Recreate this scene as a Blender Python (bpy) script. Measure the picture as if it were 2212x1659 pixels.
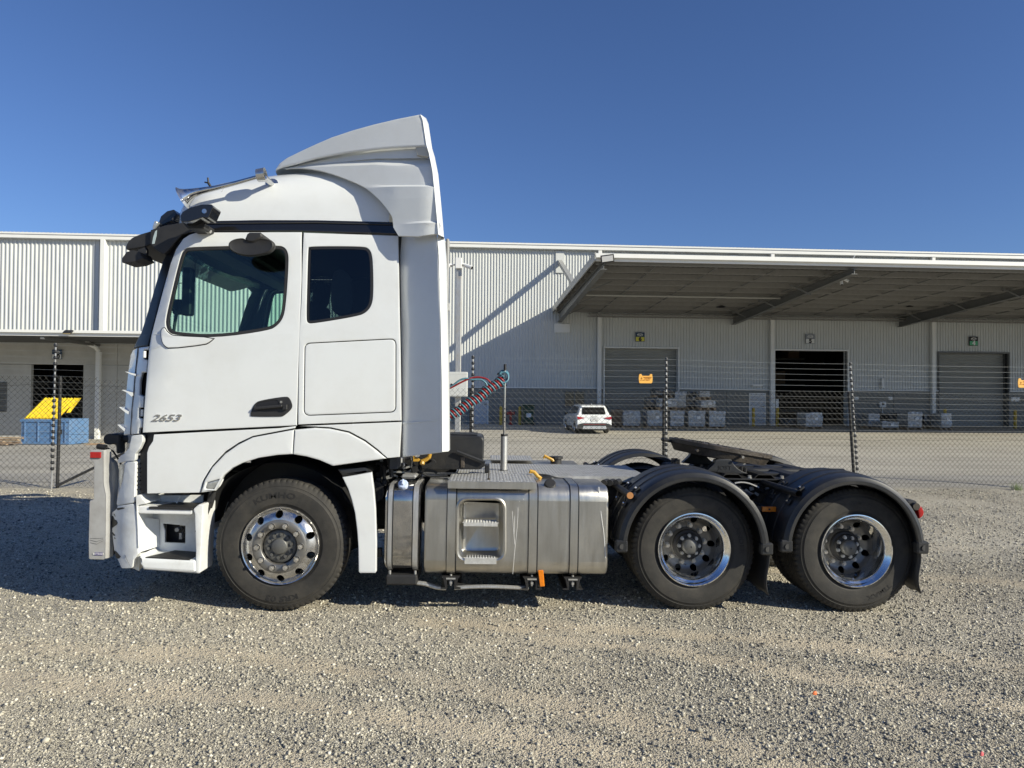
import bpy, bmesh, math, random
import numpy as np
from math import radians, pi, sin, cos, sqrt, atan2
from mathutils import Vector, Matrix, noise as mnoise

random.seed(7); rng = np.random.default_rng(7)
for o in list(bpy.data.objects): bpy.data.objects.remove(o)
S = bpy.context.scene
COL = S.collection

# ------------------------------------------------------------ camera
CAMH = 1.76; PITCH = radians(.95); ROLL = radians(.4); FPX = 1534.0
cam = bpy.data.cameras.new('camera'); camo = bpy.data.objects.new('camera', cam); COL.objects.link(camo)
# the yard and warehouse are laid out in the street's own frame; the truck stands on the gravel a little turned and on a slight cross fall
RC_B = Matrix.Rotation(pi/2+PITCH, 3, 'X') @ Matrix.Rotation(ROLL, 3, 'Z')
RC_T = Matrix.Rotation(-radians(2), 3, 'Z') @ Matrix.Rotation(pi/2+PITCH, 3, 'X') @ Matrix.Rotation(radians(1.0), 3, 'Z')
CXT = -.2325; RC = RC_B; CX = 0
M_BT = Matrix.Translation((CXT, 0, CAMH)) @ (RC_T @ RC_B.transposed()).to_4x4() @ Matrix.Translation((0, 0, -CAMH))
camo.matrix_world = Matrix.Translation((CXT, 0, CAMH)) @ RC_T.to_4x4()
cam.sensor_width = 36; cam.lens = 36*FPX/2212; cam.clip_start = .05; cam.clip_end = 3000
S.camera = camo
# ------------------------------------------------------------ sky, sun, exposure
SUN = (RC_T @ RC_B.transposed() @ Vector((1.704, -.886, .95))).normalized()
elev = math.asin(SUN.z); az = atan2(SUN.x, SUN.y)
w = bpy.data.worlds.new('World'); S.world = w; w.use_nodes = True
wn = w.node_tree; wn.nodes.clear()
sky = wn.nodes.new('ShaderNodeTexSky'); sky.sky_type = 'NISHITA'; sky.sun_disc = False
sky.sun_elevation = elev; sky.sun_rotation = az; sky.altitude = 0; sky.air_density = 1.0; sky.dust_density = .4; sky.ozone_density = 3.0
bg = wn.nodes.new('ShaderNodeBackground'); bg.inputs['Strength'].default_value = .060
wo = wn.nodes.new('ShaderNodeOutputWorld')
tint = wn.nodes.new('ShaderNodeMix'); tint.data_type = 'RGBA'; tint.blend_type = 'MULTIPLY'; tint.inputs[0].default_value = 1; tint.inputs[7].default_value = (.84, 1.03, 1.44, 1)
wn.links.new(sky.outputs[0], tint.inputs[6]); wn.links.new(tint.outputs[2], bg.inputs[0]); wn.links.new(bg.outputs[0], wo.inputs[0])
sl = bpy.data.lights.new('sun', 'SUN'); sl.energy = 5.0; sl.angle = radians(.5); sl.color = (1, .935, .76)
so = bpy.data.objects.new('sun', sl); COL.objects.link(so); so.rotation_euler = SUN.to_track_quat('Z', 'Y').to_euler(); so.location = (30, -20, 30)
S.view_settings.view_transform = 'Standard'; S.view_settings.look = 'None'
S.view_settings.exposure = .36; S.view_settings.gamma = 1; S.view_settings.use_curve_mapping = False
S.cycles.max_bounces = 8; S.cycles.transparent_max_bounces = 16

# ------------------------------------------------------------ measuring helpers (photo survey -> metres at a known depth)
REG = {'A': (300, 800, 2.370), 'B': (300, 1300, 1.580), 'C': (600, 400, 1.7015), 'D': (600, 900, 2.0733), 'E': (1100, 900, 1.6586),
       'F': (800, 1800, 2.5525), 'G': (1450, 1750, 2.212), 'H': (2350, 1700, 2.2123), 'I': (2950, 1700, 2.212), 'J': (1700, 950, 2.7657),
       'K': (1700, 1350, 2.7657), 'L': (2100, 950, 2.4578), 'M': (3000, 950, 2.1434), 'N': (2150, 1300, 2.3284), 'O': (3050, 1300, 2.2525),
       'P': (0, 850, 1.4433), 'Q': (0, 0, .54861), 'R': (330, 1700, 2.766), 'S': (2450, 1700, 3.16), 'T': (1450, 1780, 4.424)}
def px(reg, x, y):
    ox, oy, s = REG[reg]; return (ox+x/s)*.54861, (oy+y/s)*.54861
def ray(u, v): return RC @ Vector(((u-1106)/FPX, -(v-829.5)/FPX, -1))
def at(u, v, Y):
    d = ray(u, v); t = Y/d.y; return Vector((CX+d.x*t, Y, CAMH+d.z*t))
def W(reg, pts, Y):
    out = []
    for (x, y) in pts:
        u, v = px(reg, x, y)
        if callable(Y):
            yy = 5.75
            for _ in range(6):
                p = at(u, v, yy); yy = Y(p.x, p.z)
            p = at(u, v, yy)
        else: p = at(u, v, Y)
        out.append((p.x, p.z))
    return out
def atwall(u, v, wallY):      # meeting point with a slanting vertical wall  Y = wallY(X)
    y = wallY(0)
    for _ in range(20): y = wallY(at(u, v, y).x)
    return at(u, v, y)

# ------------------------------------------------------------ objects
ROOT = {}
def props(o, label=None, cat=None, group=None, kind=None):
    if label: o['label'] = label
    if cat: o['category'] = cat
    if group: o['group'] = group
    if kind: o['kind'] = kind
    return o
def thing(name, label, cat, loc=(0, 0, 0), group=None):
    o = bpy.data.objects.new(name, None); COL.objects.link(o); o.location = loc; o.empty_display_size = .2
    o['o'] = 1; ROOT[o.name] = Vector(loc); del o['o']
    return props(o, label, cat, group)
def root_of(p):
    while p.parent: p = p.parent
    return ROOT.get(p.name, Vector((0, 0, 0)))
def finish(me, name, mat, parent, smooth=30):
    if mat is not None and len(me.materials) == 0: me.materials.append(mat)
    if smooth:
        me.polygons.foreach_set('use_smooth', [True]*len(me.polygons))
        me.set_sharp_from_angle(angle=radians(smooth))
    o = bpy.data.objects.new(name, me); COL.objects.link(o)
    if parent is not None:
        off = root_of(parent)
        me.transform(Matrix.Translation(-off)); o.parent = parent
    else: ROOT[o.name] = Vector((0, 0, 0))
    return o
def wn_(o):                   # keep flat faces flat next to their bevels
    m = o.modifiers.new('normals', 'WEIGHTED_NORMAL'); m.keep_sharp = True; m.weight = 80; return o
def top(o, base=None):        # give a single-mesh thing its own origin
    me = o.data; n = len(me.vertices); c = np.empty(n*3); me.vertices.foreach_get('co', c); c = c.reshape(-1, 3)
    b = Vector(((c[:, 0].min()+c[:, 0].max())/2, (c[:, 1].min()+c[:, 1].max())/2, c[:, 2].min()))
    me.transform(Matrix.Translation(-b)); o.location = b; ROOT[o.name] = b; return o

class MB:
    def __init__(s): s.v = []; s.f = []
    def add(s, vs, fs):
        n = len(s.v); s.v += [tuple(p) for p in vs]; s.f += [tuple(i+n for i in f) for f in fs]; return s
    def box(s, c, d, rot=None):
        c = Vector(c); hx, hy, hz = d[0]/2, d[1]/2, d[2]/2
        vs = [Vector((x, y, z)) for x in (-hx, hx) for y in (-hy, hy) for z in (-hz, hz)]
        if rot is not None: vs = [rot @ p for p in vs]
        return s.add([p+c for p in vs], [(0, 1, 3, 2), (4, 6, 7, 5), (0, 4, 5, 1), (2, 3, 7, 6), (0, 2, 6, 4), (1, 5, 7, 3)])
    def bb(s, x0, x1, y0, y1, z0, z1): return s.box(((x0+x1)/2, (y0+y1)/2, (z0+z1)/2), (abs(x1-x0), abs(y1-y0), abs(z1-z0)))
    def tube(s, path, r, seg=8, cap=True, closed=False):
        P = [Vector(p) for p in path]; n = len(P); rr = r if isinstance(r, (list, tuple)) else [r]*n
        vs = []; up = None
        for i in range(n):
            if closed: t = P[(i+1) % n]-P[i-1]
            else: t = P[min(i+1, n-1)]-P[max(i-1, 0)]
            t.normalize()
            if up is None: up = t.orthogonal().normalized()
            up = (up-t*up.dot(t))
            if up.length < 1e-6: up = t.orthogonal()
            up.normalize(); b = t.cross(up)
            for k in range(seg):
                a = 2*pi*k/seg; vs.append(P[i]+(up*cos(a)+b*sin(a))*rr[i])
        fs = []
        for i in range(n if closed else n-1):
            j = (i+1) % n
            for k in range(seg):
                k2 = (k+1) % seg; fs.append((i*seg+k, i*seg+k2, j*seg+k2, j*seg+k))
        if cap and not closed: fs += [tuple(range(seg))[::-1], tuple((n-1)*seg+k for k in range(seg))]
        return s.add(vs, fs)
    def cyl(s, a, b, r, seg=16, r2=None): return s.tube([a, b], [r, r if r2 is None else r2], seg)
    def lathe(s, prof, c, seg=64, a0=0, a1=2*pi, ax='Y'):       # prof: (r, d) d along axis from c
        full = abs(a1-a0-2*pi) < 1e-6; m = seg if full else seg+1; vs = []; c = Vector(c)
        for i in range(m):
            a = a0+(a1-a0)*i/seg
            for (r, d) in prof:
                if ax == 'Y': vs.append(c+Vector((r*cos(a), d, r*sin(a))))
                elif ax == 'Z': vs.append(c+Vector((r*cos(a), r*sin(a), d)))
                else: vs.append(c+Vector((d, r*cos(a), r*sin(a))))
        n = len(prof); fs = []
        for i in range(seg):
            j = (i+1) % m
            for k in range(n-1): fs.append((i*n+k, i*n+k+1, j*n+k+1, j*n+k))
        return s.add(vs, fs)
    def prism(s, pts, y0, y1):                       # polygon in XZ, from y0 to y1
        n = len(pts); vs = [(p[0], y0, p[1]) for p in pts]+[(p[0], y1, p[1]) for p in pts]
        fs = [tuple(range(n)), tuple(range(n, 2*n))[::-1]]+[(i, n+i, n+(i+1) % n, (i+1) % n) for i in range(n)]
        return s.add(vs, fs)
    def loft(s, rings, closed=True, caps=True):
        n = len(rings[0]); vs = [p for r in rings for p in r]; fs = []
        for i in range(len(rings)-1):
            for k in range(n if closed else n-1):
                k2 = (k+1) % n; fs.append((i*n+k, i*n+k2, (i+1)*n+k2, (i+1)*n+k))
        if caps and closed: fs += [tuple(range(n))[::-1], tuple((len(rings)-1)*n+k for k in range(n))]
        return s.add(vs, fs)
    def xf(s, M, start=0):
        s.v = s.v[:start]+[tuple(M @ Vector(p)) for p in s.v[start:]]; return s
    def build(s, name, mat, parent=None, bevel=0, smooth=30, bseg=1, fixn=True):
        me = bpy.data.meshes.new(name); me.from_pydata(s.v, [], s.f)
        if bevel or fixn:
            bm = bmesh.new(); bm.from_mesh(me)
            if fixn: bmesh.ops.recalc_face_normals(bm, faces=bm.faces)
            if bevel:
                es = [e for e in bm.edges if len(e.link_faces) == 2 and e.calc_face_angle(0) > .5]
                bmesh.ops.bevel(bm, geom=es, offset=bevel, segments=bseg, affect='EDGES', profile=.5, clamp_overlap=True)
            bm.to_mesh(me); bm.free()
        o = finish(me, name, mat, parent, smooth)
        return wn_(o) if bevel else o

def chaikin(p, n=2, closed=True):
    for _ in range(n):
        q = []
        m = len(p)
        rngi = range(m if closed else m-1)
        if not closed: q.append(p[0])
        for i in rngi:
            a, b = p[i], p[(i+1) % m]
            q += [(a[0]*.75+b[0]*.25, a[1]*.75+b[1]*.25), (a[0]*.25+b[0]*.75, a[1]*.25+b[1]*.75)]
        if not closed: q.append(p[-1])
        p = q
    return p
def rnd(p, r=.03, n=4):        # round polygon corners
    out = []; m = len(p)
    for i in range(m):
        a, b, c = Vector(p[i-1]), Vector(p[i]), Vector(p[(i+1) % m])
        u, v = a-b, c-b; lu, lv = u.length, v.length
        if lu < 1e-5 or lv < 1e-5: continue
        u /= lu; v /= lv; ang = u.angle(v) if abs(u.dot(v)) < .9999 else pi
        if ang > radians(165): out.append(tuple(b)); continue
        d = min(r/math.tan(ang/2), lu*.45, lv*.45); p0, p1 = b+u*d, b+v*d
        for k in range(n+1):
            t = k/n; q = p0*(1-t)**2+b*2*t*(1-t)+p1*t*t; out.append(tuple(q))
    return out
def catm(p, n=5):
    out = []
    for i in range(len(p)-1):
        p0 = Vector(p[max(i-1, 0)]); p1 = Vector(p[i]); p2 = Vector(p[i+1]); p3 = Vector(p[min(i+2, len(p)-1)])
        for k in range(n):
            t = k/n; out.append(tuple(.5*((2*p1)+(p2-p0)*t+(2*p0-5*p1+4*p2-p3)*t*t+(3*p1-p0-3*p2+p3)*t**3)))
    out.append(tuple(p[-1])); return out
def area(p): return sum(p[i-1][0]*p[i][1]-p[i][0]*p[i-1][1] for i in range(len(p)))/2
def grow(p, d):                # offset polygon outward by d
    sgn = 1 if area(p) > 0 else -1; out = []; m = len(p)
    for i in range(m):
        a, b, c = Vector(p[i-1]), Vector(p[i]), Vector(p[(i+1) % m])
        e1, e2 = (b-a), (c-b)
        if e1.length < 1e-6 or e2.length < 1e-6: continue
        e1.normalize(); e2.normalize(); n1 = Vector((e1.y, -e1.x))*sgn; n2 = Vector((e2.y, -e2.x))*sgn
        nn = n1+n2
        if nn.length < 1e-4: nn = n1
        nn = nn/max(nn.length_squared, .3)*2
        out.append((b.x+nn.x*d, b.y+nn.y*d))
    return out

def plate(name, outer, holes, Y, depth, mat, parent, bevel=.003, fn=None, sl=.08, smooth=30, cuts=()):
    """sheet with an XZ outline; front face at Y (a number) or pushed by fn(x,z)->Y; depth goes away from the camera"""
    cu = bpy.data.curves.new(name, 'CURVE'); cu.dimensions = '2D'; cu.fill_mode = 'BOTH'
    bevel = min(bevel, depth*.45)
    cu.extrude = depth/2-bevel; cu.bevel_depth = bevel; cu.bevel_resolution = 1; cu.offset = -bevel
    for ring in [outer]+list(holes):
        sp = cu.splines.new('POLY'); sp.points.add(len(ring)-1); sp.use_cyclic_u = True
        sp.points.foreach_set('co', [c for q in ring for c in (q[0], q[1], 0, 1)])
    tmp = bpy.data.objects.new('tmp', cu); COL.objects.link(tmp)
    dg = bpy.context.evaluated_depsgraph_get(); me = bpy.data.meshes.new_from_object(tmp.evaluated_get(dg))
    bpy.data.objects.remove(tmp); bpy.data.curves.remove(cu)
    me.transform(Matrix.Rotation(pi/2, 4, 'X')); me.transform(Matrix.Translation((0, (0 if fn else Y)+depth/2, 0)))
    bm = bmesh.new(); bm.from_mesh(me); bmesh.ops.remove_doubles(bm, verts=bm.verts, dist=1e-5)
    if fn:
        xs = [v.co.x for v in bm.verts]; zs = [v.co.z for v in bm.verts]
        for ax, lo, hi in ((0, min(xs), max(xs)), (2, min(zs), max(zs))):
            k = math.ceil(lo/sl)
            while k*sl < hi:
                co = Vector((0, 0, 0)); co[ax] = k*sl; no = Vector((0, 0, 0)); no[ax] = 1
                bmesh.ops.bisect_plane(bm, geom=bm.verts[:]+bm.edges[:]+bm.faces[:], plane_co=co, plane_no=no, dist=1e-5); k += 1
        for (z0, k) in cuts:
            no = Vector((-k, 0, 1)).normalized(); bmesh.ops.bisect_plane(bm, geom=bm.verts[:]+bm.edges[:]+bm.faces[:], plane_co=Vector((0, 0, z0)), plane_no=no, dist=1e-5)
        for v in bm.verts: v.co.y += fn(v.co.x, v.co.z)
    bmesh.ops.recalc_face_normals(bm, faces=bm.faces)
    bm.to_mesh(me); bm.free()
    return wn_(finish(me, name, mat, parent, smooth))
YM = 6.95
def mirror(o, par=None, name=None):
    me = o.data.copy(); off = root_of(o)
    me.transform(Matrix.Translation((0, 2*(YM-off.y), 0)) @ Matrix.Scale(-1, 4, (0, 1, 0))); me.flip_normals()
    c = o.copy(); c.data = me; c.name = name or o.name; COL.objects.link(c)
    if par is not None: c.parent = par
    return c
def copy_tree(o, parent=None, data=True):
    c = o.copy(); COL.objects.link(c)
    if parent is not None: c.parent = parent
    else: ROOT[c.name] = ROOT.get(o.name, Vector((0, 0, 0)))
    for ch in o.children: copy_tree(ch, c)
    return c
def textmesh(name, s, size, ext, M, mat, parent, shear=0, sx=1, bend=None, bold=0):
    cu = bpy.data.curves.new(name, 'FONT'); cu.body = s; cu.size = size; cu.extrude = ext; cu.align_x = 'CENTER'; cu.align_y = 'CENTER'
    cu.shear = shear; cu.offset = bold; cu.resolution_u = 3
    tmp = bpy.data.objects.new('tmp', cu); COL.objects.link(tmp)
    dg = bpy.context.evaluated_depsgraph_get(); me = bpy.data.meshes.new_from_object(tmp.evaluated_get(dg))
    bpy.data.objects.remove(tmp); bpy.data.curves.remove(cu)
    me.transform(Matrix.Diagonal((sx, 1, 1, 1)))
    if bend:
        R, a0 = bend            # radius of the baseline middle, centre angle (ccw from +x)
        for v in me.vertices:
            a = a0-v.co.x/R; r = R+v.co.y; v.co = Vector((r*cos(a), r*sin(a), v.co.z))
    me.transform(M @ Matrix.Rotation(pi/2, 4, 'X'))
    return finish(me, name, mat, parent, 0)

# ------------------------------------------------------------ materials
MATS = {}
def mat(name, col, rough=.5, metal=0, var=.08, vs=6, dirt_glint=0, dirt_glint_col=(.16, .13, .10), ds=3, bump=0, bs=60, coat=0, spec=.5, stretch=None, rvar=0):
    m = bpy.data.materials.new(name); m.use_nodes = True; nt = m.node_tree; N = nt.nodes; L = nt.links
    b = N['Principled BSDF']; b.inputs['Roughness'].default_value = rough; b.inputs['Metallic'].default_value = metal
    b.inputs['Coat Weight'].default_value = coat; b.inputs['Specular IOR Level'].default_value = spec
    tc = N.new('ShaderNodeTexCoord'); src = tc.outputs['Object']
    if stretch:
        mp = N.new('ShaderNodeMapping'); mp.inputs['Scale'].default_value = stretch; L.new(src, mp.inputs[0]); src2 = mp.outputs[0]
    else: src2 = src
    n1 = N.new('ShaderNodeTexNoise'); n1.inputs['Scale'].default_value = vs; n1.inputs['Detail'].default_value = 6; n1.inputs['Roughness'].default_value = .65; L.new(src2, n1.inputs[0])
    mr = N.new('ShaderNodeMapRange'); mr.inputs[1].default_value = .3; mr.inputs[2].default_value = .7; mr.inputs[3].default_value = 1-var; mr.inputs[4].default_value = 1+var
    L.new(n1.outputs[0], mr.inputs[0])
    mx = N.new('ShaderNodeMix'); mx.data_type = 'RGBA'; mx.blend_type = 'MULTIPLY'; mx.inputs[0].default_value = 1
    mx.inputs[6].default_value = (*col, 1); L.new(mr.outputs[0], mx.inputs[7]); out = mx.outputs[2]
    if dirt_glint:
        n2 = N.new('ShaderNodeTexNoise'); n2.inputs['Scale'].default_value = ds; n2.inputs['Detail'].default_value = 9; n2.inputs['Roughness'].default_value = .7; L.new(src, n2.inputs[0])
        r2 = N.new('ShaderNodeMapRange'); r2.inputs[1].default_value = .45; r2.inputs[2].default_value = .75; r2.inputs[3].default_value = 0; r2.inputs[4].default_value = dirt_glint; L.new(n2.outputs[0], r2.inputs[0])
        m2 = N.new('ShaderNodeMix'); m2.data_type = 'RGBA'; L.new(r2.outputs[0], m2.inputs[0]); L.new(out, m2.inputs[6]); m2.inputs[7].default_value = (*dirt_glint_col, 1); out = m2.outputs[2]
        if metal:
            r3 = N.new('ShaderNodeMath'); r3.operation = 'MULTIPLY_ADD'; r3.inputs[1].default_value = -.8*metal; r3.inputs[2].default_value = metal; L.new(r2.outputs[0], r3.inputs[0]); L.new(r3.outputs[0], b.inputs['Metallic'])
    L.new(out, b.inputs['Base Color'])
    if rvar:
        r4 = N.new('ShaderNodeMapRange'); r4.inputs[1].default_value = .3; r4.inputs[2].default_value = .7; r4.inputs[3].default_value = max(.02, rough-rvar); r4.inputs[4].default_value = rough+rvar
        L.new(n1.outputs[0], r4.inputs[0]); L.new(r4.outputs[0], b.inputs['Roughness'])
    if bump:
        n3 = N.new('ShaderNodeTexNoise'); n3.inputs['Scale'].default_value = bs; n3.inputs['Detail'].default_value = 4; L.new(src2, n3.inputs[0])
        bp = N.new('ShaderNodeBump'); bp.inputs['Strength'].default_value = min(1, bump); bp.inputs['Distance'].default_value = .01; L.new(n3.outputs[0], bp.inputs['Height']); L.new(bp.outputs[0], b.inputs['Normal'])
    MATS[name] = m; return m
WHITE = mat('white_paint', (.675, .695, .70), .28, coat=.7, var=.03, vs=1.2, dirt_glint=.22, dirt_glint_col=(.46, .44, .38), ds=2.1, spec=.4)
WHITE2 = mat('worn_white_plastic', (.72, .74, .74), .45, var=.03, vs=3, dirt_glint=.45, dirt_glint_col=(.40, .36, .30), ds=5)
GREYW = mat('grime_white_plate', (.345, .345, .34), .5, var=.06, vs=4, dirt_glint=.7, dirt_glint_col=(.23, .22, .205), ds=7)
BLK = mat('black_plastic', (.018, .018, .019), .55, var=.2, vs=9, dirt_glint=.25, dirt_glint_col=(.06, .057, .052), ds=4, bump=.1, bs=300)
FEND = mat('grey_black_fender_plastic', (.017, .018, .020), .40, var=.25, vs=9, dirt_glint=.55, dirt_glint_col=(.058, .055, .05), ds=3, bump=.08, bs=200)
GLOSS = mat('gloss_black', (.010, .010, .011), .12, var=.1, coat=.6)
SATIN = mat('satin_black_trim', (.010, .010, .011), .4, var=.1, spec=.3)
STEPA = mat('bright_step_metal', (.55, .55, .53), .45, .35, var=.15, vs=20, dirt_glint=.3, ds=12)
DARK = mat('dark_chassis_metal', (.014, .014, .015), .6, .2, var=.3, vs=12, dirt_glint=.6, dirt_glint_col=(.045, .04, .034), ds=8, bump=.2, bs=90)
CHROME = mat('chrome', (.62, .63, .64), .09, 1, var=.05, vs=4, dirt_glint=.35, dirt_glint_col=(.20, .15, .10), ds=7, rvar=.05)
RIMM = mat('polished_rim_metal', (.62, .62, .62), .20, 1, var=.15, vs=9, dirt_glint=.7, dirt_glint_col=(.17, .145, .115), ds=10, rvar=.08)
RIMP = mat('mirror_rim_metal', (.86, .87, .88), .08, 1, var=.05, vs=6, dirt_glint=.25, dirt_glint_col=(.2, .18, .16), ds=9, rvar=.04)
ALU = mat('brushed_tank_aluminium', (.50, .485, .445), .34, .95, var=.09, vs=2.5, dirt_glint=.45, dirt_glint_col=(.25, .225, .185), ds=3, stretch=(9, 4, 1.0), bump=.035, bs=22, rvar=.06)
ALUP = mat('polished_tank_aluminium', (.50, .50, .50), .07, 1, var=.08, vs=4, stretch=(10, 4, .8), dirt_glint=.25, dirt_glint_col=(.2, .17, .13), ds=5, rvar=.04)
TREADP = mat('tread_plate_aluminium', (.46, .46, .45), .42, .55, var=.2, vs=15, dirt_glint=.5, dirt_glint_col=(.22, .21, .19), ds=9)
GALV = mat('galvanised_steel', (.50, .50, .49), .45, .7, var=.2, vs=10, dirt_glint=.6, dirt_glint_col=(.28, .22, .12), ds=2, stretch=(8, 8, .6))
RUB = mat('tyre_rubber', (.025, .0235, .021), .74, var=.25, vs=14, dirt_glint=.65, dirt_glint_col=(.068, .060, .048), ds=5, bump=.15, bs=120)
RUBD = mat('tyre_lettering_rubber', (.016, .015, .014), .65, var=.2)
RUST = mat('worn_greasy_steel', (.05, .043, .036), .5, .3, var=.4, vs=9, dirt_glint=.8, dirt_glint_col=(.13, .10, .075), ds=6, bump=.4, bs=60)
RED = mat('red_lens', (.36, .010, .010), .15, var=.2, vs=40, coat=.5)
ORANGE = mat('orange_lens', (.72, .20, .01), .25, var=.15, vs=40, coat=.3)
YEL = mat('yellow_plastic', (.52, .29, .03), .45, var=.12, dirt_glint=.3, ds=12)
CABIN = mat('dark_cabin_trim', (.035, .036, .038), .7, var=.2)
BEIGE = mat('beige_dash_trim', (.28, .25, .19), .6, var=.1)
CLEARL = mat('clear_lamp_lens', (.45, .47, .47), .12, .5, var=.3, vs=30, coat=.6)
HRED = mat('red_airline', (.24, .015, .018), .4, var=.2, vs=30)
HBLU = mat('blue_airline', (.09, .22, .28), .4, var=.2, vs=30)
def glass(name, tint, rough=.02):
    m = bpy.data.materials.new(name); m.use_nodes = True; N = m.node_tree.nodes; L = m.node_tree.links; N.clear()
    o = N.new('ShaderNodeOutputMaterial'); t = N.new('ShaderNodeBsdfTransparent'); g = N.new('ShaderNodeBsdfGlossy'); mx = N.new('ShaderNodeMixShader')
    lw_ = N.new('ShaderNodeLayerWeight'); lw_.inputs[0].default_value = .5; pw = N.new('ShaderNodeMath'); pw.operation = 'POWER'; pw.inputs[1].default_value = 5
    ma_ = N.new('ShaderNodeMath'); ma_.operation = 'MULTIPLY_ADD'; ma_.inputs[1].default_value = .9; ma_.inputs[2].default_value = .035
    t.inputs[0].default_value = (*tint, 1); g.inputs['Roughness'].default_value = rough; g.inputs[0].default_value = (.9, .95, 1, 1)
    L.new(lw_.outputs['Facing'], pw.inputs[0]); L.new(pw.outputs[0], ma_.inputs[0]); L.new(ma_.outputs[0], mx.inputs[0]); L.new(t.outputs[0], mx.inputs[1]); L.new(g.outputs[0], mx.inputs[2]); L.new(mx.outputs[0], o.inputs[0]); return m
GLASS = glass('tinted_cab_glass', (.74, .88, .83)); GLASS2 = glass('privacy_glass', (.36, .40, .41)); GLASSW = glass('windscreen_glass', (.86, .95, .92))
CLAD = mat('cream_white_cladding', (.60, .615, .60), .5, var=.04, vs=.6, dirt_glint=.15, dirt_glint_col=(.45, .44, .40), ds=1.2, stretch=(1, 1, .15))
TRIM = mat('white_steel_trim', (.76, .76, .73), .45, var=.03, vs=2)
DADO = mat('grey_precast_wall', (.22, .222, .205), .8, var=.08, vs=1.5, dirt_glint=.2, dirt_glint_col=(.22, .22, .21), ds=1)
DOCKW = mat('pale_concrete_wall', (.50, .49, .45), .8, var=.08, vs=1.5, dirt_glint=.25, dirt_glint_col=(.30, .28, .24), ds=1.2)
DOORM = mat('grey_roller_door', (.34, .342, .32), .42, var=.06, vs=2)
STEEL = mat('grey_painted_steel', (.14, .143, .14), .5, var=.08)
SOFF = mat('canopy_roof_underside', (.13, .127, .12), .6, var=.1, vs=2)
PURL = mat('galvanised_purlin', (.24, .235, .22), .55, var=.08)
VOID = mat('dark_interior', (.03, .03, .03), .9)
WRAP = mat('clear_stretch_wrap', (.26, .275, .28), .16, var=.6, vs=9, stretch=(1, 1, 3.5), dirt_glint=1, dirt_glint_col=(.72, .76, .78), ds=11, bump=1, bs=14, coat=.5)  # pale noise patches paint the film's glossy glints into the colour
WRAPD = mat('dark_stretch_wrap', (.035, .038, .043), .25, var=.4, vs=7, dirt_glint=.5, dirt_glint_col=(.30, .32, .34), ds=9, bump=1, bs=14, coat=.5)
WOOD = mat('pallet_wood', (.36, .25, .15), .8, var=.25, vs=12)
BLUE = mat('blue_dumpster_paint', (.09, .19, .36), .5, var=.12, vs=3, dirt_glint=.45, dirt_glint_col=(.22, .26, .32), ds=4)
YLID = mat('yellow_lid_plastic', (.80, .56, .02), .5, var=.05, dirt_glint=.1)
YBOL = mat('yellow_bollard_paint', (.62, .40, .03), .5, var=.08)
HYD = mat('red_hydrant_paint', (.42, .03, .02), .45, var=.1)
GRN = mat('dark_green_bin_plastic', (.02, .06, .035), .5, var=.1)
SGW = mat('sign_white', (.75, .75, .73), .5, var=.02); SGB = mat('sign_navy', (.02, .05, .10), .5, var=.02); SGK = mat('sign_black', (.012, .012, .014), .5, var=.02)
SGY = mat('sign_yellow', (.75, .68, .08), .5, var=.02); SGG = mat('sign_green', (.09, .42, .22), .5, var=.02); SGA = mat('sign_amber', (.95, .50, .10), .5, var=.04)
SGP = mat('sticker_purple', (.07, .05, .20), .5, var=.1)
CARW = mat('white_car_paint', (.80, .82, .82), .25, coat=.8, var=.01)
FWIRE = mat('dull_fence_wire', (.03, .03, .027), .6, .2, var=.2)
FWIRB = mat('bright_electric_wire', (.55, .55, .52), .35, .8, var=.1)
CARDB = mat('brown_cardboard', (.20, .14, .09), .85, var=.1)
# ============================================================ GROUND
def yf(X): return 13.35+.1*X                      # fence line
def zf(X): return .02-.007*np.clip(X, -15, 15)
TH = math.atan(.0682)
def wallY(X): return 36.05+.0682*X
def zw(X):
    t = np.clip((X+16)/8, 0, 1); t = t*t*(3-2*t); return -.5+.83*t-.002*np.clip(X, 0, 40)
tracks = [[(-4.6, 4.95), (-3.5, 4.86), (-1.9, 4.75), (-.3, 4.36), (.6, 3.98), (1.2, 3.6), (1.8, 3.2)],
          [(-3.2, 4.35), (-1.2, 4.05), (0, 3.75), (.7, 3.45), (1.4, 3.1)],
          [(-.6, 5.6), (.4, 5.45), (1.6, 5.3), (3, 4.95), (4.4, 4.5), (6, 4)],
          [(.3, 5.2), (1.2, 4.95), (2.2, 4.5), (3.2, 4.05), (4.2, 3.6)],
          [(2.6, 7.5), (5, 7), (8, 6.2)], [(-1.2, 3.35), (-.2, 3.2), (.6, 3.0)]]
_lat = np.random.default_rng(3).uniform(0, 1, (64, 64))
def vnoise(x, y):
    xi = np.floor(x).astype(int); yi = np.floor(y).astype(int); fx_ = x-xi; fy_ = y-yi; fx_ = fx_*fx_*(3-2*fx_); fy_ = fy_*fy_*(3-2*fy_)
    g = lambda a, b_: _lat[a % 64, b_ % 64]
    return (g(xi, yi)*(1-fx_)+g(xi+1, yi)*fx_)*(1-fy_)+(g(xi, yi+1)*(1-fx_)+g(xi+1, yi+1)*fx_)*fy_
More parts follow.
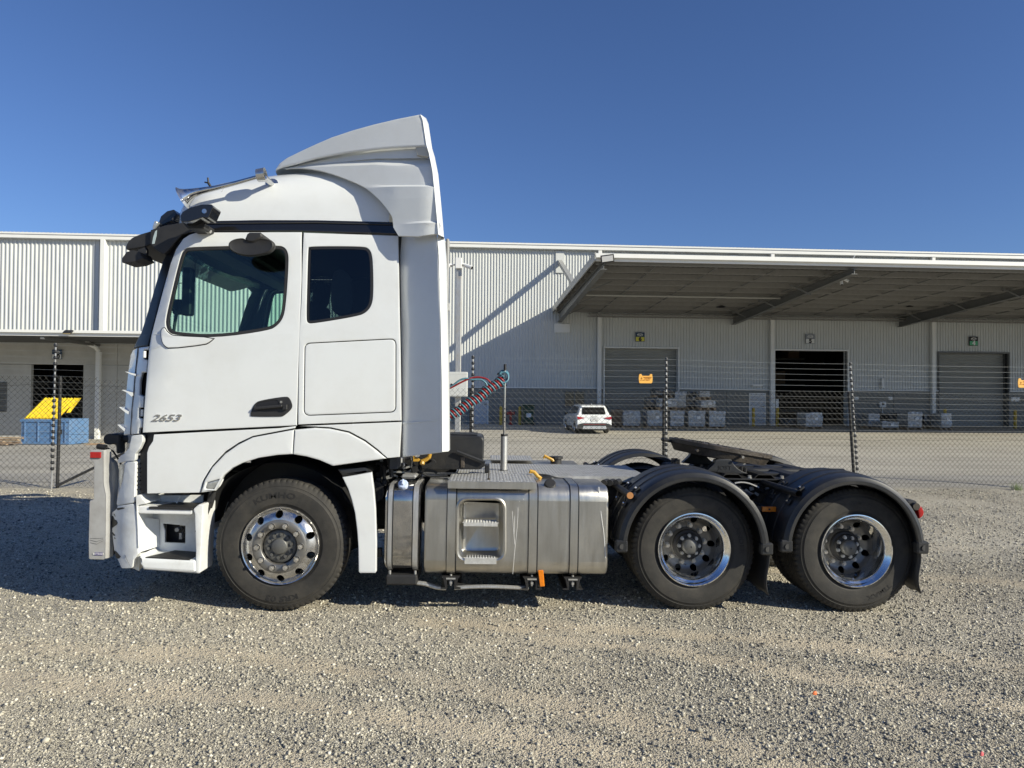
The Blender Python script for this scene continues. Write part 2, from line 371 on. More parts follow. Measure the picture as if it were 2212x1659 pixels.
def sandmask(x, y):
    m = np.zeros_like(x)
    for k, tr in enumerate(tracks):
        d = np.full_like(x, 9.0)
        for (ax, ay), (bx, by) in zip(tr[:-1], tr[1:]):
            vx, vy = bx-ax, by-ay; t = np.clip(((x-ax)*vx+(y-ay)*vy)/(vx*vx+vy*vy), 0, 1)
            d = np.minimum(d, np.hypot(x-ax-t*vx, y-ay-t*vy))
        wv = .17+.05*np.sin(x*2.1+k)+.03*np.sin(x*7+y*5+k*2)
        m = np.maximum(m, np.clip(1.25-d/wv, 0, 1))
    nz_ = .5*vnoise(x*2.2, y*5)+.3*vnoise(x*6+9, y*13)+.2*vnoise(x*17, y*29+4)
    m = np.clip(m*(.30+1.0*nz_), 0, .85)
    m = np.maximum(m, .55*np.clip(nz_*1.6-.2, 0, 1)*np.clip(np.sin(x*.9+y*1.7+1.2*np.sin(y*.8))+np.sin(x*2.3-y*1.1)*.5-.75, 0, 1))
    return m
_n = (RC_T @ RC_B.transposed()).transposed() @ Vector((0, 0, 1))
def PT(x, y): return CAMH-(CAMH+_n.x*np.clip(x, -14, 14)+_n.y*np.clip(y, -2, 14))/_n.z
def G(x, y):
    x = np.asarray(x, float); y = np.asarray(y, float); F = yf(x); Wl = wallY(x)
    a = np.clip((y-7)/(F-7), 0, 1); a = a*a*(3-2*a); b = np.clip((y-F)/(Wl-F), 0, 1)
    return ((1-a)*PT(x, y)+a*zf(x))*(1-b)+b*zw(x)
def undul(x, y):
    n = .006*np.sin(x*1.7+y*.9)+.005*np.sin(x*.8-y*2.3+1)+.004*np.sin(x*4.1+y*3.3)+.003*np.sin(9*x-4*y)+.002*np.sin(17*x+13*y)
    return n-.012*sandmask(x, y)-.004
def gridmesh(name, XX, YY, ZZ, material, attr=None):
    r, c = XX.shape; me = bpy.data.meshes.new(name)
    co = np.stack([XX, YY, ZZ], -1).reshape(-1, 3)
    i = np.arange((r-1)*(c-1)); rr = i//(c-1); cc = i % (c-1); a = rr*c+cc
    q = np.stack([a, a+1, a+c+1, a+c], -1)
    me.vertices.add(len(co)); me.vertices.foreach_set('co', co.ravel())
    me.loops.add(q.size); me.loops.foreach_set('vertex_index', q.ravel().astype(np.int32))
    me.polygons.add(len(q)); me.polygons.foreach_set('loop_start', np.arange(0, q.size, 4, dtype=np.int32)); me.polygons.foreach_set('loop_total', np.full(len(q), 4, np.int32))
    me.update(); me.validate()
    if attr is not None:
        at_ = me.attributes.new('sand', 'FLOAT', 'POINT'); at_.data.foreach_set('value', attr.ravel().astype(np.float32))
    me.polygons.foreach_set('use_smooth', [True]*len(q)); me.materials.append(material)
    o = bpy.data.objects.new(name, me); COL.objects.link(o); return o
def nodes(name):
    m = bpy.data.materials.new(name); m.use_nodes = True; return m, m.node_tree.nodes, m.node_tree.links
def nn(N, t, **k):
    n = N.new(t)
    for a, b in k.items():
        if a.startswith('i'): n.inputs[int(a[1:])].default_value = b
        else: setattr(n, a, b)
    return n
def ramp(N, stops):
    r = N.new('ShaderNodeValToRGB'); e = r.color_ramp.elements
    while len(e) < len(stops): e.new(.5)
    for k, (p, c) in enumerate(stops): e[k].position = p; e[k].color = (*c, 1)
    return r
# gravel material
GM, N, L = nodes('gravel'); b = N['Principled BSDF']; b.inputs['Roughness'].default_value = .9; b.inputs['Specular IOR Level'].default_value = .25
tc = N.new('ShaderNodeTexCoord'); O_ = tc.outputs['Object']
v1 = nn(N, 'ShaderNodeTexVoronoi'); v1.inputs['Scale'].default_value = 95; v1.inputs['Randomness'].default_value = 1; L.new(O_, v1.inputs['Vector'])
v2 = nn(N, 'ShaderNodeTexVoronoi'); v2.inputs['Scale'].default_value = 42; L.new(O_, v2.inputs['Vector'])
s1 = N.new('ShaderNodeSeparateColor'); L.new(v1.outputs['Color'], s1.inputs[0])
r1 = ramp(N, [(0, (.13, .122, .105)), (.25, (.31, .285, .235)), (.6, (.44, .405, .325)), (.93, (.56, .52, .42)), (1, (.70, .66, .56))]); L.new(s1.outputs[0], r1.inputs[0])
r1.color_ramp.interpolation = 'LINEAR'
nz = nn(N, 'ShaderNodeTexNoise'); nz.inputs['Scale'].default_value = 1.3; nz.inputs['Detail'].default_value = 8; L.new(O_, nz.inputs[0])
nf = nn(N, 'ShaderNodeTexNoise'); nf.inputs['Scale'].default_value = 60; nf.inputs['Detail'].default_value = 5; L.new(O_, nf.inputs[0])
at1 = nn(N, 'ShaderNodeAttribute', attribute_name='sand')
sc_ = ramp(N, [(0, (.42, .355, .255)), (1, (.64, .555, .415))]); L.new(nf.outputs[0], sc_.inputs[0])
ma = nn(N, 'ShaderNodeMath', operation='MULTIPLY_ADD', i1=.9, i2=-.30); L.new(nz.outputs[0], ma.inputs[0])
mb_ = nn(N, 'ShaderNodeMath', operation='ADD', use_clamp=True); L.new(ma.outputs[0], mb_.inputs[0]); L.new(at1.outputs['Fac'], mb_.inputs[1])
mc_ = nn(N, 'ShaderNodeMath', operation='MULTIPLY', i1=.85); L.new(mb_.outputs[0], mc_.inputs[0])
mx = nn(N, 'ShaderNodeMix', data_type='RGBA'); L.new(mc_.outputs[0], mx.inputs[0]); L.new(r1.outputs[0], mx.inputs[6]); L.new(sc_.outputs[0], mx.inputs[7])
n4 = nn(N, 'ShaderNodeTexNoise'); n4.inputs['Scale'].default_value = .5; n4.inputs['Detail'].default_value = 4; L.new(O_, n4.inputs[0])
m4 = nn(N, 'ShaderNodeMapRange', i1=.3, i2=.7, i3=.82, i4=1.18); L.new(n4.outputs[0], m4.inputs[0])
mm = nn(N, 'ShaderNodeMix', data_type='RGBA', blend_type='MULTIPLY', i0=1.0); L.new(mx.outputs[2], mm.inputs[6]); L.new(m4.outputs[0], mm.inputs[7])
L.new(mm.outputs[2], b.inputs['Base Color'])
ad = nn(N, 'ShaderNodeMath', operation='ADD'); L.new(v1.outputs[0], ad.inputs[0]); L.new(v2.outputs[0], ad.inputs[1])
bp = nn(N, 'ShaderNodeBump'); bp.invert = True; bp.inputs['Strength'].default_value = .9; bp.inputs['Distance'].default_value = .008; L.new(ad.outputs[0], bp.inputs['Height']); L.new(bp.outputs[0], b.inputs['Normal'])
xs = np.concatenate([[-300, -120, -50, -25, -15, -11], np.arange(-9, 9.01, .07), [11, 15, 25, 50, 120, 300]])
ys = np.concatenate([[-300, -100, -30, -8, -2, 0], np.arange(1.5, 9, .07), np.arange(9, 13.5, .15), [13.5]])
XX, YY = np.meshgrid(xs, ys)
s_ = np.clip((YY-9)/4.5, 0, 1); s_ = s_*s_*(3-2*s_); XC = np.clip(XX, -25, 25)
YY = YY+(yf(XC)+.2-13.5)*s_
near = np.clip((12.9-YY)/1, 0, 1)*np.clip((10-abs(XX))/1, 0, 1)
ZZ = G(XC, np.minimum(YY, yf(XC)+.2))+undul(XX, YY)*near
gr = gridmesh('gravel_ground', XX, YY, ZZ, GM, sandmask(XX, YY)*near); gr['kind'] = 'structure'
# concrete yard
CM, N, L = nodes('yard_concrete'); b = N['Principled BSDF']; b.inputs['Roughness'].default_value = .85
tc = N.new('ShaderNodeTexCoord'); mp = N.new('ShaderNodeMapping'); mp.inputs['Scale'].default_value = (.12, 1.1, 1); mp.inputs['Rotation'].default_value = (0, 0, .06); L.new(tc.outputs['Object'], mp.inputs[0])
n1 = nn(N, 'ShaderNodeTexNoise'); n1.inputs['Scale'].default_value = 1.6; n1.inputs['Detail'].default_value = 9; n1.inputs['Roughness'].default_value = .7; L.new(mp.outputs[0], n1.inputs[0])
n2 = nn(N, 'ShaderNodeTexNoise'); n2.inputs['Scale'].default_value = .35; n2.inputs['Detail'].default_value = 4; L.new(tc.outputs['Object'], n2.inputs[0])
r = ramp(N, [(.28, (.24, .225, .185)), (.45, (.37, .345, .29)), (.7, (.47, .44, .37))]); L.new(n1.outputs[0], r.inputs[0])
m4 = nn(N, 'ShaderNodeMapRange', i1=.3, i2=.7, i3=.88, i4=1.12); L.new(n2.outputs[0], m4.inputs[0])
mm = nn(N, 'ShaderNodeMix', data_type='RGBA', blend_type='MULTIPLY', i0=1.0); L.new(r.outputs[0], mm.inputs[6]); L.new(m4.outputs[0], mm.inputs[7]); L.new(mm.outputs[2], b.inputs['Base Color'])
xs = np.concatenate([[-300, -100, -50], np.arange(-30, 45, 1.0), [60, 120, 300]]); ts = np.concatenate([np.linspace(0, 1, 40), [1.4, 4, 12]])
XX, TT = np.meshgrid(xs, ts); XC = np.clip(XX, -40, 45)
YY = (yf(XC)+.2)+(wallY(XC)-yf(XC)-.2)*TT; YY = np.where(TT > 1, wallY(XC)+(TT-1)*20, YY)
ZZ = G(XC, np.minimum(YY, wallY(XC)))+.012
ZZ[0, :] -= .03
co = gridmesh('concrete_yard', XX, YY, ZZ, CM); co['kind'] = 'structure'
# slab joints on the yard: thin recessed strips of sealant
jm = MB()
for y0 in (19, 24.5, 30):
    pts = [(x, y0+.068*x, float(G(x, y0+.068*x))+.0165) for x in np.arange(-28, 34, 1.0)]
    for a, c in zip(pts[:-1], pts[1:]): jm.add([(a[0], a[1]-.015, a[2]), (c[0], c[1]-.015, c[2]), (c[0], c[1]+.015, c[2]), (a[0], a[1]+.015, a[2])], [(0, 1, 2, 3)])
JM = mat('joint_sealant', (.09, .085, .075), .8)
props(jm.build('yard_joint', JM, None, smooth=0), kind='structure')

# loose gravel stones
def stones(n, x0, x1, y0, y1, smin, smax, fan=True, thin=.72):
    y = np.sqrt(rng.uniform(y0*y0, y1*y1, n)) if fan else rng.uniform(y0, y1, n)
    x = rng.uniform(-1, 1, n)*(y*.84+.25) if fan else rng.uniform(x0, x1, n)
    keep = rng.uniform(0, 1, n) > sandmask(x, y)*thin
    keep &= y < yf(x)-.1
    x, y = x[keep], y[keep]; s = smin*np.exp(rng.exponential(.42, len(x))); s = np.minimum(s, smax)
    return x, y, s
parts = [stones(190000, 0, 0, 2.9, 5.0, .0026, .013, thin=.88), stones(90000, 0, 0, 5.0, 8.0, .0038, .015, thin=.88), stones(70000, 0, 0, 8.0, 14.5, .006, .018),
         stones(260, 0, 0, 3, 8.0, .014, .024)]
x = np.concatenate([p[0] for p in parts]); y = np.concatenate([p[1] for p in parts]); s = np.concatenate([p[2] for p in parts]); n = len(x)
base = np.array([[1, 0, 0], [0, 1, 0], [-1, 0, 0], [0, -1, 0], [0, 0, 1], [0, 0, -1]], float)
V = base[None]*rng.uniform(.65, 1.25, (n, 6, 1))+rng.uniform(-.25, .25, (n, 6, 3)); V[:, :, 2] *= .75
a = rng.uniform(0, 2*pi, n); ca, sa = np.cos(a)[:, None], np.sin(a)[:, None]
tl = rng.normal(0, .35, n)[:, None]
X0, Y0, Z0 = V[:, :, 0].copy(), V[:, :, 1].copy(), V[:, :, 2].copy()
X1 = X0*np.cos(tl)-Z0*np.sin(tl); Z1 = X0*np.sin(tl)+Z0*np.cos(tl)
V[:, :, 0] = (X1*ca-Y0*sa)*s[:, None]+x[:, None]; V[:, :, 1] = (X1*sa+Y0*ca)*s[:, None]+y[:, None]
gz = G(x, y)+undul(x, y)+s*.25
V[:, :, 2] = Z1*s[:, None]+gz[:, None]
F = np.array([[0, 1, 4], [1, 2, 4], [2, 3, 4], [3, 0, 4], [1, 0, 5], [2, 1, 5], [3, 2, 5], [0, 3, 5]], np.int32)
FF = (F[None]+(np.arange(n, dtype=np.int32)*6)[:, None, None]).reshape(-1, 3)
me = bpy.data.meshes.new('gravel_stones'); me.vertices.add(n*6); me.vertices.foreach_set('co', V.ravel())
me.loops.add(FF.size); me.loops.foreach_set('vertex_index', FF.ravel()); me.polygons.add(len(FF)); me.polygons.foreach_set('loop_start', np.arange(0, FF.size, 3, dtype=np.int32)); me.polygons.foreach_set('loop_total', np.full(len(FF), 3, np.int32))
me.update()
tone = np.repeat(rng.uniform(0, 1, n), 6).astype(np.float32); at_ = me.attributes.new('tone', 'FLOAT', 'POINT'); at_.data.foreach_set('value', tone)
SM, N, L = nodes('gravel_stone'); b = N['Principled BSDF']; b.inputs['Roughness'].default_value = .8; b.inputs['Specular IOR Level'].default_value = .3
aa = nn(N, 'ShaderNodeAttribute', attribute_name='tone'); r = ramp(N, [(0, (.10, .098, .095)), (.2, (.23, .217, .185)), (.5, (.37, .345, .28)), (.75, (.47, .435, .35)), (.93, (.58, .54, .44)), (1, (.76, .72, .62))]); L.new(aa.outputs['Fac'], r.inputs[0]); L.new(r.outputs[0], b.inputs['Base Color'])
me.materials.append(SM); o = bpy.data.objects.new('gravel_stones', me); COL.objects.link(o)
props(o, 'loose crushed grey and cream gravel stones scattered over the lot', 'gravel', kind='stuff')

# ============================================================ WAREHOUSE
MW = Matrix.Translation((0, 36.05, 0)) @ Matrix.Rotation(TH, 4, 'Z')
MWI = MW.inverted()
def sw(u, v, out=0):
    p = atwall(u, v, lambda X: 36.05+.0682*X-out/cos(TH)); q = MWI @ p; return q.x, q.z
def wl(s, out, z): return MW @ Vector((s, -out, z))
WH = thing('warehouse', 'long cream corrugated metal warehouse with a deep loading canopy on its right half', 'warehouse', (0, 36.05, 0))
def wbuild(mb, name, m, parent=WH, **k): mb.xf(MW); return mb.build(name, m, parent, **k)
ZE = 9.22; ZD = 2.15
def clad(mb, s0, s1, z0, z1, p, dep=.035):
    k = math.floor(s0/p); prof = []
    while k*p < s1+p:
        for f, d in ((0, 0), (.52, 0), (.62, -dep), (.88, -dep), (.98, 0)):
            s = k*p+f*p
            if s0-1e-6 <= s <= s1+1e-6: prof.append((s, d))
        k += 1
    if not prof: return
    prof = [(s0, prof[0][1])]+prof+[(s1, prof[-1][1])]
    for (a, da), (c, dc) in zip(prof[:-1], prof[1:]):
        if c-a < 1e-5: continue
        mb.add([(a, da, z0), (c, dc, z0), (c, dc, z1), (a, da, z1)], [(0, 1, 2, 3)])
doors = []
for (u0, u1, vt) in ((1306, 1464, 752), (1673, 1829, 757), (2027.5, 2176, 762.5)):
    s0, zt = sw(u0, vt); s1, _ = sw(u1, vt); doors.append((s0, s1, zt))
dw = doors[2][0]-doors[1][0]
doors.append((doors[2][0]+dw, doors[2][1]+dw, doors[2][2]))
SB, _ = sw(640, 800)
zg = lambda s: float(zw(s))
up = MB(); lo = MB()
cuts = [SB]; s = SB
for (a, c, zt) in doors:
    clad(up, s, a, ZD, ZE, .149); clad(up, a, c, zt, ZE, .149); s = c
clad(up, s, 60, ZD, ZE, .149)
wbuild(up, 'wall_cladding', CLAD, smooth=0, fixn=False)
up = MB(); clad(up, -45, SB, 4.15, ZE, .195, .045); wbuild(up, 'wall_cladding', CLAD, smooth=0, fixn=False)
# backing so that no light leaks, interior shell
bk = MB(); s = SB
for (a, c, zt) in doors: bk.bb(s, a, .02, .16, ZD-.05, ZE); bk.bb(a, c, .02, .16, zt, ZE); s = c
bk.bb(s, 60, .02, .16, ZD-.05, ZE); bk.bb(-45, SB, .02, .16, 4.2, ZE)
wbuild(bk, 'inner_wall', VOID, smooth=0)
# dado: precast panels, each a part
s = SB; edges = []
for (a, c, zt) in doors: edges.append((s, a)); s = c
edges.append((s, 60))
for (a, c) in edges:
    n = max(1, round((c-a)/3.0))
    for k in range(n):
        p0 = a+(c-a)*k/n; p1 = a+(c-a)*(k+1)/n
        m_ = MB(); m_.bb(p0+.006, p1-.006, -.06, .16, -.6, ZD); wbuild(m_, 'dado_panel', DADO, bevel=.01)
m_ = MB()
for (a, c) in edges: m_.bb(a, c, -.09, 0, ZD, ZD+.05)
wbuild(m_, 'flashing', TRIM)
# roller doors
def roller(s0, s1, z0, z1, y=.28):
    m_ = MB(); n = int((z1-z0)/.08); vs = []; rows = []
    for k in range(n*4+1):
        z = z0+(z1-z0)*k/(n*4); d = -.016*cos(2*pi*k/4)
        rows.append([(s0, y+d, z), (s1, y+d, z)])
    m_.loft(rows, closed=False, caps=False); return m_
for i, (a, c, zt) in enumerate(doors):
    if i != 1: wbuild(roller(a+.02, c-.02, zg(a)-.05, zt+.1), 'roller_door', DOORM, smooth=60, fixn=False)
    m_ = MB(); z0 = zg(a)-.3
    m_.bb(a-.07, a, -.10, .32, z0, zt+.08); m_.bb(c, c+.07, -.10, .32, z0, zt+.08); m_.bb(a, c, -.10, .32, zt, zt+.08)
    wbuild(m_, 'door_frame', TRIM if i != 2 else STEEL, bevel=.005)
# open bay interior
a, c, zt = doors[1]
m_ = MB(); m_.bb(a-4, c+4, 9.9, 10.1, -.3, 6); m_.bb(a-4.2, a-4, .2, 10, -.3, 6); m_.bb(c+4, c+4.2, .2, 10, -.3, 6); m_.bb(a-4.2, c+4.2, .2, 10.1, 6, 6.2)
m_.bb(a-4.2, c+4.2, .17, 10.1, .16, zg(a)+.02)
wbuild(m_, 'interior_room', VOID, smooth=0)
# racking with stock just visible in the open bay
RK = thing('pallet_rack', 'dark steel racking with boxed stock inside the open bay 5', 'rack', wl(a+2, -7, zg(a)))
for k in range(3):
    m_ = MB(); m_.bb(a-1, c+1, 6.6, 7.8, .9+k*1.6, 1.0+k*1.6); m_.xf(MW); m_.build('rack_beam', STEEL, RK)
for k in range(6):
    m_ = MB(); s = a-.6+k*.9; zz = 1.0+1.6*(k % 3); m_.bb(s, s+.7, 6.7, 7.6, zz, zz+.8); m_.xf(MW); m_.build('carton', CARDB, RK, bevel=.01)
# eave gutter, roof
m_ = MB(); m_.bb(-45, 60, -.28, -.002, ZE, ZE+.25); wbuild(m_, 'gutter', TRIM, bevel=.01)
m_ = MB(); m_.bb(-45, 60, -.32, -.28, ZE+.19, ZE+.27); wbuild(m_, 'gutter_lip', TRIM)
m_ = MB(); p = .195; k = 0; s = -45; prof = []
while s < 60: prof += [(s, 0), (s+p*.6, 0), (s+p*.7, .045), (s+p*.9, .045)]; s += p
for (a_, da), (c_, dc) in zip(prof[:-1], prof[1:]): m_.add([(a_, -.24, ZE+.26+da), (c_, -.24, ZE+.26+dc), (c_, 25, ZE+1.4+dc), (a_, 25, ZE+1.4+da)], [(0, 1, 2, 3)])
wbuild(m_, 'roof_sheet', CLAD, smooth=0, fixn=False)
m_ = MB(); m_.bb(-45, -44.8, .16, 25, -.5, ZE+.2); m_.bb(59.8, 60, .16, 25, -.5, ZE+.2); m_.bb(-45, 60, 24.8, 25, -.5, ZE+1.2); wbuild(m_, 'end_wall', CLAD)
# downpipes
for u, z1 in ((1293, ZE), (1664.5, ZE), (2011, ZE)):
    s, _ = sw(u, 800); m_ = MB(); m_.bb(s-.1, s+.1, -.26, -.062, -.3, z1); wbuild(m_, 'downpipe', TRIM, bevel=.02)
s, _ = sw(226, 600); m_ = MB(); m_.bb(s-.09, s+.13, -.30, -.02, 4.3, ZE); wbuild(m_, 'downpipe', TRIM, bevel=.01)
s, _ = sw(219, 850); m_ = MB(); m_.bb(s-.1, s+.1, -.42, -.22, -.6, 3.75)
m_.tube([(s, -.32, 3.75), (s-.1, -.4, 3.95), (s-.3, -.9, 4.16)], .1, 8); wbuild(m_, 'downpipe', TRIM, bevel=.01)
# doors for people, window, lamp bars, meter box
def wbox(name, u0, u1, v0, v1, out, dep, m, bevel=.008, par=WH):
    s0, z1 = sw(u0, v0, out); s1, z0 = sw(u1, v1, out); q = MB(); q.bb(s0, s1, -out, -out+dep, z0, z1); return wbuild(q, name, m, par, bevel=bevel), (s0, s1, z0, z1)
PD = mat('pale_grey_door', (.52, .54, .56), .5, var=.04)
for (u0, u1, v0, v1) in ((1619, 1653, 850, 921), (1020, 1054, 866, 917)):
    d_, r_ = wbox('personnel_door', u0+1.5, u1-1.5, v0+1.5, v1, .085, .04, PD)
    q = MB(); s0, s1, z0, z1 = r_; q.bb(s0-.06, s0, -.1, 0, z0, z1+.06); q.bb(s1, s1+.06, -.1, 0, z0, z1+.06); q.bb(s0, s1, -.1, 0, z1, z1+.06)
    q.xf(MW).build('door_frame', TRIM, d_)
    q = MB(); q.bb(s1-.16, s1-.04, -.13, -.086, z0+1.0, z0+1.06); q.xf(MW).build('door_handle', STEEL, d_)
wf, r_ = wbox('window', 1221, 1261, 846.5, 877.5, .10, .03, GLOSS)
s0, s1, z0, z1 = r_; q = MB(); q.bb(s0-.05, s1+.05, -.13, -.062, z1, z1+.06); q.bb(s0-.05, s1+.05, -.13, -.062, z0-.06, z0); q.bb((s0+s1)/2-.03, (s0+s1)/2+.03, -.13, -.105, z0, z1); q.xf(MW).build('window_frame', STEEL, wf)
wbox('strip_light', 1626, 1647.5, 831, 834.8, .2, .1, TRIM); wbox('strip_light', 1905, 1909.5, 817, 838, .2, .1, TRIM)
mbx, r_ = wbox('meter_box', 1901, 1914.5, 867.5, 880, .2, .13, TRIM); s0, s1, z0, z1 = r_
q = MB(); q.bb(s0+.1, s1-.12, -.212, -.201, z0+.12, z1-.06); q.xf(MW).build('meter_window', SGK, mbx)
q = MB(); q.cyl(((s0+s1)/2, -.14, z0), ((s0+s1)/2, -.14, z0-1.2), .03, 6); q.xf(MW).build('conduit', TRIM, mbx)
for (u0, u1, v0, v1) in ((1842, 1855, 857, 863.5), (1919.5, 1928, 857, 864), (2184, 2203, 858, 867), (1676, 1682, 862, 882)):
    wbox('safety_notice', u0, u1, v0, v1, .085, .02, SGW, bevel=0)
# ---- loading canopy
S0, _ = sw(1199, 697); LO = 11.6; SEND = 46
cz = lambda o: 6.02+.036*o
CN = MB(); p = .19; s = S0-.1; prof = []
while s < SEND: prof += [(s, 0), (s+p*.55, 0), (s+p*.66, .04), (s+p*.9, .04)]; s += p
for (a_, da), (c_, dc) in zip(prof[:-1], prof[1:]): CN.add([(a_, -.05, cz(0)+.2+da), (c_, -.05, cz(0)+.2+dc), (c_, -LO, cz(LO)+.2+dc), (a_, -LO, cz(LO)+.2+da)], [(0, 1, 2, 3)])
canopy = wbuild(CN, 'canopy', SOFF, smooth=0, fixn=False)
def cbuild(mb, name, m, **k): mb.xf(MW); return mb.build(name, m, canopy, **k)
raf = [S0+.22]+[S0+.35+8.95*k for k in range(1, 5)]
for i, s in enumerate(raf):
    q = MB(); hw = .11
    for (ya, yb, da, db) in ((0, -LO+.1, .62, .30),):
        zt0, zt1 = cz(0)-.02, cz(LO)-.02
        def quad(w_, t0a, t1a, t0b, t1b): # beam between y=-.05 and y=-LO+.1
            q.add([(s-w_, -.06, t0a), (s+w_, -.06, t0a), (s+w_, -.06, t1a), (s-w_, -.06, t1a), (s-w_, -LO+.1, t0b), (s+w_, -LO+.1, t0b), (s+w_, -LO+.1, t1b), (s-w_, -LO+.1, t1b)],
                  [(0, 1, 2, 3), (4, 7, 6, 5), (0, 4, 5, 1), (1, 5, 6, 2), (2, 6, 7, 3), (3, 7, 4, 0)])
        quad(.012, zt0-.46, zt0, zt1-.20, zt1); quad(hw, zt0-.02, zt0, zt1-.02, zt1); quad(hw, zt0-.48, zt0-.46, zt1-.22, zt1-.20)
    cbuild(q, 'rafter', STEEL)
    q = MB(); q.tube([(s, -.05, 8.62), (s, -5.4, cz(5.4)+.25)], .14, 4); cbuild(q, 'tie_strut', DOORM, smooth=0); q = MB(); q.box((s, -.06, 8.6), (.42, .06, 1.1)); cbuild(q, 'strut_plate', CLAD, smooth=0)
for k in range(10):
    o_ = .5+k*1.2
    q = MB(); q.bb(S0+.0, SEND, -o_-.01, -o_+.01, cz(o_)-.02, cz(o_)+.19); q.bb(S0, SEND, -o_, -o_+.08, cz(o_)-.03, cz(o_)-.01); cbuild(q, 'purlin', PURL, smooth=0)
q = MB()
s = S0+2.2
while s < SEND:
    q.cyl((s, -.5, cz(.5)+.02), (s, -LO+.3, cz(LO-.3)+.02), .022, 5); s += 2.24
cbuild(q, 'bridging_rod', STEEL)
for i, s in enumerate(raf[:4]):
    for o_ in (2.0, 5.2, 8.4):
        for sg in ((1,) if i == 0 else (-1,)):
            q = MB(); q.tube([(s+sg*.05, -o_, cz(o_)-.42), (s+sg*.95, -o_, cz(o_)-.02)], .03, 4); cbuild(q, 'fly_brace', STEEL)
q = MB(); q.bb(S0-.15, SEND, -LO-.03, -LO+.02, cz(LO)+.02, cz(LO)+.17); cbuild(q, 'fascia', TRIM, bevel=.004)
q = MB(); q.bb(S0-.15, SEND, -LO-.17, -LO-.032, cz(LO)+.12, cz(LO)+.27); cbuild(q, 'canopy_gutter', TRIM, bevel=.008)
q = MB()
for (ya, za, yb, zb) in ((-.05, cz(0), -LO-.17, cz(LO)),):
    q.add([(S0-.15, ya, za+.02), (S0-.1, ya, za+.02), (S0-.1, ya, za+.3), (S0-.15, ya, za+.3), (S0-.15, yb, zb+.02), (S0-.1, yb, zb+.02), (S0-.1, yb, zb+.3), (S0-.15, yb, zb+.3)],
          [(0, 1, 2, 3), (4, 7, 6, 5), (0, 4, 5, 1), (1, 5, 6, 2), (2, 6, 7, 3), (3, 7, 4, 0)])
cbuild(q, 'barge_capping', DOORM)
q = MB(); q.cyl((S0+.6, -5.75, cz(5.75)-.1), (S0+9.2, -5.75, cz(5.75)-.1), .05, 8); cbuild(q, 'sprinkler_pipe', DOORM)
q = MB(); q.cyl((S0+1.6, -.7, 5.9), (SEND, -.7, 5.9), .035, 6); q.bb(S0+1.6, SEND, -.55, -.35, 5.78, 5.84); cbuild(q, 'cable_tray', PURL)
q = MB(); q.bb(S0-.05, S0+.75, -.09, -.037, 5.0, 5.45); cbuild(q, 'wall_plate', TRIM)
# things hanging from the canopy
def lamp(u, v, out, label):
    p = atwall(u, v, lambda X: 36.05+.0682*X-out/cos(TH)); t = thing('high_bay_light', label, 'lamp', p, 'dome lights hanging under the loading canopy')
    q = MB(); q.lathe([(.02, .16), (.05, .12), (.12, .08), (.24, .0), (.22, .0), (.11, .06), (.0, .08)], p, 20, ax='Z'); q.build('lamp_shade', BLK, t)
    q = MB(); q.cyl(p+Vector((0, 0, .14)), p+Vector((0, 0, .45)), .012, 5); q.build('hanging_rod', STEEL, t)
lamp(1697, 590.5, 8.5, 'black dome light under the canopy, left of the camera cluster'); lamp(2212, 600, 8.5, 'black dome light under the canopy at the right picture edge')
lamp(1962, 664, 2.8, 'black dome light near the wall under the canopy, right of bay 5'); lamp(1557, 664, 2.8, 'black dome light near the wall under the canopy, between bays 6 and 5')
def cctv(t, c, d, m=SGW, l=.34, r=.06):
    c = Vector(c); d = Vector(d).normalized(); q = MB(); q.tube([c-d*l/2, c+d*l/2], r, 10); q.build('camera_body', m, t)
    q = MB(); q.tube([c+d*l/2, c+d*(l/2+.015)], r*.8, 10); q.build('camera_lens', SGK, t)
def wpt(u, v, out): return atwall(u, v, lambda X: 36.05+.0682*X-out/cos(TH))
p = wpt(1816, 601, 9.9); t = thing('camera_cluster', 'cluster of three white cameras hanging from the canopy rafter', 'camera', p)
q = MB(); q.box(p+Vector((0, 0, .1)), (.25, .12, .08)); q.cyl(p+Vector((.15, 0, .1)), p+Vector((.55, 0, .9)), .02, 5); q.build('bracket', TRIM, t, bevel=.01)
for d in ((-1, -.3, -.5), (0, -.3, -1), (1, -.3, -.6)): cctv(t, p+Vector(d)*.16+Vector((0, 0, .03)), d, l=.26, r=.055)
p = wpt(1282, 602, 8.9); t = thing('wall_camera', 'single white camera hanging at the left rafter of the canopy', 'camera', p)
cctv(t, p, (-.6, -.6, -.55), l=.3); q = MB(); q.cyl(p, p+Vector((.05, .1, .25)), .02, 5); q.build('bracket', TRIM, t)
p = wpt(1312, 558.5, LO+.25); t = thing('flood_light', 'square black floodlight on the left front corner of the canopy', 'floodlight', p)
R_ = Matrix.Rotation(radians(25), 3, 'X') @ Matrix.Rotation(radians(-8), 3, 'Y'); q = MB(); q.box(p, (.46, .06, .26), R_); q.build('housing', BLK, t, bevel=.01)
q = MB(); q.box(p+Vector((0, -.035, -.01)), (.38, .012, .19), R_); q.build('lens', SGW, t)
q = MB(); q.tube([p+Vector((0, .03, 0)), p+Vector((0, .25, .05))], .02, 5); q.build('bracket', BLK, t)
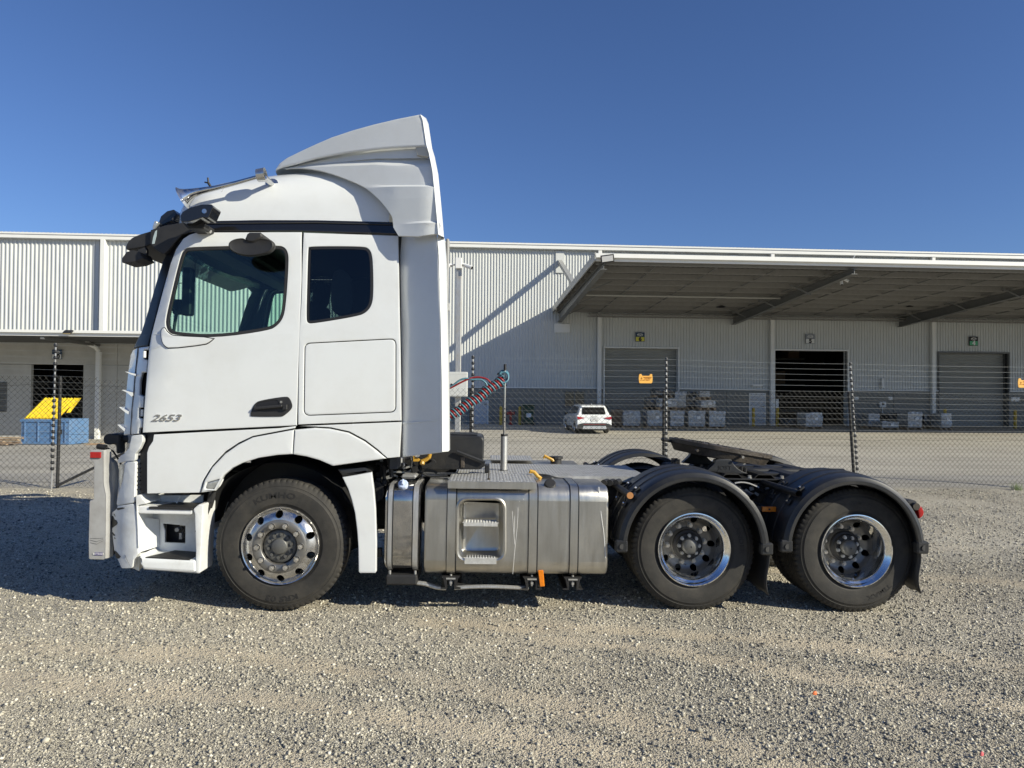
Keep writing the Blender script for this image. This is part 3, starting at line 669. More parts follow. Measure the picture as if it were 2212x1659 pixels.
# ---- left dock wall and awning
s0d, ztd = sw(68, 787); s1d, zbd = sw(178, 913.5)
n = 0
def lw(a, c, z0, z1):
    q = MB(); q.bb(a+.006, c-.006, -.01, .2, z0+.006, z1-.006); wbuild(q, 'wall_panel', DOCKW, bevel=.012)
sl_ = s0d-7.2
while sl_ > -46: lw(sl_-3, sl_, -.8, 4.16); sl_ -= 3
lw(s0d-7.2, s0d-3.6, -.8, 4.16); lw(s0d-3.6, s0d, -.8, ztd); lw(s0d-3.6, s1d+1.6, ztd, 4.16); lw(s0d, s1d, -.8, zbd); lw(s1d, s1d+1.6, -.8, ztd)
ss = s1d+1.6
while ss < SB: e = min(ss+3, SB); lw(ss, e, -.8, ztd); lw(ss, e, ztd, 4.16); ss = e
q = MB(); q.bb(s0d-2, s1d+2, 5, 5.2, -.6, 5); q.bb(s0d-2.2, s0d-2, .25, 5, -.6, 5); q.bb(s1d+2, s1d+2.2, .25, 5, -.6, 5); q.bb(s0d-2.2, s1d+2.2, .25, 5.2, 4.9, 5); q.bb(s0d-2.2, s1d+2.2, .21, 5.2, zbd-.2, zbd-.02)
wbuild(q, 'interior_room', VOID, smooth=0)
q = MB(); q.bb(s0d+.05, s1d-.05, -.24, -.02, zbd-.38, zbd-.1); wbuild(q, 'dock_bumper', BLK, bevel=.02)
for u0, u1, v0, v1, m in ((0, 13, 825, 890, STEEL),):
    o_, r_ = wbox('wall_louver', u0-20, u1, v0, v1, .06, .05, m); a_, c_, z0_, z1_ = r_
    for k in range(12): q = MB(); zz = z0_+(z1_-z0_)*(k+.5)/12; q.box(((a_+c_)/2, -.09, zz), (c_-a_-.05, .05, .02), Matrix.Rotation(.6, 3, 'X')); q.xf(MW).build('louver_blade', STEEL, o_)
AO = 4.7; AE, _ = sw(640, 720)
q = MB(); s = -45; prof = []
while s < AE: prof += [(s, 0), (s+.1, 0), (s+.12, .04), (s+.17, .04)]; s += .19
for (a_, da), (c_, dc) in zip(prof[:-1], prof[1:]): q.add([(a_, -.05, 4.30+da), (c_, -.05, 4.30+dc), (c_, -AO, 4.32+dc), (a_, -AO, 4.32+da)], [(0, 1, 2, 3)])
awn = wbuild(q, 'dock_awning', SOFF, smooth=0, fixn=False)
q = MB(); q.bb(-45, AE, -AO-.05, -AO, 4.15, 4.36); q.bb(-45, AE, -AO-.17, -AO-.052, 4.28, 4.40); q.xf(MW).build('fascia', TRIM, awn, bevel=.006)
for k in range(4): q = MB(); q.bb(-45, AE, -.6-k*1.15, -.58-k*1.15, 4.14, 4.28); q.xf(MW).build('purlin', STEEL, awn)
s = sw(219, 740)[0]-.2
for k in range(-4, 1): q = MB(); q.bb(s+k*7.4, s+k*7.4+.15, -AO+.02, -.03, 4.02, 4.138); q.xf(MW).build('rafter', STEEL, awn)
p = wpt(147, 717, AO+.25); t = thing('flood_light', 'tilted amber lit floodlight on the edge of the left dock awning', 'floodlight', p)
q = MB(); q.box(p, (.36, .06, .22), Matrix.Rotation(-.9, 3, 'X')); q.build('housing', BLK, t, bevel=.01)
q = MB(); q.box(p+Vector((0, -.03, -.028)), (.30, .012, .17), Matrix.Rotation(-.9, 3, 'X')); q.build('lens', mat('amber_lens', (.55, .40, .16), .3), t)
# bay number signs
def baysign(u0, u1, v0, v1, num, m, txt, label, frame, split=.5, out=.12):
    s0, z1 = sw(u0, v0, out); s1, z0 = sw(u1, v1, out); W_, H_ = s1-s0, z1-z0; c = wl((s0+s1)/2, out, z0)
    t = thing('bay_sign', label, 'sign', c, 'bay number signs on the warehouse wall')
    q = MB(); q.bb(s0, s1, -out, -out+.03, z0, z1); q.xf(MW).build('backboard', frame, t)
    q = MB(); q.bb(s0+.04*W_, s1-.04*W_, -out-.012, -out-.002, z0+.05*H_, z0+split*H_); q.xf(MW).build('number_plate', m, t)
    M = MW @ Matrix.Translation(((s0+s1)/2, -out-.016, z0+H_*split*.54))
    textmesh('numeral', num, H_*.62, .002, M, txt, t, bold=.018)
    q = MB(); cx, czz = (s0+s1)/2, z0+H_*(split+1)/2
    q.tube([(cx+W_*.30*cos(a), -out-.006, czz+H_*.13*sin(a)) for a in np.linspace(0, 2*pi, 20)[:-1]], .012, 5, closed=True)
    q.tube([(cx+W_*(-.26+.52*k/10), -out-.006, czz+H_*.05*sin(k*.9)) for k in range(11)], .014, 5); q.xf(MW).build('oval_emblem', SGW, t)
baysign(1373, 1392.5, 718, 738, '6', SGY, SGK, 'navy sign with yellow number 6 plate above roller door', SGB)
baysign(1740.5, 1760, 722, 742.5, '5', SGW, SGK, 'black topped sign with white number 5 plate above the open bay', mat('sign_grey', (.25, .27, .30), .5))
baysign(2094, 2112.5, 727, 747, '4', SGG, SGW, 'black topped sign with green number 4 plate above the right roller door', SGK)
baysign(112.5, 133, 755, 776, '10', SGW, SGK, 'navy sign with white number 10 plate above the left dock opening', SGB)
# ---- bollards, hydrant, bin
for (u, v0, v1, lab) in ((1082, 877.5, 915.5, 'yellow bollard left of the red hydrant'), (1123, 877.5, 916, 'yellow bollard right of the red hydrant, beside the green bin'), (1627.5, 880.5, 921, 'yellow bollard in front of the pale personnel door'),
                         (1679.5, 881, 921.5, 'yellow bollard at the left side of open bay 5'), (2041.5, 883, 925, 'yellow bollard behind the wrapped pallet at roller door 4'), (2193, 885, 924, 'yellow bollard right of roller door 4')):
    out = 1.0 if v1 < 924 else 1.3; p = wpt(u, v1, out); g = float(G(p.x, p.y)); p.z = g; ht = wpt(u, v0, out).z-g
    q = MB(); q.cyl(p, p+Vector((0, 0, ht-.04)), .075, 14); q.cyl(p+Vector((0, 0, ht-.04)), p+Vector((0, 0, ht)), .078, 14, .03)
    o = top(q.build('bollard', YBOL)); props(o, lab, 'bollard', 'yellow bollards along the warehouse wall')
p = wpt(1103, 915.5, 1.0); p.z = float(G(p.x, p.y)); t = thing('fire_hydrant', 'red standpipe fire hydrant between two yellow bollards', 'hydrant', p)
q = MB(); q.cyl(p, p+Vector((0, 0, .55)), .06, 12); q.cyl(p, p+Vector((0, 0, .04)), .13, 12); q.build('standpipe', HYD, t)
q = MB(); q.cyl(p+Vector((-.16, 0, .58)), p+Vector((.16, 0, .58)), .07, 12); q.build('outlet_head', HYD, t)
for sg in (-1, 1): q = MB(); q.cyl(p+Vector((sg*.16, 0, .58)), p+Vector((sg*.20, 0, .58)), .085, 8); q.build('outlet_cap', HYD, t)
q = MB(); q.tube([p+Vector((.09*cos(a), .0, .70+.0)) + Vector((0, .09*sin(a), 0)) for a in np.linspace(0, 2*pi, 13)[:-1]], .012, 5, closed=True); q.cyl(p+Vector((0, 0, .6)), p+Vector((0, 0, .72)), .015, 6); q.build('valve_wheel', HYD, t)
p = wpt(1141, 916.5, 1.1); p.z = float(G(p.x, p.y)); t = thing('wheelie_bin', 'dark green wheelie bin with a white sticker beside the bollard', 'bin', p)
q = MB(); q.loft([[(p.x-a*sx, p.y-b_*sy, p.z+zz) for sx, sy in ((1, 1), (-1, 1), (-1, -1), (1, -1))] for a, b_, zz in ((.22, .26, .08), (.29, .33, .95))]); q.build('bin_body', GRN, t, bevel=.02)
q = MB(); q.box((p.x, p.y, p.z+.99), (.64, .74, .08)); q.build('lid', GRN, t, bevel=.03)
for sg in (-1, 1): q = MB(); q.lathe([(.02, -.03), (.1, -.03), (.1, .03), (.02, .03)], (p.x+sg*.27, p.y+.25, p.z+.1), 14, ax='X'); q.build('wheel', BLK, t)
q = MB(); q.box((p.x+.02, p.y-.305, p.z+.5), (.24, .01, .2), Matrix.Rotation(-.08, 3, 'X')); q.build('sticker', SGW, t)
# ---- wrapped pallets
def lump(w_, d_, h, seed, layers=4):
    q = MB(); nx, ny, nz_ = 5, 5, 9; rs = random.Random(seed); ph = rs.uniform(0, 9)
    def P(i, j, k):
        x, y, z = (i/nx-.5)*w_, (j/ny-.5)*d_, k/nz_*h
        v = Vector((x*4+ph, y*4, z*5)); d = mnoise.noise(v)*.04+mnoise.noise(v*3)*.02-.018*(abs(((k/nz_*layers) % 1)-.5) > .42)
        f = Vector((x/w_, y/d_, 0)); mxx = max(abs(f.x), abs(f.y))
        s_ = 1+d*2*(mxx > .49)/max(w_, .1); return (x*s_, y*s_, z+(d if k == nz_ else 0))
    for k in range(nz_):
        for i in range(nx):
            for (a, b_) in (((i, 0), (i+1, 0)), ((i+1, ny), (i, ny))): q.add([P(*a, k), P(*b_, k), P(*b_, k+1), P(*a, k+1)], [(0, 1, 2, 3)])
        for j in range(ny):
            for (a, b_) in (((nx, j), (nx, j+1)), ((0, j+1), (0, j))): q.add([P(*a, k), P(*b_, k), P(*b_, k+1), P(*a, k+1)], [(0, 1, 2, 3)])
    for i in range(nx):
        for j in range(ny): q.add([P(i, j, nz_), P(i+1, j, nz_), P(i+1, j+1, nz_), P(i, j+1, nz_)], [(0, 1, 2, 3)])
    me = bpy.data.meshes.new('x'); me.from_pydata(q.v, [], q.f); bm = bmesh.new(); bm.from_mesh(me); bmesh.ops.remove_doubles(bm, verts=bm.verts, dist=1e-4); q.v = [tuple(v.co) for v in bm.verts]; q.f = [tuple(v.index for v in f.verts) for f in bm.faces]; bm.free(); bpy.data.meshes.remove(me)
    return q
def pallet(u0, u1, v0, v1, out, m, label, seed, ground=True, base=True, layers=4, name='wrapped_pallet', grp='wrapped pallets stacked outside the roller doors'):
    p = wpt((u0+u1)/2, v1, out); q1 = wpt(u1, v0, out); q0 = wpt(u0, v0, out); w_ = q1.x-q0.x; z1 = q1.z
    z0 = float(G(p.x, p.y)) if ground else p.z; h = max(.2, z1-z0); d_ = min(1.1, max(.7, w_*1.1)); p = Vector((p.x, p.y, z0))
    t = thing(name, label, 'pallet load', p, grp); R = Matrix.Translation(p) @ Matrix.Rotation(TH+random.uniform(-.06, .06), 4, 'Z'); bh = .13 if base else 0
    q = lump(w_*.96, d_, h-bh, seed, layers); q.xf(R @ Matrix.Translation((0, 0, bh))); q.build('wrapped_load', m, t, smooth=50)
    if base:
        q = MB()
        for k in range(5): q.box((0, -d_/2+d_*(k+.5)/5, .12), (w_*1.06, d_/7, .018))
        for k in (-1, 0, 1): q.box((k*w_*.46, 0, .06), (.09, d_, .09))
        q.box((0, -d_/2+.05, .01), (w_*1.06, .09, .018)); q.xf(R); q.build('pallet_base', WOOD, t)
    if seed % 2 == 0:
        q = MB(); q.box((w_*.1, -d_/2-.035, h*.62), (.16, .004, .12)); q.xf(R); q.build('paper_label', SGW, t)
P_ = [(1342, 1378.5, 886, 923, 2.9, WRAP, 'single wrapped pallet just right of the brown cartons and the white car', 1, 1),
      (1394, 1429, 886, 926, 3.1, WRAP, 'wrapped ground pallet, leftmost of the four under the stacked pallets', 2, 1),
      (1442, 1473, 887, 926, 3.1, WRAP, 'wrapped ground pallet, second from left under the stacked pallets', 3, 1),
      (1482, 1517.5, 886, 926, 3.1, WRAP, 'wrapped ground pallet, third from left under the stacked pallets', 4, 1),
      (1524.5, 1560, 887, 927, 3.1, WRAP, 'wrapped ground pallet at the right end of the stacked row', 5, 1),
      (1417.5, 1456, 860, 885, 3.0, WRAP, 'wrapped pallet with visible wooden base on the second tier, left', 6, 0),
      (1453.5, 1478, 845, 886, 2.5, WRAP, 'tall wrapped load on the second tier between the two wooden pallets', 7, 0),
      (1507, 1540, 864, 886, 3.1, WRAP, 'white papered load on wooden pallet in the middle of the right stack', 8, 0),
      (1507, 1530.5, 844, 863.5, 3.1, WRAP, 'small wrapped load topping the right stack', 9, 0),
      (1410, 1446, 840, 860, 2.4, WRAPD, 'dark wrapped load at the top of the left stack', 10, 0),
      (1394, 1416, 858, 885, 2.5, WRAPD, 'dark wrapped load on the second tier at the far left', 11, 0),
      (1479, 1506, 846, 885, 2.3, WRAPD, 'dark wrapped load between the middle and right stacks', 12, 0),
      (1730, 1767, 890, 926, 2.6, WRAP, 'wrapped pallet with paper label standing before open bay 5', 14, 1),
      (1693, 1729, 902, 924, 1.6, WRAPD, 'low dark wrapped pallet left of the one before open bay 5', 13, 1),
      (1868, 1892, 892, 924, 2.2, WRAP, 'wrapped load left of the meter box, tilting slightly', 15, 1),
      (1894, 1930, 909, 928, 3.0, WRAP, 'low pallet of white wrapped sacks below the meter box', 16, 1),
      (1948.5, 1981, 888, 927, 2.8, WRAP, 'tall wrapped pallet with red labels between meter box and door 4', 18, 1),
      (2021.5, 2046, 892, 927, 2.8, WRAP, 'wrapped pallet with red and white label at the left of roller door 4', 20, 1),
      (1906, 1945, 892, 925, 1.8, WRAPD, 'dark wrapped pallet behind the low sacks', 17, 1),
      (1983, 2019, 894, 925, 2.0, WRAPD, 'dark wrapped pallet between the red labelled pallet and door 4', 19, 1)]
for (u0, u1, v0, v1, out, m, lab, sd, g) in P_: pallet(u0, u1, v0, v1, out, m, lab, sd, bool(g), layers=3+sd % 3)
pallet(1321, 1343, 884, 922, 2.6, CARDB, 'stack of brown cartons right behind the white car', 31, True, True, 3, 'carton_stack', None)
# ---- left: dumpster, timber, pole
p = at(97, 961, 28.2); p.z = float(G(p.x, p.y)); t = thing('dumpster', 'blue steel dumpster with a sloping yellow ribbed lid', 'dumpster', p)
sc1 = 28.2/FPX; w_ = 104*sc1; hh = 56*sc1; d_ = 1.3
q = MB(); 
for (x0, x1, y0, y1, z0, z1) in ((-w_/2, w_/2, 0, .05, .08, hh), (-w_/2, w_/2, d_-.05, d_, .08, hh), (-w_/2, -w_/2+.05, .05, d_-.05, .08, hh), (w_/2-.05, w_/2, .05, d_-.05, .08, hh), (-w_/2, w_/2, 0, d_, .02, .08)): q.bb(p.x+x0, p.x+x1, p.y+y0, p.y+y1, p.z+z0, p.z+z1)
q.bb(p.x-w_/2-.03, p.x+w_/2+.03, p.y-.04, p.y-.001, p.z+hh-.12, p.z+hh); q.bb(p.x-w_/2-.02, p.x+w_/2+.02, p.y-.04, p.y-.001, p.z+.03, p.z+.12)
q.build('bin_body', BLUE, t, bevel=.008)
for k in range(4): xk = -w_/2+.15+k*(w_-.3)/3; q = MB(); q.bb(p.x+xk-.03, p.x+xk+.03, p.y-.035, p.y-.002, p.z+.12, p.z+hh-.12); q.build('stiffening_rib', BLUE, t, bevel=.005)
q = MB(); q.bb(p.x+.62, p.x+.70, p.y-.08, p.y-.036, p.z+.45, p.z+.62); q.build('lift_hook', BLK, t)
q = MB(); n = 10; xa, xb = -w_/2+.1, w_/2-.5; rows = []
for k in range(n*2+1):
    f = k/(n*2); xx = xa+(xb-xa)*f; dz = .035 if k % 2 else 0
    rows.append([(p.x+xx, p.y+.02, p.z+hh+.02+dz), (p.x+xx+.30, p.y+.75, p.z+hh+.82+dz)])
q.loft(rows, closed=False, caps=False); lid = q.build('lid', YLID, t, smooth=0)
q = MB(); q.add([(p.x+xa-.01, p.y+.03, p.z+hh), (p.x+xb+.02, p.y+.03, p.z+hh), (p.x+xb+.32, p.y+.79, p.z+hh+.8), (p.x+xa+.29, p.y+.79, p.z+hh+.8)], [(0, 1, 2, 3)])
q.add([(p.x+xb+.3, p.y+.72, p.z+hh+.84), (p.x+xb+.52, p.y+.72, p.z+hh+.84), (p.x+xb+.25, p.y+.45, p.z+hh+.25), (p.x+xb+.12, p.y+.4, p.z+hh+.25)], [(0, 1, 2, 3)]); q.build('lid_flap', YLID, t, smooth=0)
for sx in (-w_/2+.15, w_/2-.15): q = MB(); q.lathe([(.02, -.03), (.08, -.03), (.08, .03), (.02, .03)], (p.x+sx, p.y+.1, p.z+.08), 14, ax='X'); q.build('castor', BLK, t)
p = at(8, 965, 27.5); p.z = float(G(p.x, p.y)); t = thing('timber_pallet_pile', 'low pile of broken brown timber pallets left of the blue dumpster', 'timber', p)
for k in range(9): q = MB(); q.box(p+Vector((random.uniform(-.3, .3), random.uniform(-.3, .3), .04+k*.035)), (1.2, .1, .025), Matrix.Rotation(random.uniform(-.5, .5), 3, 'Z')); q.build('plank', WOOD, t)
p = at(196, 962, 28); p.z = float(G(p.x, p.y)); t = thing('loose_planks', 'short brown planks lying on concrete near the downpipe', 'timber', p)
for k in range(3): q = MB(); q.box(p+Vector((k*.06, k*.1, .02+k*.02)), (.55, .09, .025), Matrix.Rotation(.1*k, 3, 'Z')); q.build('plank', WOOD, t)
# camera pole with control box
p = at(988.5, 941, 26.5); p.z = float(G(p.x, p.y)); t = thing('camera_pole', 'weathered square steel pole with two security cameras and a pale control box', 'pole', p)
zt = at(988.5, 575, 26.5).z
q = MB(); q.box((p.x, p.y, (p.z+zt)/2), (.21, .21, zt-p.z)); q.build('mast', GALV, t, bevel=.02)
PCB = mat('pale_control_box_paint', (.55, .56, .54), .5, var=.03)
a_, b_ = at(970, 803.5, 26.3), at(1010, 857, 26.3); q = MB(); q.bb(a_.x, b_.x, 26.05, 26.36, b_.z, a_.z); bx_ = q.build('control_box', PCB, t, bevel=.015)
q = MB(); q.cyl((a_.x+.12, 26.05, b_.z+.45), (a_.x+.12, 26.02, b_.z+.45), .035, 10); q.build('lock', SGK, bx_)
a_, b_ = at(984, 557, 26.3), at(997.5, 580, 26.3); q = MB(); q.bb(a_.x, b_.x, 26.25, 26.42, b_.z, a_.z); q.build('junction_box', SGW, t, bevel=.01)
for u, d in ((965.5, (-1, -.5, -.35)), (1009.5, (1, -.5, -.42))): c = at(u, 575, 26.3); cctv(t, c, d, l=.42, r=.075); q = MB(); q.tube([c, Vector((p.x, 26.3, c.z+.08))], .03, 6); q.build('camera_arm', GALV, t)

# ============================================================ FENCE
FN = thing('chain_link_fence', 'black chain link fence topped by many strands of electric wire along the concrete yard', 'fence', (0, 13.35, 0))
def mt(X): return np.interp(X, [-8, -.5, 14], [2.02, 1.87, 1.86])      # top of mesh
def pt_(X): return np.interp(X, [-8, -.5, 14], [2.66, 2.51, 2.45])
fx0, fx1, pp = -13.5, 17.0, .0515
nW = int((fx1-fx0)/pp); V_ = []; F_ = []
for i in range(nW):
    xc = fx0+i*pp; z0 = float(zf(xc))+.03; z1 = float(mt(xc)); nk = int((z1-z0)/pp); pts = []
    for k in range(nk+1):
        x = xc+(pp*.5 if (k+i) % 2 else -pp*.5)*.98; pts.append((x, float(yf(x))+(.004 if k % 2 else -.004), float(z0)+k*pp))
    pts.append((xc+random.uniform(-.006, .006), float(yf(xc)), pts[-1][2]+.035))
    b0 = len(V_)
    for (x, y, z) in pts:
        for a in (0, 2.09, 4.19): V_.append((x+.0035*cos(a), y+.0035*sin(a), z))
    for k in range(len(pts)-1):
        for m in range(3): m2 = (m+1) % 3; F_.append((b0+k*3+m, b0+k*3+m2, b0+k*3+3+m2, b0+k*3+3+m))
q = MB(); q.v, q.f = V_, F_; q.build('wire_mesh', FWIRE, FN, smooth=0, fixn=False)
for zz in (None, .98, .12):
    q = MB(); pts = []
    for x in np.arange(fx0, fx1, .12):
        z = (float(mt(x))-.13 if zz is None else zz-.006*x)+.012*sin(x*5.1)+.008*sin(x*2.3+1); pts.append((x, float(yf(x))-.01, z))
    q.tube(pts, .003, 4); q.build('tension_wire', FWIRE, FN, smooth=0)
# posts: (u at top, v) .. (u bottom, v)
posts = []
for (ut, vt, ub, vb) in ((124.5, 742, 115.5, 1049), (1022, 768, 1020.3, 1000), (1438.5, 773, 1438, 1000), (1834, 783, 1850, 1031), (572, 755, 570, 1050), (2262, 790, 2268, 1050)):
    X = -9.; 
    yb = yt = 13.0
    for _ in range(20): yb = yf(at(ub, vb, yb).x); yt = yf(at(ut, vt, yt).x)
    B_, T_ = at(ub, vb, yb), at(ut, vt, yt); d = (T_-B_); k = (float(zf(B_.x))-.05-B_.z)/d.z; B_ = B_+d*k; posts.append((B_, T_))
for i, (B_, T_) in enumerate(posts):
    d = (T_-B_); L_ = d.length; d.normalize(); off = Vector((-.035 if i != 0 else .05, .03, 0))
    q = MB(); kk = (float(mt(B_.x))-B_.z)/d.z; q.tube([B_+off, B_+off+d*kk], .028, 10); q.tube([B_+off+d*kk, B_+off+d*(kk+.03)], [.03, .012], 10)
    po = q.build('fence_post', BLK, FN)
    q = MB(); q.tube([B_+Vector((0, -.05, 0)), T_+Vector((0, -.05, 0))], .0135, 8); rod = q.build('electric_rod', GALV, FN)
    n = 21
    for k in range(n):
        c = T_-d*(.035+k*.1085)+Vector((0, -.05, 0))
        if (c-B_).dot(d) < .15: break
        q = MB(); q.lathe([(.012, -.03), (.026, -.028), (.030, -.01), (.030, .01), (.026, .028), (.012, .03)], c, 8, ax='Z'); q.tube([c, c+Vector((.035 if i else -.035, -.0, 0))], .012, 5); q.build('insulator', SGK, rod, smooth=50)
order = sorted(posts, key=lambda p: p[1].x)
for k in range(20):
    pts = [(fx0, float(yf(fx0))-.1, 2.72-.1085*k)]
    for (B_, T_) in order:
        d = (T_-B_).normalized(); c = T_-d*(.035+k*.1085)+Vector((.03, -.08, 0)); pts.append(tuple(c))
    pts.append((fx1, float(yf(fx1))-.1, pts[-1][2]-.02)); pp_ = []
    for a_, c_ in zip(pts[:-1], pts[1:]):
        for j in range(6): t = j/6; pp_.append((a_[0]+(c_[0]-a_[0])*t, a_[1]+(c_[1]-a_[1])*t, a_[2]+(c_[2]-a_[2])*t-.012*4*t*(1-t)*(1+.3*sin(k*3))))
    pp_.append(pts[-1]); q = MB(); q.tube(pp_, .0013, 4); q.build('electric_wire', FWIRB, FN, smooth=0)
B_ = posts[0][0]; a_, c_ = at(122, 1050, 12.5), at(206, 1008, 12.9); c_.y += 0; q = MB(); q.tube([a_, c_+Vector((.5, .05, .25))], .024, 8); q.build('brace_rail', BLK, FN)
# electric warning signs hooked on the wires
def esign(u, v, label):
    y = 13.0
    for _ in range(20): y = yf(at(u, v, y).x)-.12
    c = at(u, v, y); sc = y/FPX; t = thing('warning_sign', label, 'sign', c, 'amber warning signs hanging on the electric wires')
    out = [(-14, -8.5), (-12.5, -10), (12.5, -10), (14.5, -8), (15, 0), (14.5, 6), (14, 10), (9.5, 10), (8, 6.2), (-7.5, 6.2), (-9, 10), (-13.5, 10), (-14.5, 6), (-15, 0)]
    o = plate('sign_board', rnd([(c.x+a*sc, c.z+b_*sc) for a, b_ in out], .008), [], y, .012, SGA, t, bevel=.003)
    TXT = mat('faded_print', (.50, .22, .03), .6) if 'faded_print' not in MATS else MATS['faded_print']
    q = MB()
    for (x0, x1, z0, z1) in ((-12, -3, -3.6, -2.6), (-4, -2, -4.2, -2.0), (-9, -8, -1.5, 3), (-10.5, -6.5, .6, 1.4)): q.bb(c.x+x0*sc, c.x+x1*sc, y-.004, y-.001, c.z+z0*sc, c.z+z1*sc)
    q.build('pictogram', TXT, t)
    for s_, zz, sz in (('WARNING', 2.6, 3.6), ('ELECTRIC', -.2, 3.0), ('FENCE', -3.2, 3.0)): textmesh('lettering', s_, sz*sc, .001, Matrix.Translation((c.x+4.6*sc, y-.003, c.z+zz*sc)), TXT, t)
esign(1394.7, 818, 'amber electric fence warning sign hanging before roller door 6'); esign(2214, 827.5, 'amber electric fence warning sign cut by the right picture edge')
# weed tuft at the concrete edge, bits on the gravel
GR = mat('weed_green', (.07, .11, .03), .7, var=.3)
p = at(2196, 1056, 14.2); p.z = float(G(p.x, p.y)); q = MB()
for k in range(60):
    a = random.uniform(0, 6.28); r = random.uniform(0, .1); b0 = p+Vector((r*cos(a), r*sin(a), 0)); t_ = b0+Vector((random.uniform(-.07, .07), random.uniform(-.07, .07), random.uniform(.08, .2))); sd = Vector((.006, .003, 0))
    q.add([b0-sd, b0+sd, t_], [(0, 1, 2)])
o = top(q.build('weed_tuft', GR, None, smooth=0, fixn=False)); props(o, 'small green weed tuft at the fence base, far right', 'weed')
def chip(u, v, c, lab, r=.012):
    Y = 3.5
    for _ in range(30): Y = Y+(at(u, v, Y).z)*1.5 if abs(at(u, v, Y).z) > 1e-4 else Y
    p = at(u, v, Y); q = MB(); q.lathe([(.001, .014), (r*.6, .012), (r, .004), (r*.9, -.006)], (p.x, p.y, .006), 9, ax='Z'); q.xf(Matrix.Translation((p.x, p.y, 0)) @ Matrix.Rotation(.4, 4, 'Z') @ Matrix.Diagonal((1.4, .8, 1, 1)) @ Matrix.Translation((-p.x, -p.y, 0)))
    o = top(q.build('plastic_scrap', c)); props(o, lab, 'litter')
chip(1760, 1500, mat('orange_scrap', (.75, .18, .05), .5), 'small orange scrap lying on the gravel, right foreground'); chip(2025+96, 1632, mat('pink_scrap', (.7, .15, .16), .5), 'tiny pink scrap on the gravel at lower right', .008)

# ============================================================ WHITE CAR
CL, CWd = 4.7, 1.9
car = thing('parked_car', 'white SUV with dark windows parked facing the warehouse, seen from behind', 'car', (0, 0, 0))
def cprof(p): return [(a, b_) for a, b_ in p]
body = [(0, .42), (.02, .62), (.05, .98), (.16, 1.10), (1.0, 1.13), (3.2, 1.10), (4.2, .98), (4.6, .80), (4.68, .5), (4.6, .3), (4.35, .26), (4.28, .5), (4.1, .68), (3.85, .74), (3.6, .68), (3.42, .5), (3.35, .26), (1.42, .26), (1.35, .5), (1.17, .68), (.92, .74), (.67, .68), (.49, .5), (.42, .3), (.1, .3)]
# local frame: length along +Y from the tail (0), X across
def lofted(sections, m, name, par):          # sections: (y, z0, z1, half width bottom, half width top, r)
    q = MB(); rings = []
    for (y, z0, z1, wb, wt, r) in sections:
        ring = rnd([(-wb, z0), (wb, z0), (wt, z1), (-wt, z1)], r, 4); rings.append([(a, y, b_) for a, b_ in ring])
    q.loft(rings); return q.build(name, m, par, smooth=50)
hw = CWd/2
def carplate(name, prof, x0, x1, m, bevel, par=None):
    o = plate(name, prof, [], 0, x1-x0, m, None, bevel=bevel, smooth=45)
    o.data.transform(Matrix(((0, 1, 0, x0), (1, 0, 0, 0), (0, 0, 1, 0), (0, 0, 0, 1)))); o.data.flip_normals(); o.parent = par or car; return o
cb = carplate('body', rnd(body, .06, 3), -hw, hw, CARW, .06)
green = [(.14, 1.06), (.32, 1.42), (.46, 1.62), (.9, 1.70), (2.2, 1.70), (2.7, 1.62), (3.45, 1.12)]
q = MB()
vs_l = [(-(hw-.06-.22*max(0, b_-1.06)/.6), a, b_) for a, b_ in green]; vs_r = [(-x, y, z) for x, y, z in vs_l]
q.loft([vs_l, vs_r]); q.build('cabin_shell', CARW, car, bevel=.05, bseg=3, smooth=50)
def cq(name, pts, m, par=car): q = MB(); q.add(pts, [tuple(range(len(pts)))]); return q.build(name, m, par, smooth=0, fixn=False)
def carplane(y, z, off=.006): return (y, z)
# rear window (slightly proud of the tailgate), tail lamps, plate, bumper
def rr(x0, x1, z0, z1, r=.04): return rnd([(x0, z0), (x1, z0), (x1, z1), (x0, z1)], r, 3)
def rearpane(name, poly, y0, slope, zref, dep, m, par=car):
    o = plate(name, poly, [], 0, dep, m, None, bevel=.008)
    for v in o.data.vertices: v.co.y += y0+slope*(v.co.z-zref)
    o.parent = par; return o
rearpane('rear_window', rnd([(-.66, 1.14), (.66, 1.14), (.60, 1.53), (-.60, 1.53)], .07), .125, .52, 1.09, .05, GLOSS)
rearpane('rear_spoiler', rnd([(-.66, 1.56), (.66, 1.56), (.64, 1.64), (-.64, 1.64)], .02), .30, .3, 1.56, .22, CARW)
for sg in (-1, 1):
    rearpane('tail_light', rnd([(sg*.93, 1.02), (sg*.93, .86), (sg*.80, .86), (sg*.55, .93), (sg*.55, .96)], .015), -.004, .1, .9, .2, RED)
rearpane('garnish_strip', [(-.55, .94), (.55, .94), (.55, .952), (-.55, .952)], .03, .1, .9, .03, STEEL)
npl = rearpane('number_plate', rr(-.19, .19, .76, .89, .012), .012, .08, .82, .03, SGW)
pf = rearpane('plate_frame', rr(-.205, .205, .745, .905, .015), .020, .08, .82, .03, SGK)
rearpane('rear_bumper', rnd([(-.93, .30), (.93, .30), (.93, .52), (.80, .60), (.62, .64), (-.62, .64), (-.80, .60), (-.93, .52)], .03), -.045, .06, .5, .3, BLK)
rearpane('skid_plate', rnd([(-.66, .30), (.66, .30), (.60, .47), (-.60, .47)], .03), -.065, .03, .4, .1, mat('silver_trim', (.62, .62, .60), .3, .6))
rearpane('bumper_reflector', [(-.6, .555), (.6, .555), (.6, .585), (-.6, .585)], -.055, .06, .5, .03, mat('dull_red_strip', (.22, .03, .03), .3))
textmesh('tailgate_lettering', 'KIA', .1, .003, Matrix.Translation((0, .03, 1.02)), STEEL, None, sx=1.5).parent = car
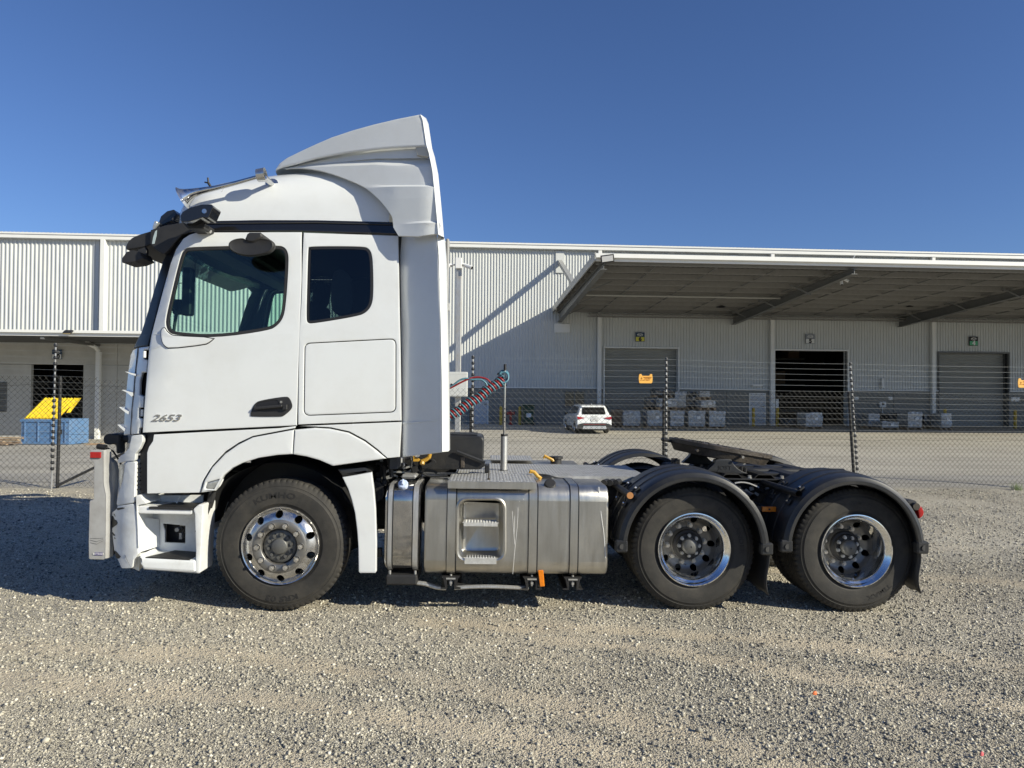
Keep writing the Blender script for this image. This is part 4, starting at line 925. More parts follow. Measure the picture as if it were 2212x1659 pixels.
textmesh('plate_lettering', '1XY 7QZ', .085, .002, Matrix.Translation((0, .005, .825)), SGB, None).parent = car
for sg in (-1, 1):
    x0 = sg*(hw-.035)
    q = MB(); P1 = [(.62, 1.20), (1.35, 1.16), (3.15, 1.14), (2.62, 1.55), (2.2, 1.60), (.95, 1.58), (.75, 1.45)]
    q.add([(sg*(hw-.052-.22*max(0, b_-1.06)/.6+.0), a, b_) for a, b_ in P1], [tuple(range(len(P1)))]); q.build('side_window', GLOSS, car, smooth=0)
    q = MB(); q.box((sg*(hw+.10), 2.9, 1.14), (.18, .10, .14)); q.build('wing_mirror', BLK, car, bevel=.03)
    for yy in (.92, 3.85):
        q = MB(); q.lathe([(.20, -.10), (.30, -.11), (.35, -.08), (.36, 0), (.35, .08), (.30, .11), (.20, .10)], (sg*(hw-.12), yy, .36), 28, ax='X'); wh = q.build('wheel', RUB, car)
        q = MB(); q.lathe([(.001, .09), (.05, .09), (.17, .06), (.205, .10)] if sg > 0 else [(.001, -.09), (.05, -.09), (.17, -.06), (.205, -.10)], (sg*(hw-.12), yy, .36), 28, ax='X'); q.build('rim', RIMM, wh)
    q = MB(); q.bb(sg*(hw-.05)-.03, sg*(hw-.05)+.06*sg, 1.45, 3.3, .28, .42); q.build('side_sill', BLK, car, bevel=.02)
    q = MB(); q.tube([(sg*.62, .8, 1.74), (sg*.62, 2.3, 1.75)], .018, 6); q.build('roof_rail', STEEL, car)
q = MB(); q.box((0, 2.3, .3), (1.5, 4.2, .12)); q.build('underbody', BLK, car)
q = MB(); q.add([(0, .75, 1.72), (0, .95, 1.72), (.0, .9, 1.79)], [(0, 1, 2)]); q.add([(-.02, .75, 1.70), (.02, .75, 1.70), (0, .95, 1.70), (0, .88, 1.79)], [(0, 1, 3), (1, 2, 3), (2, 0, 3)]); q.build('roof_antenna', CARW, car)
p = at(1284, 931.5, 28.8); p.z = float(G(p.x, p.y))+.012
car.location = p; car.scale = (.755, .755, .70); car.rotation_euler = (0, 0, radians(5))

# put the whole yard into the truck's frame
bpy.context.view_layer.update()
for o in list(COL.objects):
    if o.parent is None and o.type in ('MESH', 'EMPTY'): o.matrix_world = M_BT @ o.matrix_world
RC = RC_T; CX = CXT
# ============================================================ TRUCK
TR = thing('prime_mover_truck', 'white cab-over prime mover truck with roof fairing, chrome wheels and empty fifth wheel', 'truck', (0, 6.95, 0))
def tb(mb, name, m, par=TR, **k): return mb.build(name, m, par, **k)
YS = 5.70
def zc(x): return 2.17+.0911*(x+2.38)                     # belt crease height
def side(x, z):
    d = 0
    if z > zc(x): d += .055*(z-zc(x))
    if z > 2.95: d += .10*(z-2.95)
    xf = -2.93+.20*(z-1.2)
    if x < xf: d += 1.6*(xf-x)**2
    xr = -1.0
    return YS+d
sideN = lambda x, z: side(x, z)
def SP(name, outer, holes=(), m=WHITE, off=0, depth=.035, bevel=.006, par=TR, mir=True, sl=.10, hexp=0):
    f = (lambda x, z: side(x, z)+off)
    o = plate(name, outer, holes, 0, depth, m, par, bevel=bevel, fn=f, sl=sl, smooth=28)
    if mir: mirror(o)
    return o
# ---- doors
door_o = W('A', [(1000, 330), (1060, 292), (1130, 272)], side)+W('D', [(1217, 28), (1217, 420), (1200, 860), (1190, 1150), (1177, 1607)], side)+W('B', [(412, 638), (425, 450), (437, 300), (452, 130)], side)+W('A', [(700, 1230), (745, 1060), (800, 850), (880, 560), (930, 430)], side)
win_o = chaikin(W('D', [(232, 210), (258, 168), (310, 150), (1030, 136), (1080, 155), (1104, 195), (1110, 260), (1100, 460), (1082, 660), (1062, 735), (1020, 790), (950, 832), (505, 894), (180, 870), (130, 845), (108, 800), (106, 735), (150, 540), (190, 370)], side), 2)
door = SP('door', door_o, [win_o])
seal_o = grow(win_o, -.002); seal_i = grow(win_o, -.026)
for d_ in (door, [c for c in TR.children if c.name.startswith('door')][-1]):
    far = d_ is not door
    a_ = plate('window_seal', seal_o, [seal_i], 0, .03, BLK, door, bevel=.005, fn=lambda x, z: side(x, z)+.006, sl=.1)
    g_ = plate('window_pane', grow(win_o, -.022), [], 0, .005, GLASS, door, bevel=.001, fn=lambda x, z: side(x, z)+.014, sl=.15, smooth=60)
    if far:
        for c in (a_, g_): mirror(c, par=d_); bpy.data.objects.remove(c)
flap = W('D', [(78, 818), (104, 812), (112, 835), (150, 868), (180, 878), (505, 893), (470, 925), (430, 946), (140, 979), (100, 955), (80, 915), (73, 870)], side)
SP('mirror_base_cover', chaikin(flap, 1), [], WHITE, -.012, .02, .005, par=door, mir=False)
fl2 = grow(chaikin(flap, 1), .007); SP('cover_gap', fl2, [], SGK, -.0015, .01, .001, par=door, mir=False)
ho = chaikin(W('D', [(800, 1525), (812, 1475), (840, 1425), (880, 1402), (1090, 1368), (1122, 1382), (1146, 1440), (1138, 1475), (1075, 1530), (1050, 1536), (812, 1536)], side), 2)
hi_ = chaikin(W('D', [(838, 1455), (860, 1425), (900, 1415), (1010, 1395), (1035, 1412), (1035, 1490), (1000, 1500), (880, 1498)], side), 2)
h_ = SP('door_handle', ho, [hi_], BLK, -.008, .03, .004, par=door, mir=False, sl=.3)
SP('handle_recess', grow(ho, -.01), [], SGK, -.003, .01, .001, par=door, mir=False, sl=.3)
q = MB(); a_ = W('D', [(842, 1468), (1068, 1448)], side); q.tube([(a_[0][0], YS-.022, a_[0][1]), (a_[1][0], YS-.022, a_[1][1])], .014, 8); c_ = W('D', [(1070, 1438), (1108, 1435), (1108, 1478), (1070, 1480)], side); q.prism(c_, YS-.034, YS-.004); tb(q, 'handle_grip', BLK, door, bevel=.004)
q = MB(); a_ = W('D', [(1054, 1416)], side)[0]; q.cyl((a_[0], YS-.012, a_[1]), (a_[0], YS-.006, a_[1]), .010, 12); tb(q, 'door_lock', CHROME, door)
a_ = W('B', [(462, 566), (650, 527)], side); cx_, cz_ = (a_[0][0]+a_[1][0])/2, (a_[0][1]+a_[1][1])/2
textmesh('model_number', '2653', .074, .003, Matrix.Translation((cx_, YS-.0045, cz_-.002)) @ Matrix.Rotation(radians(-1.0), 4, 'Y'), CHROME, door, shear=.42, sx=1.5, bold=.0012)
# ---- sleeper side
sl_o = W('E', [(158, 26), (776, 46), (782, 400), (790, 800), (796, 1254), (122, 1280), (122, 1200), (128, 700), (142, 480)], side)
sw_o = chaikin(W('E', [(192, 116), (540, 116), (585, 130), (606, 175), (612, 300), (612, 440), (600, 505), (565, 548), (510, 572), (215, 621), (183, 616), (175, 590), (180, 380), (187, 130)], side), 2)
hatch = rnd(W('E', [(168, 752), (758, 722), (757, 1196), (162, 1219)], side), .045, 5)
slp = SP('sleeper_panel', sl_o, [grow(hatch, .006), sw_o])
SP('locker_hatch', hatch, [], WHITE, .0, .03, .008)
q = MB(); tmpg = plate('window_seal', grow(sw_o, -.001), [grow(sw_o, -.018)], 0, .03, SGK, slp, bevel=.004, fn=lambda x, z: side(x, z)+.004)
plate('window_pane', grow(sw_o, -.012), [], 0, .006, GLASS2, slp, bevel=.001, fn=lambda x, z: side(x, z)+.008, smooth=60)
pale_o = chaikin(W('E', [(345, 290), (400, 262), (440, 285), (478, 330), (480, 540), (430, 560), (370, 552), (335, 510)], 5.95), 2)
plate('pale_inner_panel', pale_o, [], 5.93, .03, mat('pale_grey_panel', (.42, .43, .43), .9), TR, bevel=.008)  # pale rounded panel just behind the sleeper glass
gapm = MB(); gapm.bb(-2.95, -.95, YS+.075, YS+.08, 1.40, 1.42)
# liner behind the gaps and inner trim with window openings
lin_o = W('Q', [(398, 515), (862, 512), (860, 905), (330, 925), (318, 760), (345, 640)], side)
f_in = lambda x, z: side(x, z)+.045
ln = plate('door_lining', lin_o, [grow(win_o, .012), grow(sw_o, .012)], 0, .03, CABIN, TR, bevel=.002, fn=f_in); mirror(ln)
# ---- skirt below the door, arch panels
arch_out = W('B', [(778, 1010), (798, 935), (850, 850), (928, 766), (1010, 710), (1098, 668)], side)
skirt = W('B', [(480, 650)], side)+W('E', [(0, 1303), (104, 1290), (98, 1304)], side)+W('E', [(0, 1322)], side)+W('B', [(1098, 659), (1006, 702), (922, 758), (843, 844), (790, 930), (769, 1012), (437, 1018), (437, 762), (450, 725), (474, 690)], side)
SP('door_skirt', skirt, [], WHITE, .006, .035, .006)
low_in = W('Q', [(632, 981), (600, 983), (560, 989), (525, 1000), (503, 1011), (485, 1026)], side)
arch1 = W('B', [(778, 1011), (800, 935), (850, 851), (930, 767), (1010, 711), (1098, 667)], side)+W('E', [(0, 1331), (96, 1313), (87, 1473)], side)+low_in[1:]+W('B', [(908, 925), (868, 998)], side)
lampo = W('B', [(806, 985), (818, 948), (902, 924), (880, 965), (860, 986)], side)
arc = SP('wheel_arch_front', arch1, [rnd(lampo, .01)], WHITE, -.012, .05, .012, sl=.08)
SP('side_lamp', rnd(grow(lampo, -.002), .01), [], CLEARL, -.006, .04, .006, par=arc, mir=False, sl=.3)
arch2 = W('E', [(102, 1313), (230, 1301), (330, 1307), (450, 1333), (555, 1389), (632, 1447), (698, 1502), (350, 1550), (265, 1513), (180, 1489), (91, 1474)], side)
SP('wheel_arch_rear', arch2, [], WHITE, -.012, .05, .012, sl=.08)
lowp = W('E', [(126, 1290), (797, 1263), (784, 1492), (706, 1500), (640, 1441), (560, 1381), (455, 1325), (335, 1299), (230, 1293)], side)
SP('sleeper_skirt', lowp, [], WHITE, .004, .035, .006)
# ---- black band above the doors
band = W('C', [(180, 815), (350, 799), (700, 792), (1100, 793), (1622, 806), (1642, 822), (1650, 893), (1000, 870), (350, 868), (200, 888), (150, 900)], side)
SP('roof_band', band, [], GLOSS, -.004, .05, .01)
b2 = W('C', [(345, 815), (1100, 808), (1625, 822), (1628, 830), (1100, 817), (345, 823)], side)
SP('band_rib', b2, [], BLK, -.014, .02, .004, mir=False)
# ---- high roof
st = [(178, 800), (183, 765), (200, 715), (230, 655), (270, 612), (320, 580), (390, 548), (480, 522), (600, 499), (720, 479), (830, 461), (900, 452), (960, 445), (1060, 440), (1200, 440), (1400, 440), (1622, 440)]
YR = 6.02; rings = []
pz = [at(*px('C', a, b_), YR) for a, b_ in st]
zb = 3.14
for i, p_ in enumerate(pz):
    x = p_.x*(1.0 if i < 3 else 1.0); H_ = max(.02, p_.z-zb+.012*min(i, 4)); yn = side(x, 3.16)+.002+ (.55*max(0, (4-i))/4)**2
    ring = []; hwid = YM-yn; zb_ = zb-.02+.0
    for k in range(25):
        a = pi*k/24; e = 2/4.6; c_, s_ = cos(a), sin(a)
        ring.append((x, YM-hwid*math.copysign(abs(c_)**e, c_), zb_+H_*abs(s_)**(2/3.0)))
    rings.append(ring)
q = MB(); q.loft(rings, closed=False, caps=False)
n = len(rings[0]); q.f.append(tuple(range(n)))
tb(q, 'high_roof', WHITE, smooth=50)
q = MB(); a_ = [at(*px('C', x, y), 5.83) for x, y in ((492, 523), (478, 545), (466, 607))]; q.tube([p_+Vector((0, .10-.05*i, 0)) for i, p_ in enumerate(a_)], .005, 5); tb(q, 'roof_seam', GREYW)
def slide(o): o.data.transform(Matrix.Translation((-.16, 0, 0))); return o
BEIGEP = mat('aged_cream_plastic', (.50, .48, .42), .5)
# ---- air deflector
XR = at(*px('C', 1855, 400), 5.66).x
def defl(x, z):
    t = max(0, XR-x); return 5.54+.30*t+.02*t*t+.04*max(0, z-3.3)
zgrv = lambda x: 0
low_a = [(868, 440), (905, 434), (960, 432), (1020, 434), (1110, 447), (1200, 472), (1300, 508), (1420, 562), (1500, 628), (1560, 693), (1610, 770), (1648, 888)]
lowd = W('C', low_a+[(1913, 878), (1905, 770), (1893, 640), (1878, 480), (1850, 357), (1500, 362), (1250, 385), (1100, 405), (960, 425)], defl)
ledge = W('C', [(868, 440), (960, 425), (1100, 405), (1250, 385), (1500, 362), (1850, 357)], defl)
lx = [a for a, b_ in ledge]; lz = [b_ for a, b_ in ledge]
cr1 = W('C', [(1420, 553), (1868, 553)], defl); cr2 = W('C', [(1650, 800), (1890, 795)], defl)
def crz(cr, x): return cr[0][1]+(cr[1][1]-cr[0][1])*(x-cr[0][0])/(cr[1][0]-cr[0][0])
def defl_low(x, z):
    d = defl(x, z)+.028; zt = float(np.interp(x, lx, lz)); t = min(1, max(0, (x-lx[0])/1.0))
    d += .9*max(0, z-(zt-.075*t))
    for cr, w_, A in ((cr1, .022, .030), (cr2, .02, .022)):
        zz = crz(cr, x); f = min(1, max(0, (x-cr[0][0])/.25)); k = (zz-z)
        if k > 0: d -= A*f*min(1, k/w_)*max(0, 1-max(0, k-w_)/.30)
    return d
kc = lambda cr: (cr[1][1]-cr[0][1])/(cr[1][0]-cr[0][0])
def zcut(cr, off): k = kc(cr); return (cr[0][1]-k*cr[0][0]+off, k)
df = plate('air_deflector', catm(lowd, 2)[:-1], [], 0, .03, WHITE, TR, bevel=.006, fn=defl_low, sl=.05, smooth=24, cuts=[zcut(cr1, 0), zcut(cr1, -.022), zcut(cr2, 0), zcut(cr2, -.02)]); slide(mirror(df))
upd = W('C', [(822, 456), (850, 412), (900, 375), (1000, 326), (1100, 280), (1200, 237), (1340, 190), (1480, 151), (1640, 113), (1788, 84), (1803, 92), (1812, 130), (1836, 298), (1650, 305), (1500, 318), (1300, 343), (1100, 380), (960, 418), (875, 438)], defl)
uf = plate('upper_deflector', upd, [], 0, .03, WHITE, TR, bevel=.012, fn=lambda x, z: defl(x, z)+.0, sl=.06, smooth=28); slide(mirror(uf))
grv = W('C', [(905, 432), (1000, 400), (1100, 382), (1300, 344), (1500, 318), (1760, 298), (1842, 298), (1850, 362), (1500, 366), (1250, 389), (1100, 409), (960, 428)], defl)
plate('deflector_groove', grv, [], 0, .01, WHITE, TR, bevel=.001, fn=lambda x, z: defl(x, z)+.055, sl=.08)
ge = W('C', [(1762, 299), (1846, 299), (1852, 362), (1850, 366), (1772, 352)], defl); plate('groove_end', ge, [], 0, .03, BEIGEP, TR, fn=lambda x, z: defl(x, z)+.018, bevel=.003)
# crown of the deflector across the truck
tp = W('C', [(822, 456), (850, 414), (900, 377), (1000, 328), (1100, 282), (1200, 239), (1340, 192), (1480, 153), (1640, 115), (1786, 86)], defl)
rows = []
for (x, z) in tp:
    y0 = defl(x, z)+.012; r_ = []
    for k in range(13): t = k/12; r_.append((x-.16*t-.10*(1-(2*t-1)**2)*.5, y0+(2*YM-2*y0)*t, z-.012+.02*(1-(2*t-1)**4)))
    rows.append(r_)
q = MB(); q.loft(rows, closed=False, caps=False); tb(q, 'deflector_crown', WHITE, smooth=60)
# bright trailing lips
lipw = lambda pts: [at(*px('C', a, b_), 5.60) for a, b_ in pts]
q = MB(); L1 = lipw([(1796, 90), (1812, 130), (1838, 300), (1856, 360), (1880, 480), (1896, 640), (1908, 770), (1919, 902)]); 
q.loft([[(p_.x, defl(p_.x, p_.z)-.004, p_.z), (p_.x+.042, defl(p_.x, p_.z)+.05, p_.z-.01), (p_.x+.03, defl(p_.x, p_.z)+.20, p_.z-.01)] for p_ in L1], closed=False, caps=False); lp = tb(q, 'deflector_lip', WHITE, smooth=60, fixn=False)
# rear side fairing
def sfair(x, z): return 5.70-.13*max(0, x+.92)/.33
X0_ = at(*px('E', 795, 600), 5.68).x
def sfair(x, z): return 5.765-.62*max(0, x-X0_)+.35*max(0, .02-(x-X0_)) + (.05*max(0, z-2.6))
sf = W('E', [(786, 48), (812, 36), (1028, 33), (1040, 200), (1052, 600), (1060, 1000), (1062, 1462), (1040, 1466), (803, 1494), (797, 900)], sfair)
fo = plate('side_fairing', sf, [], 0, .03, WHITE, TR, bevel=.010, fn=sfair, sl=.08); slide(mirror(fo))
sfc = W('E', [(803, 1262), (1050, 1252), (900, 1268), (803, 1280)], sfair); plate('fairing_crease', sfc, [], 0, .02, WHITE, fo, bevel=.004, fn=lambda x, z: sfair(x, z)-.006)
q = MB(); L2 = [at(*px('E', a, b_), 5.60) for a, b_ in ((1031, 36), (1043, 200), (1055, 600), (1063, 1000), (1066, 1455))]
q.loft([[(p_.x, sfair(p_.x, p_.z)+.002, p_.z), (p_.x+.045, sfair(p_.x, p_.z)+.06, p_.z), (p_.x+.05, sfair(p_.x, p_.z)+.22, p_.z)] for p_ in L2], closed=False, caps=False); l2 = tb(q, 'fairing_lip', WHITE, smooth=50, fixn=False)
q = MB(); XB = L2[2].x+.03
q.bb(XB-.02, XB+.008, 5.86, 5.95, 1.35, 3.05); q.bb(XB, XB+.02, 5.88, 5.91, 2.45, 2.52); rb = tb(q, 'rubber_flap', GREYW, bevel=.008)
# ---- cab shell
XB0 = -.95
q = MB(); q.bb(XB0-.06, XB0, 5.80, 8.10, 1.15, 3.2); tb(q, 'back_wall', CABIN)
q = MB(); q.bb(-3.0, XB0-.06, 5.79, 8.11, 1.34, 1.40); tb(q, 'cab_floor', CABIN)
q = MB(); q.bb(-2.72, XB0-.06, 5.80, 8.10, 3.08, 3.12); tb(q, 'headliner', CABIN)
q = MB(); q.bb(-2.75, -2.35, 5.82, 8.08, 2.96, 3.07); q.bb(-2.62, -2.4, 5.82, 8.08, 2.90, 2.96); tb(q, 'overhead_locker', CABIN, bevel=.02)
# windscreen, front
def fx(z): # windscreen rake line at the corner
    return np.interp(z, [1.2, 2.10, 2.92, 3.1], [-3.10, -3.02, -2.74, -2.68])
def bow(y): t = (y-YM)/1.22; return -.13*(1-t*t) + (.22*max(0, abs(t)-.82)/.18)
def front(name, z0, z1, y0, y1, m, off=0, nz_=6, ny=16, par=TR, fxx=fx):
    rows = [[(float(fxx(z0+(z1-z0)*i/nz_))+bow(y0+(y1-y0)*j/ny)+off, y0+(y1-y0)*j/ny, z0+(z1-z0)*i/nz_) for j in range(ny+1)] for i in range(nz_+1)]
    q = MB(); q.loft(rows, closed=False, caps=False); return q.build(name, m, par, smooth=60)
front('windscreen', 2.10, 2.93, 5.84, 8.06, GLASSW)
front('windscreen_sill', 1.95, 2.12, 5.80, 8.10, GLOSS, -.006)
front('header_panel', 2.90, 3.16, 5.80, 8.10, GLOSS, -.004)
front('grille_panel', 1.20, 2.00, 5.86, 8.04, WHITE, -.03, fxx=lambda z: np.interp(z, [1.2, 1.6, 2.0], [-3.13, -3.11, -3.03]))
for pts in ([(288, 257), (352, 271), (354, 284), (325, 276)], [(266, 371), (336, 387), (340, 404), (330, 414), (300, 388)], [(249, 478), (326, 511), (322, 532), (290, 512)], [(240, 588), (303, 617), (292, 636), (262, 610)]):
    sec = W('B', pts, 5.80); rows = []
    for j in range(17):
        y = 5.80+2.30*j/16; t = (y-YM)/1.15; rows.append([(x+.02-.13*(1-t*t), y, z) for x, z in sec])
    q = MB(); q.loft(rows); tb(q, 'grille_louver', WHITE, smooth=30)
# A pillar (black), corner panel
ap = W('A', [(930, 372), (850, 440), (800, 560), (745, 735), (700, 890), (650, 1060), (600, 1215), (548, 1310), (530, 1352), (668, 1330), (694, 1228), (739, 1060), (794, 850), (874, 560), (924, 430), (990, 330), (1040, 290)], side)
SP('windscreen_pillar', ap, [], SATIN, .004, .06, .008)
cp = W('B', [(345, 122), (378, 108), (448, 98), (443, 122), (418, 124), (416, 178), (438, 186), (432, 262), (404, 266), (391, 312), (387, 400), (415, 412), (410, 482), (385, 486), (383, 545), (408, 552), (405, 606), (388, 612), (383, 646), (288, 655), (292, 540), (302, 400), (316, 250), (330, 150)], side)
cpo = SP('corner_panel', cp, [], WHITE, .012, .05, .012)
sp_ = W('B', [(377, 110), (363, 240), (351, 380), (341, 480), (331, 652), (334, 652), (345, 480), (356, 380), (368, 240), (382, 110)], side); SP('panel_gap', sp_, [], SGK, .008, .02, .001, par=cpo, mir=False)
q = MB(); hinges = [((418, 124), (440, 178)), ((386, 486), (408, 545))]
for (a1, b1), (a2, b2_) in hinges:
    p1, p2 = W('B', [(a1, b1), (a2, b2_)], side); q.cyl(((p1[0]+p2[0])/2, YS+.06, p1[1]-.01), ((p1[0]+p2[0])/2, YS+.06, p2[1]+.01), .012, 8)
tb(q, 'hinge', TRIM, cpo)
bk = W('B', [(380, 110), (475, 110), (478, 645), (474, 700), (437, 760), (437, 1018), (370, 1022), (372, 640)], side)
plate('front_inner_panel', bk, [], 0, .02, SGK, TR, fn=lambda x, z: side(x, z)+.075, bevel=.002)
q = MB(); 
for k in range(7): p1 = W('R', [(565, 350+k*46), (612, 352+k*46)], 5.76); q.bb(p1[0][0], p1[1][0], 5.755, 5.77, p1[0][1]-.004, p1[0][1]+.004)
tb(q, 'cooling_grid', BLK)
# ---- bumper corner (upper, lamp shroud, lower)
def bump(x, z): 
    xf = -2.93; return 5.715+(1.5*(xf-x)**2 if x < xf else 0)
def BP(name, pts, m=WHITE2, off=0, depth=.05, bevel=.006, ch=1, mir=True, holes=()):
    o = plate(name, rnd(W('R', pts, bump), .02, 4), holes, 0, depth, m, TR, bevel=bevel, fn=lambda x, z: bump(x, z)+off, sl=.05)
    if mir: mirror(o)
    return o
BP('upper_bumper_corner', [(366, 345), (372, 300), (395, 262), (440, 238), (488, 180), (508, 100), (518, 42), (642, 28), (640, 110), (603, 190), (562, 240), (556, 318), (450, 326)], WHITE)
BP('headlight', [(368, 362), (442, 342), (440, 440), (420, 520), (376, 668), (366, 500)], CLEARL, .02, .1)
BP('headlight_shroud', [(444, 350), (470, 335), (562, 322), (556, 560), (549, 774), (350, 802), (372, 680), (420, 540), (436, 440)], WHITE2)
lb = BP('bumper_corner', [(302, 880), (345, 850), (372, 808), (548, 782), (566, 880), (582, 1000), (592, 1330), (545, 1395), (528, 1486), (410, 1490), (372, 1400), (330, 1290), (305, 1080)], WHITE2)
for pts in ([(310, 905), (330, 950), (352, 960), (372, 1000), (345, 1022), (318, 1045), (300, 1060), (303, 960)], [(335, 1290), (362, 1310), (402, 1355), (392, 1375), (362, 1382), (345, 1340)], [(362, 825), (440, 820), (446, 832), (425, 850), (352, 850)], [(318, 1095), (340, 1125), (336, 1140), (312, 1110)], [(440, 1338), (466, 1370), (458, 1368)], [(326, 885), (346, 922), (332, 918)], [(332, 1140), (346, 1166), (340, 1170)]):
    pj = W('R', pts, bump); pj = [(a+random.uniform(-.004, .004), b_+random.uniform(-.004, .004)) for a, b_ in chaikin(pj, 1)]
    plate('paint_scrape', pj, [], 0, .006, BLK, lb, bevel=.001, fn=lambda x, z: bump(x, z)-.003, sl=.05)
# bumper across the front
rows = []
for j in range(17):
    y = 5.83+2.24*j/16; t = bow(y)
    rows.append([(-3.10+t, y, 1.2), (-3.20+t, y, 1.12), (-3.21+t, y, .75), (-3.23+t, y, .62), (-3.20+t, y, .37), (-3.10+t, y, .30), (-3.0, y, .34), (-3.0, y, 1.2)])
q = MB(); q.loft(rows); tb(q, 'front_bumper', WHITE2, smooth=35)
# ---- step unit
ysf, ysb = 5.705, 5.97
def P(pts, Y): return W('R', pts, Y)
stepb = P([(560, 690), (700, 690), (1300, 690), (1290, 1100), (1262, 1545), (650, 1500), (600, 1400), (592, 1320), (575, 900)], ysb-.0)
hole = P([(862, 1000), (1105, 1022), (1103, 1215), (882, 1205), (882, 1070), (872, 1050)], ysb)
step = plate('step_box', stepb, [hole], ysb, .02, WHITE2, TR, bevel=.004); mirror(step)
q = MB(); hx = [h_[0] for h_ in hole]; hz = [h_[1] for h_ in hole]; q.bb(min(hx)-.02, max(hx)+.02, ysb+.12, ysb+.13, min(hz)-.02, max(hz)+.02); tb(q, 'socket_back', SGK, step)
q = MB(); cx_, cz_ = (min(hx)+max(hx))/2, (min(hz)+max(hz))/2
q.cyl((cx_-.0, ysb+.05, cz_+.02), (cx_, ysb+.12, cz_+.02), .018, 8); q.box((cx_+.035, ysb+.07, cz_-.03), (.02, .06, .05)); q.bb(cx_+.02, cx_+.10, ysb+.06, ysb+.12, cz_+.05, cz_+.065); tb(q, 'socket_fitting', GREYW, step)
def SPL(name, pts, y0, d, m=WHITE2, bevel=.01, ch=0): o = plate(name, rnd(P(pts, y0), .02, 3), [], y0, d, m, step, bevel=bevel); return o
SPL('rear_side_wall', [(1250, 790), (1300, 792), (1292, 1000), (1264, 1546), (1210, 1540), (1218, 1300), (1205, 900), (1188, 842)], ysf, ysb-ysf-.002)
SPL('front_side_wall', [(566, 690), (618, 690), (640, 740), (692, 785), (585, 800), (588, 900), (597, 1320), (583, 1100), (570, 880)], ysf+.004, ysb-ysf-.006, bevel=.004)
SPL('upper_step', [(586, 803), (1186, 838), (1180, 906), (588, 892)], ysf+.01, ysb-ysf-.012)
SPL('lower_step', [(600, 1330), (660, 1372), (1212, 1402), (1216, 1536), (1100, 1530), (652, 1500), (612, 1440)], ysf-.01, ysb-ysf+.008, bevel=.018)
for (pts, zt) in (([(708, 826), (1186, 838)], 0), ([(672, 1372), (1158, 1398)], 0)):
    a_, b_ = P(pts, ysf+.005); q = MB(); zz = (a_[1]+b_[1])/2
    q.add([(a_[0]+.0, ysf-.002, a_[1]-.012), (b_[0], ysf-.002, b_[1]-.012), (b_[0], ysf-.002, b_[1]+.008), (a_[0], ysf-.002, a_[1]+.008), (a_[0]+.13, ysb-.03, a_[1]-.0), (b_[0]-.005, ysb-.03, b_[1]-.0), (b_[0]-.005, ysb-.03, b_[1]+.012), (a_[0]+.13, ysb-.03, a_[1]+.012)], [(0, 1, 2, 3), (4, 7, 6, 5), (3, 2, 6, 7), (0, 4, 5, 1), (0, 3, 7, 4), (1, 5, 6, 2)])
    tr_ = tb(q, 'step_tread', BLK, step, bevel=.003)
q = MB(); rr_ = P([(590, 905), (720, 990), (724, 1290), (598, 1310)], 5.8)
q.add([(rr_[0][0], ysf+.03, rr_[0][1]), (rr_[1][0], ysb-.01, rr_[1][1]), (rr_[2][0], ysb-.01, rr_[2][1]), (rr_[3][0], ysf+.03, rr_[3][1])], [(0, 1, 2, 3)]); wgl = tb(q, 'slanted_cheek', WHITE2, step, smooth=0)
q = MB(); a_, b_ = P([(722, 995), (741, 1100)], ysb-.012)
for c_ in (a_, b_): q.cyl((c_[0], ysb-.006, c_[1]), (c_[0], ysb+.01, c_[1]), .020, 14)
tb(q, 'drain_hole', SGK, step)
q = MB(); a_ = P([(625, 700), (1300, 700), (1300, 790), (640, 775)], ysb-.0); q.tube([(P([(1055, 700)], 5.9)[0][0], 5.9, P([(1055, 700)], 5.9)[0][1]), (P([(1020, 760)], 5.9)[0][0], 5.89, P([(1020, 760)], 5.9)[0][1]), (P([(1022, 785)], 5.9)[0][0], 5.88, P([(1022, 785)], 5.9)[0][1])], .006, 6); tb(q, 'step_cable', TRIM, step)
# ---- bull bar
BB = plate('bull_bar', rnd(P([(68, 200), (210, 198), (212, 560), (238, 690), (236, 1050), (232, 1380), (215, 1396), (52, 1390), (50, 1200), (60, 750), (106, 742), (110, 340), (66, 305)], 5.80), .015, 3), [], 5.80, .03, GREYW, TR, bevel=.006)
q = MB(); e_ = P([(212, 198), (214, 560), (238, 690), (236, 1050), (232, 1385)], 5.8)
q.loft([[(x, 5.795, z), (x+.014, 5.82, z), (x+.014, 5.90, z), (x, 5.90, z)] for x, z in e_]); tb(q, 'bar_flange', GREYW, BB, bevel=.004)
a_, b_ = P([(70, 220), (185, 287)], 5.79); q = MB(); q.bb(a_[0], b_[0], 5.785, 5.799, b_[1], a_[1]); tb(q, 'red_reflector', RED, BB, bevel=.003)
a_, b_ = P([(112, 1318), (200, 1348)], 5.79); q = MB(); q.bb(a_[0], b_[0], 5.795, 5.799, b_[1], a_[1]); stk = tb(q, 'maker_sticker', SGP, BB)
textmesh('sticker_lettering', 'BATTLOCK', .020, .0008, Matrix.Translation(((a_[0]+b_[0])/2, 5.794, (a_[1]+b_[1])/2)), SGW, BB, sx=.85)
for k in range(7):
    z_ = P([(60, 1165+k*9)], 5.79)[0]; z2 = P([(205, 1160+k*10)], 5.79)[0]; q = MB(); q.tube([(z_[0], 5.799, z_[1]), ((z_[0]+z2[0])/2, 5.7985, z_[1]-.006*(k % 3)), (z2[0], 5.799, z2[1]+.003*k)], .0012, 4)
    if k in (0, 2, 5): tb(q, 'scuff_mark', BLK, BB, smooth=0)
q = MB(); pts = P([(228, 210), (300, 290), (352, 330), (370, 420), (365, 600), (345, 800), (352, 850), (245, 850), (262, 600), (225, 380)], 6.0)
q.prism(pts, 5.98, 6.03); tb(q, 'mounting_arm', GALV, BB, bevel=.01)
